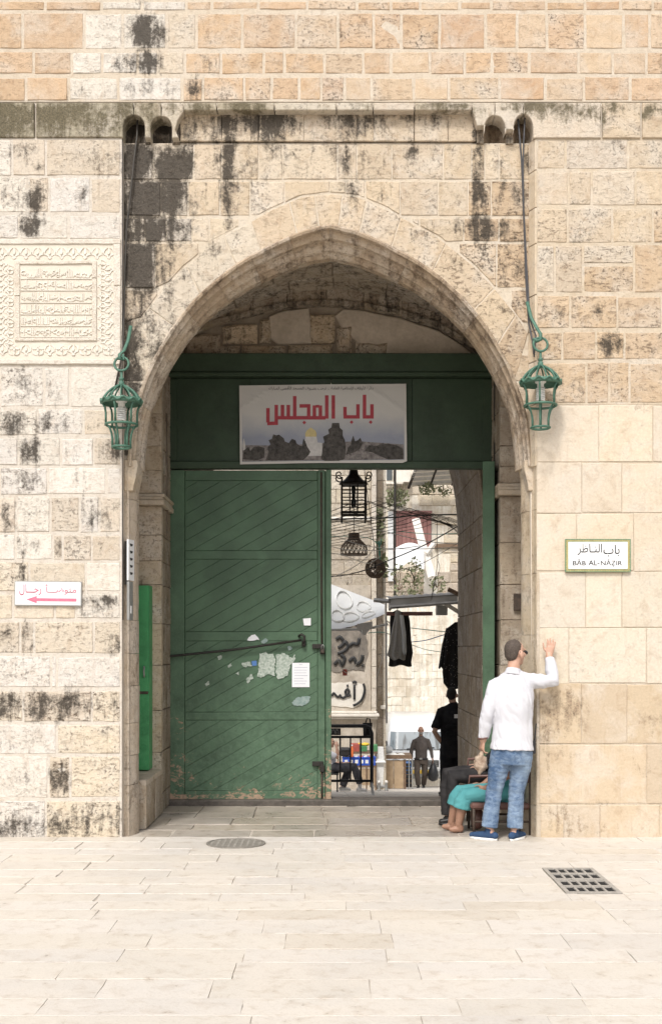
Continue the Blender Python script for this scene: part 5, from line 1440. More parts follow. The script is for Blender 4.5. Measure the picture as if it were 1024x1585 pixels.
# weeds growing out of the walls
def weeds(px, py, Y, w, h, n, label, down=False):
    r = random.Random(int(px*7+py)); root = empty('wall_plant', P(px,py,Y), label, 'plant', 'weeds growing on the far walls')
    mb = MB(); c = P(px,py,Y)
    for i in range(n):
        a = r.uniform(0, 6.28); rr_ = math.sqrt(r.random()); x = math.cos(a)*rr_*w; z = math.sin(a)*rr_*h - (h*.6*rr_ if down else 0)
        q = c+Vector((x, -r.uniform(0,.4), z)); s = r.uniform(.03,.08) if 'scattered' in label else r.uniform(.05,.13)
        d = Vector((r.uniform(-1,1), r.uniform(-1,.2), r.uniform(-.6,1))).normalized(); e = d.cross(Vector((r.uniform(-1,1),1,r.uniform(-1,1)))).normalized()
        mb.bm.faces.new([mb.bm.verts.new(v) for v in (q-e*s*.4, q+d*s, q+e*s*.4, q-d*s*.6)])
    mb.build('foliage', M['leaf'], root, normals=False, kind='stuff')
    mb = MB()
    for i in range(2 if 'scattered' in label else 6): mb.tube([c+Vector((0,.1,-h*.3)), c+Vector((r.uniform(-w,w)*.6, -.15, r.uniform(-.4,.8)*h))], .012, 4)
    mb.build('stems', M['wood_brown'], root, kind='stuff')
for a in ((618,772,36.6,.38,.36,160,'round green bush beside the far balcony'),(604,770,36.6,.2,.42,80,'thin weeds on the far balcony rail'),(658,757,36.6,.32,.28,110,'weed tuft left of the dark stain high on the far house'),(684,760,36.7,.4,.28,60,'sparse broad weed at the top right of the far house'),
          (641,897,34,.34,.85,190,'dark hanging bush under the pale tarp'),(676,905,34,.32,.35,70,'small bush above the metal canopy'),(616,905,34,.30,.8,70,'yellowish dry weeds left of the hanging bush'),(585,822,17.9,.16,.55,110,'climbing weeds on the pier by the corner house'),(593,880,18,.10,.3,40,'small weeds low on the pier')):
    weeds(*a)

# --- canopy with hanging clothes
cn = empty('metal_canopy', (1.6, 8.6, PZ(930,8.6)), 'grey sheet metal canopy on brackets over the hanging clothes', 'canopy')
Yc = 8.6
mb = MB(); mb.grid(lambda a,b: P(601+135*a, 925-8*a, Yc)+Vector((0, .9*b, .06*b+.010*math.sin(a*70))), 90, 2); o = mb.build('roof_sheet', M['roof_metal'], cn, True)
sm = o.modifiers.new('thickness','SOLIDIFY'); sm.thickness = .012
for nm, pts, r in (('front_rail', [(601,927,Yc-.02),(740,918,Yc-.02)], .028),('lower_rail',[(604,940,Yc-.05),(740,930,Yc-.05)],.03),('side_arm',[(578,929,Yc),(606,931,Yc)],.035),('side_arm',[(603,930,Yc+.9),(603,944,Yc)],.025)):
    mb = MB(); mb.tube([P(*q) for q in pts], r, 4); mb.build(nm, M['roof_metal'], cn)
mb = MB(); mb.grid(lambda a,b: P(604+104*a, 927-7.5*a+(12-2*a)*b, Yc-.03-.02*math.sin(a*12)*b), 16, 3); mb.build('valance', M['tarp_grey'], cn, True)
mb = MB(); mb.tube([P(688,934,Yc), P(726,958,Yc+.2)], .035, 4); mb.build('brace', M['pale_trim'], cn)
mb = MB(); mb.box(tuple(P(676,952,Yc+.1)), tuple(P(690,938,Yc+.35))); mb.build('bracket_box', M['metal_grey'], cn)
mb = MB(); mb.tube([P(598,950,Yc+.05), P(669,950,Yc+.05)], .032, 4); mb.build('hanging_rail', M['rust_red'], cn)
mb = MB(); mb.tube([P(693,912,Yc-.3), P(722,926,Yc-.3)], .035, 6); tag(mb.build('iron_stub', M['wood_brown'], None), 'dark stub pipe sticking out beside the archway above the canopy', 'pipe')
M['cloth_grey'] = simple('grey_cloth', (.40,.385,.36), .9, bump=.1); M['cloth_black'] = simple('black_cloth', (.022,.02,.02), .9)
t = NT('dotted_black_cloth'); v = t.n('TexVoronoi', Scale=26.0, Vector=t.pos()); M['cloth_dot'] = t.out(t.mix(t.ramp(v.outputs[0],.16,.22), (.30,.28,.27), (.018,.017,.017)), .9)
def garment(name, outline, Y, mat, label, fold=.03, hang=None, parent=None):
    """a hanging garment: outline given as left/right edge pairs going down"""
    n = 14
    mb = MB()
    ys = [q[0] for q in outline]
    def at(b):
        y = ys[0]+(ys[-1]-ys[0])*b
        return y, float(np.interp(y, ys, [q[1] for q in outline])), float(np.interp(y, ys, [q[2] for q in outline]))
    for sgn in (1,-1):
        def fn(a, b):
            y, l, r = at(b); x = l+(r-l)*a
            d = .07*math.sin(math.pi*a)**.5*sgn*(.5+b*.5) + fold*math.sin(a*17+b*2)*b
            return P(x, y+1.5*math.sin(a*9)*b, Y)+Vector((0,-d,0))
        mb.grid(fn, n, 12)
    bmesh.ops.remove_doubles(mb.bm, verts=mb.bm.verts, dist=.001)
    o = mb.build(name, mat, parent, True)
    return o
def hang(label, cat, parts):
    y0 = parts[0][1][0][0]; xm = sum(parts[0][1][0][1:])/2; Y = parts[0][2]
    root = empty('hanging_garment', P(xm,y0,Y), label, cat, 'clothes hanging under the canopy')
    for nm, ol, Yg, mt, f in parts: garment(nm, ol, Yg, mt, '', f, parent=root)
    mb = MB(); mb.tube([P(xm-7,y0+3,Y),P(xm,y0-1,Y),P(xm,y0-5,Y),P(xm+2,y0-7,Y)], .008, 5); mb.tube([P(xm-8,y0+4,Y),P(xm,y0,Y),P(xm+8,y0+4,Y)], .01, 5); mb.build('hanger', M['iron'], root, True)
hang('grey and black jacket hanging at the left end of the canopy', 'jacket', [
    ('grey_side', [(945,611,619),(952,611,621),(975,606,624),(1000,602,626),(1017,598,628),(1021,606,627)], Yc-.06, M['cloth_grey'], .03),
    ('black_back', [(948,604,631),(960,603,634),(990,603,636),(1012,602,639),(1022,602,636),(1031,601,637)], Yc+.14, M['cloth_black'], .02),
    ('pale_lining', [(952,618,624),(980,621,628),(1010,622,629),(1013,624,628)], Yc-.10, M['tarp_grey'], .01)])
hang('black dress with small white dots hanging beside the archway', 'dress', [
    ('dress', [(963,704,716),(972,692,728),(1000,688,730),(1040,684,733),(1062,686,735),(1066,692,735)], Yc+.5, M['cloth_dot'], .04),
    ('sleeve', [(972,690,696),(1000,683,690),(1034,678,686)], Yc+.55, M['cloth_dot'], .01)])

# --- white awning on the left
aw = empty('white_awning', (-.2, 10, 2), 'sagging white awning with ring pattern at the left of the street', 'awning')
Ya = 10.2
def awf(a, b):
    x = 470+125*a; top = 888+48*a; bot = 974-24*a+10*math.sin(a*3.1)
    return P(x, top+(bot-top)*b, Ya+.9*(1-b))+Vector((0,0,-.10*math.sin(math.pi*a)*math.sin(math.pi*b)))
mb = MB(); mb.grid(awf, 18, 8); mb.build('cloth', M['tarp_grey'], aw, True)
for (a, b, ra_, rb_) in ((.50,.22,.10,.17),(.74,.30,.085,.15),(.58,.62,.10,.16),(.80,.62,.08,.15),(.42,.60,.08,.15)):
    mb = MB(); mb.tube([awf(min(.99,a+ra_*math.cos(t_)), min(.99,max(0.01,b+rb_*math.sin(t_))))+Vector((0,-.025,0)) for t_ in np.linspace(0,2*math.pi,20,endpoint=False)], .034, 5, closed=True, flat=.3); mb.build('ring', M['white_plastic'], aw, True)
mb = MB(); mb.tube([P(470,976,Ya), P(566,974,Ya), P(600,966,Ya)], .022, 6); mb.build('rail', M['roof_metal'], aw)
mb = MB(); mb.grid(lambda a,b: P(552+24*a, 966-4*a+20*b*(1-abs(a-.5)*1.2), Ya-.05), 4, 4); mb.build('torn_flap', M['cloth_grey'], aw, True)
mb = MB(); mb.tube([P(597,930,9.0), P(598,1120,9.0)], .016, 6); mb.tube([P(596,960,9.0),P(605,966,9.0)], .012, 5)
tag(mb.build('thin_pole', M['plank_white'], None), 'thin pale pole beside the awning edge', 'pole')

# --- lamps over the street
ln = empty('iron_lantern', P(547,805,4.0), 'black square iron lantern hanging inside the archway', 'lantern')
Yl = 4.0; s_ = (10.5+Yl)/F; hw = 18.3*s_; X0 = PX(547,Yl)
for sx in (-1,1):
    for sy in (-1,1):
        mb = MB(); mb.box((X0+sx*hw-.011,Yl+sy*hw-.011,PZ(808,Yl)),(X0+sx*hw+.011,Yl+sy*hw+.011,PZ(741,Yl))); mb.build('corner_bar', M['iron'], ln)
        mb = MB(); mb.tube([Vector((X0+sx*(hw+ r*math.cos(a_)*s_*1.0+4*s_), Yl+sy*hw, PZ(737,Yl)+r*s_*math.sin(a_))) for a_, r in zip(np.linspace(-2.4,3.6,16), np.linspace(7,2,16))], .008, 5); mb.build('scroll', M['iron'], ln, True)
for yy, th in ((750,.010),(761,.007),(772,.007),(783,.007),(795,.016)):
    for (p0, p1) in (((-1,-1),(1,-1)),((-1,1),(1,1)),((-1,-1),(-1,1)),((1,-1),(1,1))):
        mb = MB(); a_ = Vector((X0+p0[0]*hw,Yl+p0[1]*hw,PZ(yy,Yl))); b_ = Vector((X0+p1[0]*hw,Yl+p1[1]*hw,PZ(yy,Yl)))
        mb.tube([a_,b_], th, 4); mb.build('cross_bar', M['iron'], ln)
for ox in (-.33,.33):
    for sy in (-1,1):
        mb = MB(); mb.box((X0+ox*hw-.006,Yl+sy*hw-.006,PZ(795,Yl)),(X0+ox*hw+.006,Yl+sy*hw+.006,PZ(750,Yl))); mb.build('upright', M['iron'], ln)
mb = MB(); mb.lathe([(hw*1.25,PZ(750,Yl)),(hw*1.2,PZ(748,Yl)),(hw*.75,PZ(742,Yl)),(hw*.4,PZ(734,Yl)),(hw*.3,PZ(724,Yl)),(.012,PZ(718,Yl)),(.012,6.2)], (X0,Yl,0), 8); mb.build('cap', M['iron'], ln)
mb = MB(); mb.lathe([(.02,PZ(752,Yl)),(.03,PZ(757,Yl)),(.022,PZ(765,Yl)),(.022,PZ(772,Yl)),(.035,PZ(776,Yl)),(.03,PZ(785,Yl)),(.0,PZ(787,Yl))], (X0,Yl,0), 10); mb.build('bulb', M['glass_dark'], ln, True)
# wicker bell lamp
Yb = 8.0; s_ = (10.5+Yb)/F; X0 = PX(547.5,Yb)
bl = empty('wicker_lamp', P(547,859,Yb), 'bell shaped dark wicker lamp shade under the iron lantern', 'lamp')
prof = [(8,825.5),(8,833),(10,836),(15,840),(19,845),(20.5,850),(20.5,859)]
def pr(t_):
    ys = [q[1] for q in prof]; y = ys[0]+(ys[-1]-ys[0])*t_; return float(np.interp(y, ys, [q[0] for q in prof]))*s_, PZ(y,Yb)
for dsg in (1,-1):
    mb = MB()
    for i in range(18):
        pts = []
        for j in range(9):
            r, z = pr(j/8); a_ = i*2*math.pi/18+dsg*j/8*1.0; pts.append(Vector((X0+r*math.cos(a_), Yb+r*math.sin(a_), z)))
        mb.tube(pts, .0055, 4)
    mb.build('weave', M['wicker'], bl, kind='stuff')
mb = MB()
for y in (826,829,832,835,840,858.5):
    r, z = pr((y-825.5)/33.5); mb.lathe([(r,z-.010),(r+.006,z),(r,z+.010),(r-.005,z)], (X0,Yb,0), 24)
mb.build('woven_bands', M['wicker'], bl, kind='stuff')
mb = MB(); mb.tube([P(547.5,826,Yb), P(547.5,805,Yb), P(547,700,Yb)], .006, 5); mb.build('cord', M['cable_black'], bl)
# wicker ball lamp
X0 = PX(580.5,Yb); zc = PZ(880,Yb); r0 = 15.6*s_
bl = empty('wicker_ball_lamp', P(580,897,Yb), 'round brown wicker ball lamp right of the bell shaped one', 'lamp')
rb_ = random.Random(9)
mb = MB()
for i in range(44):
    nrm = Vector((rb_.uniform(-1,1), rb_.uniform(-1,1), rb_.uniform(-1,1))).normalized(); a1 = nrm.orthogonal().normalized(); a2 = nrm.cross(a1); off = rb_.uniform(-.55,.55)
    rr_ = math.sqrt(1-off*off)*r0
    pts = [Vector((X0,Yb,zc))+nrm*off*r0+(a1*math.cos(t_)+a2*math.sin(t_))*rr_ for t_ in np.linspace(0,2*math.pi,22,endpoint=False)]
    if True: mb.tube([Vector((q.x,q.y,max(q.z, zc-r0*.93))) for q in pts], .0050, 4, closed=True)
mb.build('weave', M['wicker'], bl, kind='stuff')
mb = MB(); mb.tube([P(580,864,Yb),P(580,880,Yb)], .02, 8); mb.tube([P(580,865,Yb),P(578,840,Yb),P(560,700,Yb)], .006, 5); mb.build('cord', M['cable_black'], bl)

# --- cables
def cable(pts, r, mat, label, group='cables strung across the street'):
    q = [P(*a) for a in pts]; o = []
    for i in range(len(q)-1):
        p0, p1, p2, p3 = q[max(i-1,0)], q[i], q[i+1], q[min(i+2,len(q)-1)]
        for t_ in (0,.25,.5,.75): o.append(.5*((2*p1)+(p2-p0)*t_+(2*p0-5*p1+4*p2-p3)*t_*t_+(3*p1-p0-3*p2+p3)*t_**3))
    o.append(q[-1]); mb = MB(); mb.tube(o, r*.56, 5)
    return tag(mb.build('cable', M[mat], None, True), label, 'cable', group)
ordn = ['first','second','third','fourth','fifth','sixth','seventh','eighth','ninth','tenth','eleventh','last']
for i in range(12):
    px = 560+i*12.2; py = 769+i*2.9+(4 if i < 2 else 0)
    q = [P(466,py+26+(px-466)*.10,7.0), P(px-40,py+15.5,6.8), P(px-3,py+1.2,6.6), P(px,py,6.6), P(px+3,py+1.2,6.6), P(px+44,py+17,6.6), P(max(px+60,708),min(py+26+i*.4, 832)+(140-i*11)*.11,6.5), P(724,822+i*1.6,6.4)]
    mb = MB(); mb.tube(q, .0042 if i % 3 else .0055, 5)
    tag(mb.build('cable', M['cable_black'], None, True), 'dark cable of the criss-crossed net, its peak the %s counted from the iron lantern' % ordn[i], 'cable', 'criss-crossed dark cables')
for i, (pts, r, m_, lb) in enumerate((
    ([(470,806,7.2),(540,803,7),(610,801,6.8),(640,798,6.7),(722,796,6.4)], .02, 'cable_black', 'thick dark cable bundle running level through the lantern foot'),
    ([(470,880,7.5),(513,892,7.5),(560,884,7.3),(600,868,7),(660,842,6.8),(722,806,6.4)], .016, 'cable_black', 'thick black cable curving up from the ball lamp to the right'),
    ([(590,886,7.4),(640,877,7.2),(676,860,7),(722,832,6.4)], .008, 'cable_black', 'thin black wire rising from the ball lamp to the archway'),
    ([(676,805,7),(676,840,7),(677,866,7),(674,890,7),(666,930,8)], .008, 'cable_black', 'black wire hanging straight down to the canopy'),
    ([(676,866,7),(680,880,7),(672,905,7),(668,928,8)], .007, 'cable_black', 'loose black wire beside the hanging one above the canopy'),
    ([(470,790,7.5),(530,808,7.4),(600,824,7.2),(660,838,7),(722,843,6.6)], .012, 'cable_white', 'highest white cable slanting across the street'),
    ([(470,808,7.5),(520,830,7.4),(570,846,7.2),(640,850,7),(722,846,6.6)], .010, 'cable_white', 'white cable passing behind the wicker bell lamp'),
    ([(470,828,7.5),(520,848,7.4),(570,852,7.2),(610,850,7.1),(650,845,7)], .010, 'cable_white', 'white cable just under the red shutter'),
    ([(470,858,7.5),(520,857,7.4),(548,866,7.3),(570,872,7.2),(590,860,7.1)], .010, 'cable_white', 'white cable sagging between the two wicker lamps'),
    ([(470,902,7.5),(515,893,7.4),(550,876,7.2),(572,858,7.1),(580,845,7.1)], .010, 'cable_white', 'white cable rising steeply left of the ball lamp'),
    ([(470,832,9),(540,830,9),(570,833,9),(580,838,9.2)], .012, 'cable_green', 'green pipe behind the wicker bell lamp'),
    ([(580,838,9.2),(588,844,9.2),(590,834,9.2)], .02, 'cable_green', 'bunched green cable end on the pier'),
    ([(586,838,9.2),(587,855,9.2),(588,872,9.2)], .03, 'cable_green', 'green bundle hanging down the pier'),
    ([(600,826,9),(620,823,9),(640,825,9),(680,827,8.6),(722,824,8)], .012, 'cable_green', 'green cable crossing the red shutter'),
    ([(634,972,9.5),(660,975,9.5),(690,978,9.2),(730,979,9)], .013, 'cable_green', 'green cable above the limewashed wall'),
    ([(636,994,9.5),(660,991,9.5),(690,982,9.2),(730,975,9)], .014, 'cable_blue', 'blue cable above the limewashed wall'),
    ([(636,998,9.5),(660,1006,9.5),(690,1010,9.2),(730,1013,9)], .010, 'cable_green', 'dull green cable below the blue cable'),
    ([(570,980,9.5),(580,979,9.4),(592,979,9.2),(603,982,9.2)], .014, 'cable_green', 'short green cable by the awning corner'),
    ([(592,1000,9.2),(591,1020,9.2),(586,1038,9.2),(582,1050,9.2)], .012, 'cable_white', 'white cord drooping on the pier'),
    ([(560,975,9.8),(557,1005,9.8),(550,1030,9.8),(536,1042,9.8),(524,1025,9.8),(516,995,9.8)], .009, 'cable_white', 'pale looped cord hanging below the awning'),
    ([(596,882,7.6),(630,881,7.6),(638,890,7.6),(641,898,7.6)], .014, 'cable_black', 'dark bent pipe to the right of the ball lamp'))):
    cable(pts, r, m_, lb)
mb = MB(); mb.box(tuple(P(530,1046,9.8)), tuple(P(537,1036,9.86)), bevel=.004); tag(mb.build('red_tag', M['tin_red'], None), 'small red and white box hanging on the looped cord', 'box')

# --- police barrier
bar = empty('crowd_barrier', (.2, 9.0, street_z(9)), 'black steel crowd barrier with pale lettered plate on splayed feet', 'barrier')
Yk = 9.0; zg = street_z(Yk); xr = PX(575,Yk); xl = xr-2.3; zt = PZ(1124,Yk)
mb = MB(); mb.tube([Vector((xl,Yk,zg+.15)), Vector((xl,Yk,zt-.1)), Vector((xl+.1,Yk,zt)), Vector((xr-.10,Yk,zt)), Vector((xr-.03,Yk,zt-.03)), Vector((xr,Yk,zt-.12)), Vector((xr,Yk,zg+.12))], .030, 8); mb.build('frame', M['black_plastic'], bar, True)
for yy in (1141,1209):
    mb = MB(); mb.tube([Vector((xl,Yk,PZ(yy,Yk))), Vector((xr,Yk,PZ(yy,Yk)))], .022, 8); mb.build('rail', M['black_plastic'], bar, True)
for i in range(13):
    x = PX(558,Yk)-i*.172
    mb = MB(); mb.tube([Vector((x,Yk,PZ(1141,Yk))), Vector((x,Yk,PZ(1209,Yk)))], .014, 6); mb.build('bar', M['black_plastic'], bar, True)
for x in (xr,xl):
    for sg_ in (-1,1):
        mb = MB(); mb.tube([Vector((x,Yk,zg+.20)), Vector((x+.02,Yk+sg_*.25,zg+.0))], .035, 4, flat=.6); mb.build('foot', M['metal_grey'] if sg_ < 0 else M['black_plastic'], bar)
mb = MB(); mb.box((PX(490,Yk),Yk-.02,PZ(1138,Yk)),(PX(527,Yk),Yk+.01,PZ(1127.5,Yk))); mb.build('plate', M['black_plastic'], bar)
lettering('lettering', 'משטרה', (PX(497,Yk),PZ(1136,Yk),PX(524,Yk),PZ(1129.5,Yk)), lambda u,v,w: Vector((u,Yk-.021-w,v)), M['metal_grey'], bar, .001, .02)
bp_ = empty('black_bag', (PX(569,9.1),9.15,PZ(1142,9.1)), 'dark bag hung on the end of the barrier', 'bag')
mb = MB(); mb.grid(lambda a,b: P(561+15*a+2*b*(.5-a), 1119+21*b, 9.12)+Vector((0,.10*math.sin(math.pi*a)*math.sin(math.pi*b)*-1,0)), 8, 8); mb.grid(lambda a,b: P(561+15*a+2*b*(.5-a), 1119+21*b, 9.2), 8, 8); mb.build('sack', M['cloth_black'], bp_, True)
mb = MB(); mb.tube([P(565,1120,9.12),P(568,1112,9.1),P(572,1113,9.1),P(573,1121,9.12)], .012, 5); mb.build('strap', M['cloth_black'], bp_, True)

# --- stalls, boxes and goods
YT_ = 15.0; zg = street_z(YT_)
def sbox(name, x0,y0,x1,y1,Y,d,mat,label,cat,group=None,bev=.008,extra=None):
    root = empty(name, (PX((x0+x1)/2,Y),Y,PZ(y1,Y)), label, cat, group)
    mb = MB(); mb.box((PX(x0,Y),Y,PZ(y1,Y)),(PX(x1,Y),Y+d,PZ(y0,Y)),bevel=bev); mb.build('body', mat, root)
    if extra: extra(root)
    return root
def bx(root, name, x0,y0,x1,y1,Y,d,mat,bev=.004):
    mb = MB(); mb.box((PX(x0,Y),Y,PZ(y1,Y)),(PX(x1,Y),Y+d,PZ(y0,Y)),bevel=bev); return mb.build(name, mat, root)
def feet(root):
    for x in (500,566,582): bx(root,'leg',x,1187,x+2,1224,YT_+.05,.05,M['wood_brown'])
stl = empty('street_stall', (PX(545,YT_),YT_,zg), 'low street stall table carrying boxes behind the barrier', 'stall')
bx(stl,'top',470,1185.5,583,1188.5,YT_,.9,M['wood_brown']); bx(stl,'front_panel',556,1190,581,1216,YT_+.03,.02,M['cardboard'])
for x in (475,566,580): bx(stl,'leg',x,1188.5,x+2.2,1224,YT_-.0,.05,M['wood_brown'])
bx(stl,'raised_shelf',520,1164,584,1167,YT_+.5,.4,M['wood_brown'])
for x in (522,580): bx(stl,'shelf_leg',x,1167,x+2,1185.5,YT_+.55,.05,M['wood_brown'])
def crate_rim(root):
    bx(root,'rim',529,1172,582,1174,YT_-.012,.02,M['blue_plastic'])
    for i in range(6): bx(root,'slot',533+i*8,1176.5,538+i*8,1182,YT_-.004,.006,M['white_plastic'],.001)
sbox('blue_crate', 530,1172.5,581,1185.4,YT_,.4,M['blue_plastic'],'blue plastic crate full of small goods on the stall','crate',None,.008,crate_rim)
rg = random.Random(12)
for i, (x, m_, lb) in enumerate(((534,'white_plastic','white packet leftmost in the blue crate'),(541,'tin_red','red packet in the blue crate'),(549,'plank_white','cream packet in the middle of the blue crate'),(556,'orange','orange packet in the blue crate'),(563,'white_plastic','white packet right of the orange one in the blue crate'),(570,'tin_red','rightmost reddish packet in the blue crate'))):
    mb = MB(); mb.ball(P(x+2,1172.2,YT_+.2), (.055,.10,.035), 10, 6, Matrix.Rotation(rg.uniform(-.4,.4),3,'Y')); tag(mb.build('packet', M[m_], None, True), lb, 'packet', 'packets in the blue crate')
sbox('red_box', 543,1152,556,1163.8,YT_+.55,.3,M['tin_red'],'faded red box on the raised stall shelf','box','boxes on the raised shelf')
sbox('green_box', 556.5,1155,568,1163.8,YT_+.55,.3,M['tin_green'],'green box left of the barrier post on the raised shelf','box','boxes on the raised shelf')
sbox('green_box', 572,1153.5,584,1163.8,YT_+.55,.3,M['tin_green'],'green box at the right end of the raised shelf','box','boxes on the raised shelf')
yb = empty('yellow_bag', P(565,1154,YT_+.7), 'yellow bag lying on the red and green boxes', 'bag'); mb = MB(); mb.ball(P(565,1152.3,YT_+.7), (.10,.12,.04), 12, 7); mb.build('bag_body', M['yellow'], yb, True); mb = MB(); mb.tube([P(556,1153,YT_+.62),P(556,1150,YT_+.62)], .03, 6); mb.build('bag_knot', M['yellow'], yb, True)
ob = empty('orange_bottle', P(545,1168.5,YT_+.1), 'orange bottle standing at the left of the blue crate', 'bottle'); mb = MB(); q = P(544.5,1172,YT_-.1); mb.lathe([(.03,0),(.034,.02),(.034,.18),(.015,.22),(.015,.24),(.0,.24)], (q.x,q.y,q.z), 12); mb.build('bottle_body', M['orange'], ob, True); mb = MB(); mb.lathe([(.017,.24),(.017,.27),(0,.27)], (q.x,q.y,q.z), 10); mb.build('cap', M['white_plastic'], ob)
bb = empty('black_case', P(533,1170,YT_+.1), 'black case behind the seated man on the stall', 'case'); bx(bb,'body',527,1158,541,1171,YT_-.05,.25,M['cloth_black'],.02); bx(bb,'flap',527.5,1157.5,540.5,1162,YT_-.07,.02,M['cable_grey'],.008)
# white plastic stand beside the stall
ws = empty('plastic_stand', P(587,1216,YT_+.6), 'tall white plastic stand between the two stalls', 'stand')
mb = MB(); q = P(587.5,1219,15.6); mb.prism([(q.x-.07,q.z),(q.x+.07,q.z),(q.x+.10,q.z+.62),(q.x+.08,q.z+.90),(q.x-.06,q.z+.90),(q.x-.10,q.z+.60)], front(15.6), -.2, 0); mb.build('column', M['white_plastic'], ws)
mb = MB(); mb.box((q.x-.14,15.52,q.z+.55),(q.x+.13,15.85,q.z+.59),bevel=.01); mb.build('shelf', M['white_plastic'], ws)
mb = MB(); mb.box((q.x-.12,15.55,q.z-.01),(q.x+.12,15.82,q.z+.04),bevel=.01); mb.build('foot', M['metal_grey'], ws)
# bollards
for x, m_, lb in ((586.5,'metal_grey','left short steel bollard before the cardboard fronted table'),(597.5,'metal_grey','right short steel bollard before the cardboard fronted table')):
    bo = empty('bollard', P(x,1221,14.5), lb, 'bollard', 'bollards by the tables'); q = P(x,1224,14.5); q.z = street_z(14.5)
    mb = MB(); mb.lathe([(.045,0),(.04,.02),(.03,.04),(.03,.16),(.036,.17)], (q.x,q.y,q.z), 10); mb.build('post', M['metal_grey'], bo, True); mb = MB(); mb.lathe([(.036,.17),(.036,.20),(.02,.225),(0,.23)], (q.x,q.y,q.z), 10); mb.build('cap', M['plank_white'], bo, True)
# second table
Y2 = 18.8
tb = empty('market_table', P(613,1221,Y2), 'small market table with brown top and cardboard front near the van', 'table')
bx(tb,'top',589,1169,637,1175,Y2,.7,M['wood_brown'])
bx(tb,'front_panel',594,1177,608.5,1221,Y2+.05,.02,M['cardboard']); bx(tb,'front_panel',609.2,1177,624,1221,Y2+.05,.02,M['cardboard']); bx(tb,'side_post',624.5,1176,628,1221.5,Y2+.04,.05,M['wood_brown'])
for x in (632,637): bx(tb,'leg',x,1175,x+1.6,1221.5,Y2,.04,M['metal_grey'])
gc = empty('goods_cloth', P(606,1168,Y2+.2), 'pile of white cloth and a pale blue bag on the market table', 'cloth')
mb = MB(); mb.grid(lambda a,b: P(590+36*a, 1168.8-(3.2*math.sin(math.pi*a)**.6+1.3*math.sin(a*14+b*3))*math.sin(math.pi*b)**.5, Y2+.05+.5*b), 16, 8); mb.build('white_cloth', M['tarp'], gc, True)
mb = MB(); mb.ball(P(601,1160,Y2+.3), (.11,.11,.10), 12, 8); 
for v_ in mb.bm.verts: v_.co += mnoise.noise_vector(v_.co*9)*.03
mb.build('pale_blue_bag', M['tarp_grey'], gc, True)
# goods in crates under / behind the walking man
for i,(x0,y0,x1,y1,m_,lb) in enumerate(((627,1181,636,1198,'cable_blue','dark blue crate stacked on the ground right of the table'),(627,1199,637,1219,'wood_brown','brown crate under the dark blue crate'))):
    sbox('goods_crate', x0,y0,x1,y1,20.2,.4,M[m_],lb,'crate','crates right of the market table',.01,lambda r_,x0=x0,y0=y0,x1=x1,y1=y1: [bx(r_,'slat',x0+.5,y0+(y1-y0)*k_/3+.8,x1-.5,y0+(y1-y0)*(k_+1)/3-.8,20.18,.03,M['black_plastic']) for k_ in range(3)])

# --- white van
van = empty('white_van', (PX(650,25.5), 25.5, street_z(25.5)), 'white delivery van parked facing the gate behind the walking man', 'van')
Yv = 25.0; zg = street_z(Yv); cx = PX(651,Yv)
# cab side profile (depth d behind the front, height h), lofted across the width with rounded sides
prof = [(0.10,.28),(0.0,.40),(0.0,.68),(.05,.86),(.18,.96),(.36,1.03),(.46,1.07),(.80,1.64),(.88,1.74),(1.02,1.92),(1.35,2.04),(4.6,2.07)]
W = 1.0
mb = MB(); rings = []
xsn = [-1,-.97,-.90,-.75,-.4,0,.4,.75,.90,.97,1]
for u in xsn:
    e = max(0, (abs(u)-.72)/.28); ring = []
    for (d, h) in prof:
        top = max(0, (h-1.07)/1.0)
        half = W*(1-.11*min(1,top)**1.3)
        ring.append(mb.bm.verts.new((cx+u*half, Yv+d+.30*e**2.2, zg+h-(.16*e**3)*(1 if h > 1.72 else .25 if h > .95 else 0))))
    ring.append(mb.bm.verts.new((cx+u*W*.97, Yv+4.6, zg+.35))); ring.append(mb.bm.verts.new((cx+u*W*.97, Yv+.3, zg+.28)))
    rings.append(ring)
for A, B in zip(rings, rings[1:]):
    n = len(A)
    for k_ in range(n): mb.bm.faces.new((A[k_],B[k_],B[(k_+1) % n],A[(k_+1) % n]))
mb.bm.faces.new(rings[0]); mb.bm.faces.new(rings[-1][::-1])
vb = mb.build('body', M['van_white'], van, True)
def vsurf(u, t_):       # a point just proud of the windscreen slope
    d = .475+.31*t_; h = 1.10+.52*t_; top = max(0,(h-1.07)); half = W*(1-.11*top**1.3); e = max(0,(abs(u)-.72)/.28)
    return Vector((cx+u*half, Yv+d+.30*e**2.2-.03, zg+h+.015))
t = NT('windscreen_glass'); p = t.pos(); x = t.n('SeparateXYZ', Vector=p).outputs[0]
M['windscreen'] = t.out(t.mix(t.ramp(t.noise(1.3,3,.5,t.mapping(p,(3,1,.6))),.42,.52), (.045,.055,.055), (.24,.28,.30)), .06, 0, .8)  # pale patches paint reflections into the glass colour
mb = MB(); mb.grid(lambda a,b: vsurf(-.92+1.84*a, b), 20, 4); mb.build('windscreen', M['windscreen'], van, True)
def vbox(name, u0, h0, u1, h1, d0, d1, mat, bev=.01):
    mb = MB(); mb.box((cx+u0,Yv+d0,zg+h0),(cx+u1,Yv+d1,zg+h1),bevel=bev); return mb.build(name, mat, van)
vbox('bumper', -.98,.26,.98,.56,-.06,.25,M['metal_grey'],.05); vbox('grille', -.55,.62,.55,.82,-.025,.05,M['black_plastic'])
for k_ in range(3): vbox('grille_bar', -.53,.64+k_*.06,.53,.66+k_*.06,-.035,-.02,M['metal_grey'],.003)
vbox('number_plate', -.26,.42,.26,.53,-.08,-.05,M['yellow'],.004)
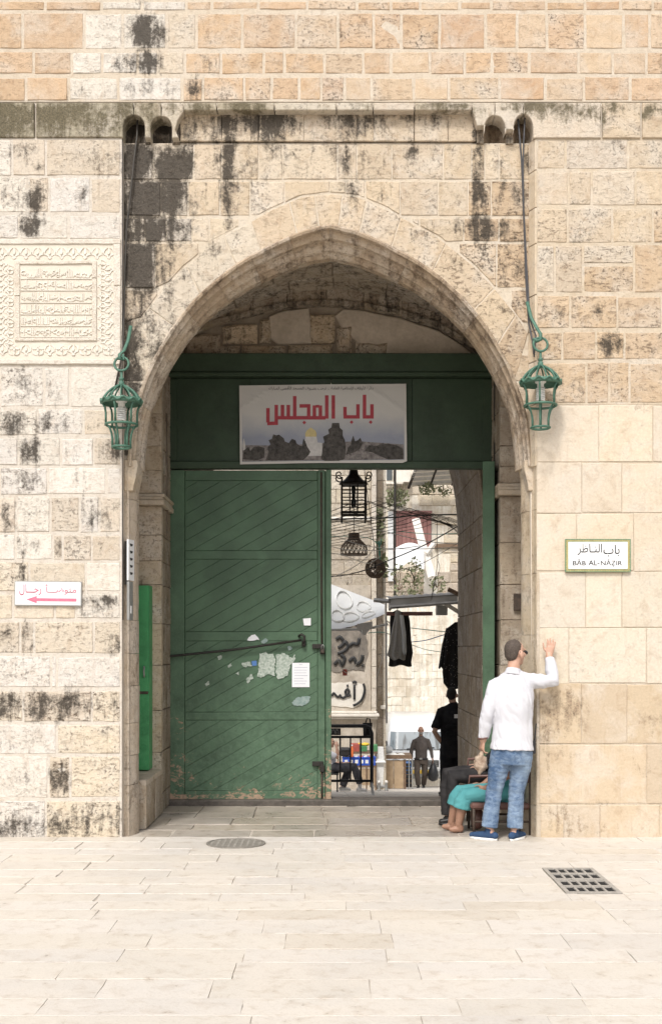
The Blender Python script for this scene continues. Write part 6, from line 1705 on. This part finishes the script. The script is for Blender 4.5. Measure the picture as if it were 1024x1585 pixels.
for s_ in (-1,1):
    mb = MB(); mb.ball((cx+s_*.76,Yv+.06,zg+.74), (.17,.08,.12), 14, 8); mb.build('headlight', M['metal_grey'], van, True)
    mr = vbox('mirror', s_*1.08-.09,1.02,s_*1.08+.09,1.36,.70,.82,M['black_plastic'],.03)
    mb = MB(); mb.tube([Vector((cx+s_*.95,Yv+.8,zg+1.12)),Vector((cx+s_*1.08,Yv+.78,zg+1.12))], .02, 6); mb.build('mirror_arm', M['black_plastic'], van)
    for yy in (.75,3.7):
        mb = MB(); mb.lathe([(.0,-.11),(.28,-.11),(.33,-.08),(.33,.08),(.28,.11),(0,.11)], (cx+s_*.86,Yv+yy,zg+.33), 20, 'X'); w_ = mb.build('wheel', M['black_plastic'], van, True)
        mb = MB(); mb.lathe([(.0,.0),(.19,.0),(.2,.02),(0,.04)], (cx+s_*.98-(.04 if s_ < 0 else 0),Yv+yy,zg+.33), 14, 'X'); mb.build('rim', M['metal_grey'], w_)
    mb = MB(); mb.tube([vsurf(s_*.1-.3,.02)+Vector((0,-.02,0)), vsurf(s_*.1+.35,.10)+Vector((0,-.02,0))], .018, 5); mb.build('wiper', M['black_plastic'], van)
vbox('roof_badge', -.28,1.90,.28,2.02,1.08,1.14,M['faded_red'],.01) if False else None

# ================================================================== people
def cloth_material(name, c1, c2, scale=6, rough=.85, fine=120, bump=.15):
    t = NT(name); p = t.obj(); n = t.noise(scale,5,.6,p); n2 = t.noise(fine,2,.5,p)
    col = t.mix(t.ramp(n,.35,.68), c1, c2); t.bump(t.math('ADD', n, t.math('MULTIPLY', n2, .3)), bump, .004)
    return t.out(col, rough, spec=.2)
M['skin'] = plain_noise('skin', (.46,.27,.19), (.56,.35,.26), 14, .5, .1, spec=.4, dist=.002)
M['skin_dark'] = plain_noise('tanned_skin', (.27,.145,.095), (.36,.205,.14), 14, .5, .1, spec=.4, dist=.002)
M['hair_brown'] = plain_noise('short_brown_hair', (.045,.034,.027), (.115,.088,.070), 90, .8, .8, dist=.004)
M['hair_black'] = plain_noise('short_black_hair', (.010,.009,.008), (.03,.026,.022), 90, .8, .6, dist=.004)
M['beard'] = plain_noise('grey_beard', (.16,.145,.13), (.30,.28,.26), 90, .9, .5)
M['shirt_white'] = cloth_material('white_shirt_cloth', (.54,.54,.575), (.62,.62,.65), 5)
M['uniform'] = cloth_material('black_uniform_cloth', (.008,.008,.010), (.022,.021,.022), 8)
M['brown_shirt'] = cloth_material('brown_shirt_cloth', (.075,.064,.058), (.105,.09,.082), 8)
M['brown_trousers'] = cloth_material('brown_trouser_cloth', (.085,.068,.057), (.12,.097,.082), 8)
M['teal'] = cloth_material('turquoise_cloth', (.065,.24,.255), (.10,.32,.33), 6)
M['dark_trousers'] = cloth_material('dark_trouser_cloth', (.018,.017,.018), (.045,.042,.042), 8)
M['grey_jeans'] = cloth_material('dark_grey_jeans', (.05,.05,.06), (.11,.11,.12), 8)
t = NT('faded_jeans'); p = t.obj(); n = t.noise(3.2,5,.55,t.mapping(p,(1.6,1.6,.9)),.6); n2 = t.noise(13,6,.7,t.mapping(p,(1,1,2.2)),1.0); n3 = t.noise(160,2,.5,p)
m = t.math('ADD', t.math('MULTIPLY', n, .6), t.math('ADD', t.math('MULTIPLY', n2, .42), t.math('MULTIPLY', n3, .10)))
t.bump(t.math('ADD', n2, t.math('MULTIPLY', n3, .4)), .3, .006)
M['jeans'] = t.out(t.mix(t.ramp(m,.44,.72), (.055,.10,.185), (.30,.385,.49)), .85, spec=.2)
M['shoe_blue'] = cloth_material('blue_canvas', (.025,.05,.11), (.04,.08,.155), 20); M['sole'] = simple('white_sole', (.74,.73,.70), .6)
M['shoe_white'] = simple('white_trainers', (.68,.67,.65), .6); M['shoe_black'] = simple('black_shoe', (.015,.014,.013), .5)
M['brown_vinyl'] = plain_noise('brown_vinyl', (.10,.045,.035), (.15,.075,.06), 10, .4, .15)
M['brown_bag'] = plain_noise('crumpled_brown_paper', (.20,.13,.085), (.55,.44,.34), 22, .85, .6, dist=.02)

def evaluated(mb, voxel, smooth=4, fold=0.0, fscale=(9,9,5), seed=0, decimate=None):
    bmesh.ops.recalc_face_normals(mb.bm, faces=mb.bm.faces)
    me = bpy.data.meshes.new('tmp'); mb.bm.to_mesh(me); mb.bm.free()
    ob = bpy.data.objects.new('tmp', me)
    r = ob.modifiers.new('r', 'REMESH'); r.mode = 'VOXEL'; r.voxel_size = voxel; r.use_smooth_shade = True
    if smooth:
        s = ob.modifiers.new('s', 'SMOOTH'); s.factor = .5; s.iterations = smooth
    if decimate:
        d = ob.modifiers.new('d', 'DECIMATE'); d.ratio = decimate
    m = evaluated_mesh(ob)
    bpy.data.objects.remove(ob); bpy.data.meshes.remove(me)
    if fold:
        n = len(m.vertices); co = np.empty(n*3, 'f'); no = np.empty(n*3, 'f')
        m.vertices.foreach_get('co', co); m.vertices.foreach_get('normal', no)
        co = co.reshape(-1,3); no = no.reshape(-1,3); d = np.empty(n, 'f')
        for i, c in enumerate(co.tolist()):
            a = mnoise.noise((c[0]*fscale[0]+seed, c[1]*fscale[1], c[2]*fscale[2]))
            b = mnoise.noise((c[0]*fscale[0]*1.9+c[2]*8+seed, c[1]*fscale[1]*2, c[2]*fscale[2]*2.6))
            d[i] = fold*(.7*a+.9*(abs(b)-.25))
        m.vertices.foreach_set('co', (co+no*d[:,None]).ravel()); m.update()
    m.polygons.foreach_set('use_smooth', [True]*len(m.polygons))
    return m
def capsule(mb, pts, rad, n=12, side=None):
    """tube with rounded ends"""
    pts = [Vector(p) for p in pts]; rad = [r if isinstance(r, tuple) else (r,r) for r in rad]
    d0 = (pts[0]-pts[1]).normalized(); d1 = (pts[-1]-pts[-2]).normalized()
    P_ = []; R_ = []
    for f in (1.0,.85,.5): P_.append(pts[0]+d0*min(rad[0])*f*.9); k_ = math.sqrt(max(.02,1-f*f)); R_.append((rad[0][0]*k_, rad[0][1]*k_))
    P_ += pts; R_ += rad
    for f in (.5,.85,1.0): P_.append(pts[-1]+d1*min(rad[-1])*f*.9); k_ = math.sqrt(max(.02,1-f*f)); R_.append((rad[-1][0]*k_, rad[-1][1]*k_))
    mb.tube(P_, R_, n, side=side)
def frame_of(fwd, up=Vector((0,0,1))):
    f = Vector(fwd).normalized(); u = (Vector(up)-f*Vector(up).dot(f)).normalized(); s = f.cross(u)    # s = the person's right
    return s, f, u
def rotm(s, f, u): return Matrix((s, f, u)).transposed()
def hand(mb, wrist, d, nrm, thumb, k=1.0, curl=.2, spread=.12):
    w = Vector(wrist); d = Vector(d).normalized(); nrm = Vector(nrm); nrm = (nrm-d*nrm.dot(d)).normalized(); t = d.cross(nrm)
    if t.dot(Vector(thumb)) < 0: t = -t
    kn = w+d*.088*k
    capsule(mb, [w-d*.02*k, w+d*.03*k, w+d*.075*k], [(.026*k,.019*k),(.037*k,.016*k),(.040*k,.014*k)], 12, side=t)
    for i, (off, L) in enumerate(((.030,.070),(.0105,.080),(-.0095,.075),(-.0285,.058))):
        b = kn+t*off*k-d*.012*k; dir_ = (d+t*(off/.03)*spread).normalized(); c = curl
        p1 = b+(dir_*math.cos(c*.5)+nrm*math.sin(c*.5))*L*.45*k; p2 = p1+(dir_*math.cos(c*1.5)+nrm*math.sin(c*1.5))*L*.30*k; p3 = p2+(dir_*math.cos(c*2.3)+nrm*math.sin(c*2.3))*L*.25*k
        capsule(mb, [b, p1, p2, p3], [.0092*k,.0088*k,.0080*k,.0068*k], 8)
    b = w+d*.022*k+t*.026*k
    p1 = b+(t*.62+d*.72+nrm*.2).normalized()*.042*k; p2 = p1+(t*.40+d*.9+nrm*.15*curl).normalized()*.030*k; p3 = p2+(t*.25+d).normalized()*.022*k
    capsule(mb, [b-t*.012*k, p1, p2, p3], [.0125*k,.0108*k,.0095*k,.0078*k], 8)
def head_shapes(mb, c, s, f, u, k=1.0):
    Rm = rotm(s, f, u); c = Vector(c)
    def at(x, y, z): return c+(s*x+f*y+u*z)*k
    mb.ball(at(0,-.008,.025), (.074*k,.094*k,.090*k), 18, 12, Rm)
    mb.ball(at(0,.022,-.030), (.060*k,.068*k,.075*k), 16, 10, Rm)
    mb.ball(at(0,.050,-.082), (.034*k,.034*k,.028*k), 12, 8, Rm)             # chin
    capsule(mb, [at(0,.086,.018), at(0,.098,-.006), at(0,.106,-.022)], [.009*k,.011*k,.0145*k], 8)
    mb.ball(at(0,.084,.030), (.050*k,.016*k,.012*k), 10, 6, Rm)             # brow
    mb.ball(at(0,.086,-.050), (.024*k,.012*k,.010*k), 10, 6, Rm)            # lips
    for sg in (-1,1):
        mb.ball(at(sg*.083,-.002,-.012), (.012*k,.022*k,.034*k), 10, 8, Rm)
        mb.ball(at(sg*.040,.066,-.015), (.024*k,.022*k,.020*k), 10, 6, Rm)
    return at
def mid(a, b, t=.5): return Vector(a).lerp(Vector(b), t)

def person(label, J, fwd, hfwd, loc, k=1.0, skin='skin', voxel=.008, shirt=None, trousers=None, shoes=None, hair=None, sleeve=1.0, leg=1.0, tuck=True, hands=None,
           torso=(.165,.150,.172,.178), tdepth=.112, legr=(.088,.060,.056,.046), ease=.016, flare=.0, seed=0, group=None, toes=None, hairlen=0, armr=(.050,.042,.040,.030), fold=.010):
    root = empty('person', loc, label, 'person', group)
    J = {a: Vector(b) for a, b in J.items()}
    s, f, u = frame_of(fwd); hs, hf, hu = frame_of(hfwd)
    hipc = mid(J['hipL'], J['hipR']); shc = mid(J['shL'], J['shR'])
    hip_side = (J['hipR']-J['hipL']).normalized(); sh_side = (J['shR']-J['shL']).normalized()
    spine = (shc-hipc)
    nb = J['neck']
    def torso_loft(mb, add=0.0, lo=-.10, hi=None, hem=0.0, top=True):
        pts = []; rad = []
        for t_, r, d in ((lo, torso[0]*.96+hem, tdepth+hem), (0.0, torso[0]+hem*.7, tdepth*1.04+hem*.8), (.18, torso[0]*.98+hem*.35, tdepth*1.02+hem*.3), (.42, torso[1]+hem*.2, tdepth*.98), (.72, torso[2], tdepth*1.12), (.86, torso[3]*1.0, tdepth*1.02), (.97, torso[3]*.90, tdepth*.86), (1.05, torso[3]*.66, tdepth*.70)):
            if t_ < lo-1e-6: continue
            pts.append(hipc+spine*t_); rad.append((r*k+add, d*k+add))
        if top: pts.append(mid(shc, nb, .75)); rad.append((.074*k+add*.6, .070*k+add*.6))
        sv = []
        mb.tube(pts, rad, 20, side=(hip_side*.5+sh_side*.5))
    # ---- body: one continuous surface
    mb = MB(); torso_loft(mb, 0)
    hd = J['head']
    capsule(mb, [mid(shc,nb,.4), nb, hd-hu*.05*k-hf*.012*k], [.062*k,.056*k,.054*k], 14)
    at = head_shapes(mb, hd, hs, hf, hu, k)
    for S in 'LR':
        sg = -1 if S == 'L' else 1
        capsule(mb, [mid(J['sh'+S],shc,.25), J['sh'+S], mid(J['sh'+S],J['el'+S],.5), J['el'+S], mid(J['el'+S],J['wr'+S],.35), J['wr'+S]], [.055*k,.056*k,armr[0]*.94*k,armr[1]*k,armr[2]*k,armr[3]*.9*k], 12)
        h = (hands or {}).get(S)
        d = h['d'] if h else (J['wr'+S]-J['el'+S])
        hand(mb, J['wr'+S], d, h['n'] if h else -sh_side*sg, h['t'] if h else fwd, k, h.get('curl',.35) if h else .45, h.get('spread',.12) if h else .08)
        capsule(mb, [J['hip'+S]+Vector((0,0,.02)), mid(J['hip'+S],J['kn'+S],.4), J['kn'+S], mid(J['kn'+S],J['an'+S],.3), J['an'+S]], [legr[0]*k,legr[0]*.92*k,legr[1]*k,legr[1]*.98*k,.036*k], 14)
        toe = (toes or {}).get(S, J['an'+S]+f*.16*k-Vector((0,0,.06*k)))
        heel = J['an'+S]-(Vector(toe)-J['an'+S]).normalized()*.03*k; heel.z = Vector(toe).z
        capsule(mb, [heel, mid(heel,toe,.6), Vector(toe)], [.030*k,.034*k,.024*k], 10)
        capsule(mb, [J['an'+S], heel+Vector((0,0,.01))], [.036*k,.03*k], 10)
    body = evaluated(mb, voxel, 3)
    link('body', body, M[skin], root)
    # ---- clothes
    if trousers:
        mb = MB(); e = .012*k
        mb.tube([hipc-spine.normalized()*.10*k, hipc, hipc+spine*.22], [(torso[0]*.95*k+e,tdepth*k+e),(torso[0]*k+e,tdepth*1.05*k+e),(torso[0]*.96*k+e,tdepth*k+e)], 20, side=hip_side)
        for S in 'LR':
            h, kn, an = J['hip'+S], J['kn'+S], J['an'+S]
            pts = [h+Vector((0,0,.03*k)), mid(h,kn,.35), mid(h,kn,.75), kn]; rad = [legr[0]*k+e+.004, legr[0]*k+e, legr[1]*k+.022*k, legr[1]*k+.016*k]
            if leg > .55:
                for q in (.3,.65,1.0):
                    q *= (leg-.5)*2 if leg < 1 else 1
                    pts.append(mid(kn,an,q)); rad.append(legr[2]*k+.016*k+flare*q if q < .9 else legr[3]*k+.014*k+flare)
            mb.tube(pts, rad, 14)
        link('trousers', evaluated(mb, max(.007,voxel), 4, fold*.62, (6,6,9), seed), M[trousers], root)
    if shirt:
        mb = MB()
        torso_loft(mb, ease*k, lo=(-.02 if tuck else .05), hem=0 if tuck else .028)
        for S in 'LR':
            sh, el, wr = J['sh'+S], J['el'+S], J['wr'+S]
            pts = [mid(sh,shc,.35), sh, mid(sh,el,.5)]; rad = [.056*k+ease*.4, .058*k+ease*.5, armr[0]*k+ease*.9]
            capsule(mb, [mid(shc,nb,.72), mid(sh,mid(shc,nb,.5),.45), mid(sh,shc,.05)], [.058*k+ease*.4, .056*k+ease*.4, .052*k+ease*.4], 12)
            if sleeve > .5: pts += [el, mid(el,wr,.4), mid(el,wr,.92)]; rad += [armr[1]*k+ease*.9, armr[2]*k+ease*.8, armr[3]*k+ease*.6]
            else: pts += [mid(sh,el,.85)]; rad += [armr[0]*k+ease*1.2]
            mb.tube(pts, rad, 14)
        link('shirt', evaluated(mb, max(.007,voxel), 9, fold, (10,10,2.2), seed+3), M[shirt], root)
        mb = MB(); ax_ = (hd-nb).normalized()
        mb.tube([nb-ax_*.05*k, nb-ax_*.025*k, nb+ax_*.012*k], [.082*k,.072*k,.064*k], 16, side=s); link('collar', evaluated(mb, .007, 2), M[shirt], root)
    if shoes:
        for S in 'LR':
            toe = Vector((toes or {}).get(S, J['an'+S]+f*.16*k-Vector((0,0,.06*k)))); an = J['an'+S]
            heel = an-(Vector((toe.x,toe.y,0))-Vector((an.x,an.y,0))).normalized()*.055*k; heel.z = toe.z
            dd = (toe-heel); dd.z = 0; dn = dd.normalized(); sd = dn.cross(Vector((0,0,1)))
            mb = MB(); zz = toe.z
            capsule(mb, [heel+Vector((0,0,.012)), mid(heel,toe,.45)+Vector((0,0,.012)), toe+Vector((0,0,.002))], [(.036*k,.034*k),(.044*k,.036*k),(.036*k,.024*k)], 12, side=sd)
            capsule(mb, [mid(heel,toe,.25)+Vector((0,0,.022*k)), an-Vector((0,0,.022))], [.040*k,.040*k], 12)
            o = link('shoe', evaluated(mb, .007, 2), M[shoes], root)
            mb = MB(); poly = []
            for a_ in np.linspace(0, 2*math.pi, 22, endpoint=False):
                t_ = .5+.5*math.cos(a_); wd = (.040+.010*math.sin(math.pi*t_))*k*math.sin(a_)
                q = heel.lerp(toe, -.10+1.22*t_)+sd*wd; poly.append((q.x, q.y))
            mb.prism(poly, lambda a,b,w: Vector((a,b,w)), zz-.034*k, zz-.010*k)
            mb.build('sole', M['sole' if shoes in ('shoe_blue','shoe_white') else 'shoe_black'], o, True)
    if hair:
        mb = MB(); Rm = rotm(hs,hf,hu)
        mb.ball(at(0,-.022,.034), (.0765*k,.089*k,.090*k), 18, 12, Rm); mb.ball(at(0,-.052,-.005), (.068*k,.052*k,.070*k), 14, 10, Rm)
        if hairlen:
            mb.ball(at(0,-.06,-.06), (.075*k,.05*k,.09*k), 14, 10, Rm)
        link('hair', evaluated(mb, .007, 2, .004, (40,40,40), seed), M[hair], root)
    mb = MB()
    for sg in (-1,1): mb.ball(at(sg*.031,.078,.008), .0115*k, 8, 6)
    mb.build('eyes', M['hair_black'], root, True)
    return root, at, (hs, hf, hu)

def Q(px, py, Y, dy=0.0): return P(px, py, Y)
# --- the man in the white shirt
Y = -.17
root, at, (hs, hf, hu) = person('man seen from behind in white shirt and faded jeans, right hand raised on the wall', dict(
    head=Q(797,1011,Y+.03), neck=Q(794,1037,Y), shL=Q(766,1060,Y), shR=Q(824,1055,Y), elL=Q(753,1107,Y-.02), wrL=Q(747,1146,Y+.03), elR=Q(856,1054,Y+.02), wrR=Q(849,1015,-.085),
    hipL=Q(776,1166,Y), hipR=Q(808,1166,Y), knL=Q(764,1226,Y+.03), knR=Q(799,1228,Y+.03), anL=Q(757,1281,Y), anR=Q(796,1282,Y)),
    (.12,1,0), (.80,.58,.03), (PX(775,Y), Y, 0), k=1.0, voxel=.0055, shirt='shirt_white', trousers='jeans', shoes='shoe_blue', hair='hair_brown', tuck=False,
    toes={'L': Vector((PX(732,Y),Y+.10,.034)), 'R': Vector((PX(812,Y),Y+.13,.034))}, torso=(.160,.152,.164,.164), tdepth=.108, legr=(.083,.056,.054,.056), ease=.015, flare=.004,
    hands={'R': dict(d=(.20,.03,1), n=(0,1,0), t=(-1,0,.1), curl=.06, spread=.13), 'L': dict(d=(-.08,.15,-1), n=(.9,.3,0), t=(0,1,0), curl=.75)}, seed=1, fold=.015, armr=(.054,.048,.046,.036))
mb = MB()                                           # sunglasses: lens and temple on the near side
def arc_pts(z): return [at(sg*.0+.079*math.sin(a_), .02+.085*math.cos(a_)-.01, z) for sg, a_ in [(0, x_) for x_ in np.linspace(-1.5,1.5,15)]]
mb.tube(arc_pts(.012), .004, 6)
for sg in (-1,1): mb.tube([at(sg*.080,.03,.012), at(sg*.081,-.02,.010)], .004, 6)
for sg in (-1,1): mb.ball(at(sg*.036,.094,.002), (.027,.010,.020), 12, 8, rotm(hs,hf,hu))
mb.build('sunglasses', M['black_plastic'], root, True)
wl = P(747,1143,Y+.02); mb = MB(); mb.tube([wl+Vector((.042*math.cos(a_), .040*math.sin(a_), .006*math.cos(a_))) for a_ in np.linspace(0,2*math.pi,20,endpoint=False)], .008, 6, closed=True); mb.build('wrist_band', M['brown_vinyl'], root, True)
rd = empty('hand_radio', P(826,1165,Y), 'black hand radio with antenna on the hip of the white shirted man', 'radio')
mb = MB(); mb.box(tuple(P(820.5,1167,Y-.03)), tuple(P(827.5,1146,Y+.02)), bevel=.006); mb.build('body', M['black_plastic'], rd)
mb = MB(); mb.tube([P(827,1147,Y-.005),P(828,1135,Y-.005),P(829.5,1120,Y-.005)], [.008,.006,.005], 6); mb.build('antenna', M['black_plastic'], rd)
mb = MB(); mb.ball(P(742,1184,Y+.02), (.055,.05,.085), 20, 14)
for v in mb.bm.verts:
    nn = mnoise.noise_vector(v.co*16)*.030; v.co += nn
mb.tube([P(744,1172,Y+.02), P(745,1163,Y+.03)], [.028,.018], 8)
bgr = empty('paper_bag', P(742,1198,Y), 'crumpled brown paper bag hanging from the left hand of the white shirted man', 'bag')
link('bag_body', evaluated(mb, .008, 1, .010, (30,30,30)), M['brown_bag'], bgr)

# --- two people sitting on chairs behind him, facing left
def seated(label, Y, xh, xk, xa, zseat, **kw):
    X = lambda px: PX(px, Y)
    zk = zseat+.07
    J = dict(head=(X(xh)-.03,Y,zseat+.72), neck=(X(xh)-.01,Y,zseat+.57), shL=(X(xh),Y+.0-.15,zseat+.50), shR=(X(xh),Y+.15,zseat+.50), elL=(X(xh)-.06,Y-.20,zseat+.27), elR=(X(xh)-.06,Y+.20,zseat+.27),
             wrL=(X(xh)-.24,Y-.13,zseat+.15), wrR=(X(xh)-.24,Y+.13,zseat+.15), hipL=(X(xh),Y-.075,zseat+.09), hipR=(X(xh),Y+.075,zseat+.09), knL=(X(xk),Y-.075,zk), knR=(X(xk)-.035,Y+.075,zk+.01), anL=(X(xa),Y-.06,.075), anR=(X(xa)-.05,Y+.09,.075))
    # facing -X: the person's left hand is towards -Y (the camera)
    return person(label, J, (-1,0,0), (-1,0,0), (X((xh+xa)/2), Y, 0), **kw)
seated('person seated in turquoise capri trousers with bare lower legs behind the white shirted man', .33, 790, 717, 708, .275, k=.93, skin='skin_dark', shirt='teal', trousers='teal', leg=.72, shoes=None, hair='hair_black', sleeve=.4, voxel=.008, legr=(.082,.062,.070,.072), flare=.016,
       toes={'L': Vector((PX(696,.33), .27, .03)), 'R': Vector((PX(688,.33), .44, .03))}, seed=5, torso=(.15,.14,.15,.15))
seated('person seated in black trousers and black shoes, half hidden behind the turquoise one', .80, 782, 699, 702, .40, k=.97, shirt='uniform', trousers='dark_trousers', shoes='shoe_black', hair='hair_black', voxel=.009, legr=(.076,.060,.058,.056),
       toes={'L': Vector((PX(681,.80), .74, .034)), 'R': Vector((PX(690,.80), .88, .034))}, seed=8, torso=(.15,.14,.15,.15))
def chair(label, x0, x1, Y, zs, wd=.42):
    c = empty('chair', ((x0+x1)/2, Y, 0), label, 'chair', 'chairs inside the gateway')
    mb = MB(); mb.box((x0,Y-wd/2,zs-.06),(x1,Y+wd/2,zs),bevel=.02); mb.build('seat', M['brown_vinyl'], c)
    mb = MB(); mb.box((x1-.03,Y-wd/2+.02,zs+.18),(x1+.02,Y+wd/2-.02,zs+.46),bevel=.015); mb.build('backrest', M['brown_vinyl'], c)
    for x in (x0+.03,x1):
        for y in (Y-wd/2+.02,Y+wd/2-.02):
            mb = MB(); mb.tube([(x,y,0),(x,y,zs-.05 if x < x1-.1 else zs+.48)], .013, 8); mb.build('leg', M['dark_iron'], c, True)
    for y in (Y+wd/2+.005,):
        mb = MB(); mb.tube([(x0+.03,y,zs+.02),(x0+.04,y,zs+.20),(x1,y,zs+.21)], .015, 8); mb.build('armrest', M['brown_vinyl'], c, True)
    mb = MB(); mb.tube([(x0+.03,Y-wd/2+.02,.12),(x1,Y-wd/2+.02,.12)], .010, 6); mb.build('stretcher', M['dark_iron'], c, True)
chair('brown vinyl chair under the person in turquoise', PX(724,.33), PX(818,.33)-.02, .33, .29)
chair('second brown chair farther inside under the person in black', PX(722,.80), PX(812,.80), .80, .41)
rb = empty('red_bag', (PX(735,.5), .5, 0), 'dark reddish brown bag on the floor under the brown vinyl chair', 'bag')
mb = MB(); mb.ball((PX(738,.42),.42,.12), (.07,.09,.12), 12, 9); 
for v in mb.bm.verts: v.co += mnoise.noise_vector(v.co*10)*.015
mb.build('bag_body', M['brown_vinyl'], rb, True); mb = MB(); mb.tube([(PX(738,.42)-.04,.42,.2),(PX(738,.42),.42,.27),(PX(738,.42)+.04,.42,.2)], .008, 6); mb.build('strap', M['brown_vinyl'], rb, True)

# --- officer in black, back turned, half behind the archway
Y = 7.25
root, at, fr = person('man in black uniform and vest seen from behind, half hidden by the archway', dict(
    head=Q(699,1076,Y+.02), neck=Q(701,1089,Y), shL=Q(682,1101,Y), shR=Q(722,1101,Y), elL=Q(672,1133,Y-.10), elR=Q(730,1133,Y-.10), wrL=Q(685,1153,Y+.06), wrR=Q(722,1153,Y+.06),
    hipL=Q(692,1162,Y), hipR=Q(712,1162,Y), knL=Q(690,1200,Y+.02), knR=Q(713,1200,Y+.02), anL=Q(689,1230,Y), anR=Q(714,1230,Y)),
    (.15,1,0), (.35,1,0), (PX(700,Y), Y, street_z(Y)), k=1.0, shirt='uniform', trousers='uniform', shoes='shoe_black', hair='hair_black', sleeve=.45, voxel=.010, torso=(.185,.18,.20,.185), tdepth=.13, legr=(.100,.078,.075,.072), ease=.022,
    toes={'L': Vector((PX(683,Y),Y+.2,street_z(Y)+.02)), 'R': Vector((PX(719,Y),Y+.2,street_z(Y)+.02))}, seed=11)
mb = MB(); hp = P(702,1160,Y); mb.tube([P(702,1159,Y), P(702,1140,Y), P(702,1118,Y), P(702,1101,Y)], [(.205,.155),(.20,.15),(.215,.165),(.17,.14)], 18, side=(1,0,0))
link('vest', evaluated(mb, .012, 4, .008, (10,10,8), 3), M['uniform'], root)
mb = MB(); mb.box((PX(703,Y-.2),Y-.185,PZ(1112,Y-.2)),(PX(712.5,Y-.2),Y-.150,PZ(1106,Y-.2))); mb.build('white_patch', M['sign_white'], root)
for yy in (1122,1133,1147):
    mb = MB(); mb.box((PX(690,Y-.2),Y-.182,PZ(yy+6,Y-.2)),(PX(714,Y-.2),Y-.12,PZ(yy,Y-.2)),bevel=.02); mb.build('pouch', M['uniform'], root)

# --- man walking towards the gate
Y = 22.4
root, at, fr = person('bald bearded man in brown shirt and trousers walking with a black plastic bag', dict(
    head=Q(651,1131,Y), neck=Q(651,1140,Y), shR=Q(641,1147,Y), shL=Q(662,1147,Y), elR=Q(636,1162,Y), elL=Q(667,1162,Y+.02), wrR=Q(637,1174,Y-.08), wrL=Q(669,1175,Y-.05),
    hipR=Q(646,1177,Y), hipL=Q(657,1177,Y), knR=Q(645,1197,Y-.10), knL=Q(657,1199,Y+.04), anR=Q(647,1215,Y-.05), anL=Q(655,1214,Y+.25)),
    (0,-1,0), (.05,-1,0), (PX(651,Y), Y, street_z(Y)), k=1.0, skin='skin_dark', shirt='brown_shirt', trousers='brown_trousers', shoes='shoe_black', voxel=.012, torso=(.155,.152,.155,.150), tdepth=.12, legr=(.084,.066,.064,.062), seed=17, fold=.012,
    toes={'R': Vector((PX(645,Y),Y-.25,street_z(Y)+.02)), 'L': Vector((PX(656,Y),Y+.08,street_z(Y)-.0))})
mb = MB(); mb.ball(at(0,.055,-.075), (.055,.050,.048), 14, 10); mb.ball(at(0,.088,-.048), (.035,.018,.010), 10, 6); link('beard', evaluated(mb, .009, 2), M['beard'], root)
mb = MB(); mb.tube([P(651,1174.5,Y)+Vector((.186*math.cos(a_), .148*math.sin(a_), 0)) for a_ in np.linspace(0,2*math.pi,24,endpoint=False)], .018, 6, closed=True); mb.build('belt', M['black_plastic'], root, True)
mb = MB(); mb.box(tuple(P(649,1176,Y-.17)), tuple(P(653,1173.4,Y-.14)), bevel=.003); mb.build('buckle', M['metal_grey'], root)
pb = empty('plastic_bag', P(669,1210,Y-.05), 'black plastic bag in the left hand of the walking man', 'bag')
mb = MB(); mb.lathe([(.02,.60),(.045,.52),(.09,.42),(.14,.28),(.155,.15),(.13,.05),(.06,0)], (PX(669.5,Y),Y-.05,PZ(1209,Y)), 16)
for v in mb.bm.verts: v.co += mnoise.noise_vector(v.co*8)*.018
mb.build('sack', M['black_plastic'], pb, True)
mb = MB(); mb.tube([P(668,1180,Y-.05),P(669,1176,Y-.05),P(670,1180,Y-.05)], .010, 6); mb.build('handle', M['black_plastic'], pb, True)

# --- man sitting behind the barrier, drinking
Y = 13.2; zz = street_z(Y)
root, at, fr = person('man in white shirt sitting behind the barrier with his hand raised to his mouth', dict(
    head=Q(510,1149,Y), neck=Q(508,1160,Y), shL=Q(507,1166,Y+.17), shR=Q(508,1166,Y-.16), elL=Q(518,1182,Y+.2), elR=Q(523,1173,Y-.20), wrL=Q(534,1182,Y+.14), wrR=Q(521,1158,Y-.16),
    hipR=Q(511,1190,Y-.08), hipL=Q(511,1190,Y+.08), knR=Q(548,1187,Y-.09), knL=Q(541,1188,Y+.09), anR=Q(557,1213,Y-.08), anL=Q(530,1217,Y+.08)),
    (1,0,0), (1,-.1,0), (PX(520,Y), Y, zz), shirt='shirt_white', trousers='grey_jeans', shoes='shoe_white', hair='hair_black', sleeve=.45, voxel=.011, seed=21, torso=(.155,.15,.165,.165), legr=(.088,.068,.064,.060),
    toes={'R': Vector((PX(566,Y),Y-.08,zz+.04)), 'L': Vector((PX(541,Y),Y+.08,zz+.04))})
c = empty('chair', P(508,1226,Y), 'plastic chair under the man sitting behind the barrier', 'chair')
xa, xb = PX(497,Y), PX(524,Y); zs = PZ(1196,Y)
mb = MB(); mb.box((xa,Y-.2,zs-.03),(xb,Y+.2,zs),bevel=.01); mb.build('seat', M['black_plastic'], c)
for x in (xa+.03,xb-.03):
    for y in (Y-.18,Y+.18):
        mb = MB(); mb.tube([(x,y,zz),(x,y,zs-.02)], .016, 6); mb.build('leg', M['black_plastic'], c)
mb = MB(); mb.box((xa-.03,Y-.2,zs+.1),(xa,Y+.2,zs+.42),bevel=.01); mb.build('backrest', M['black_plastic'], c)

bpy.data.scenes.remove(_tmp)
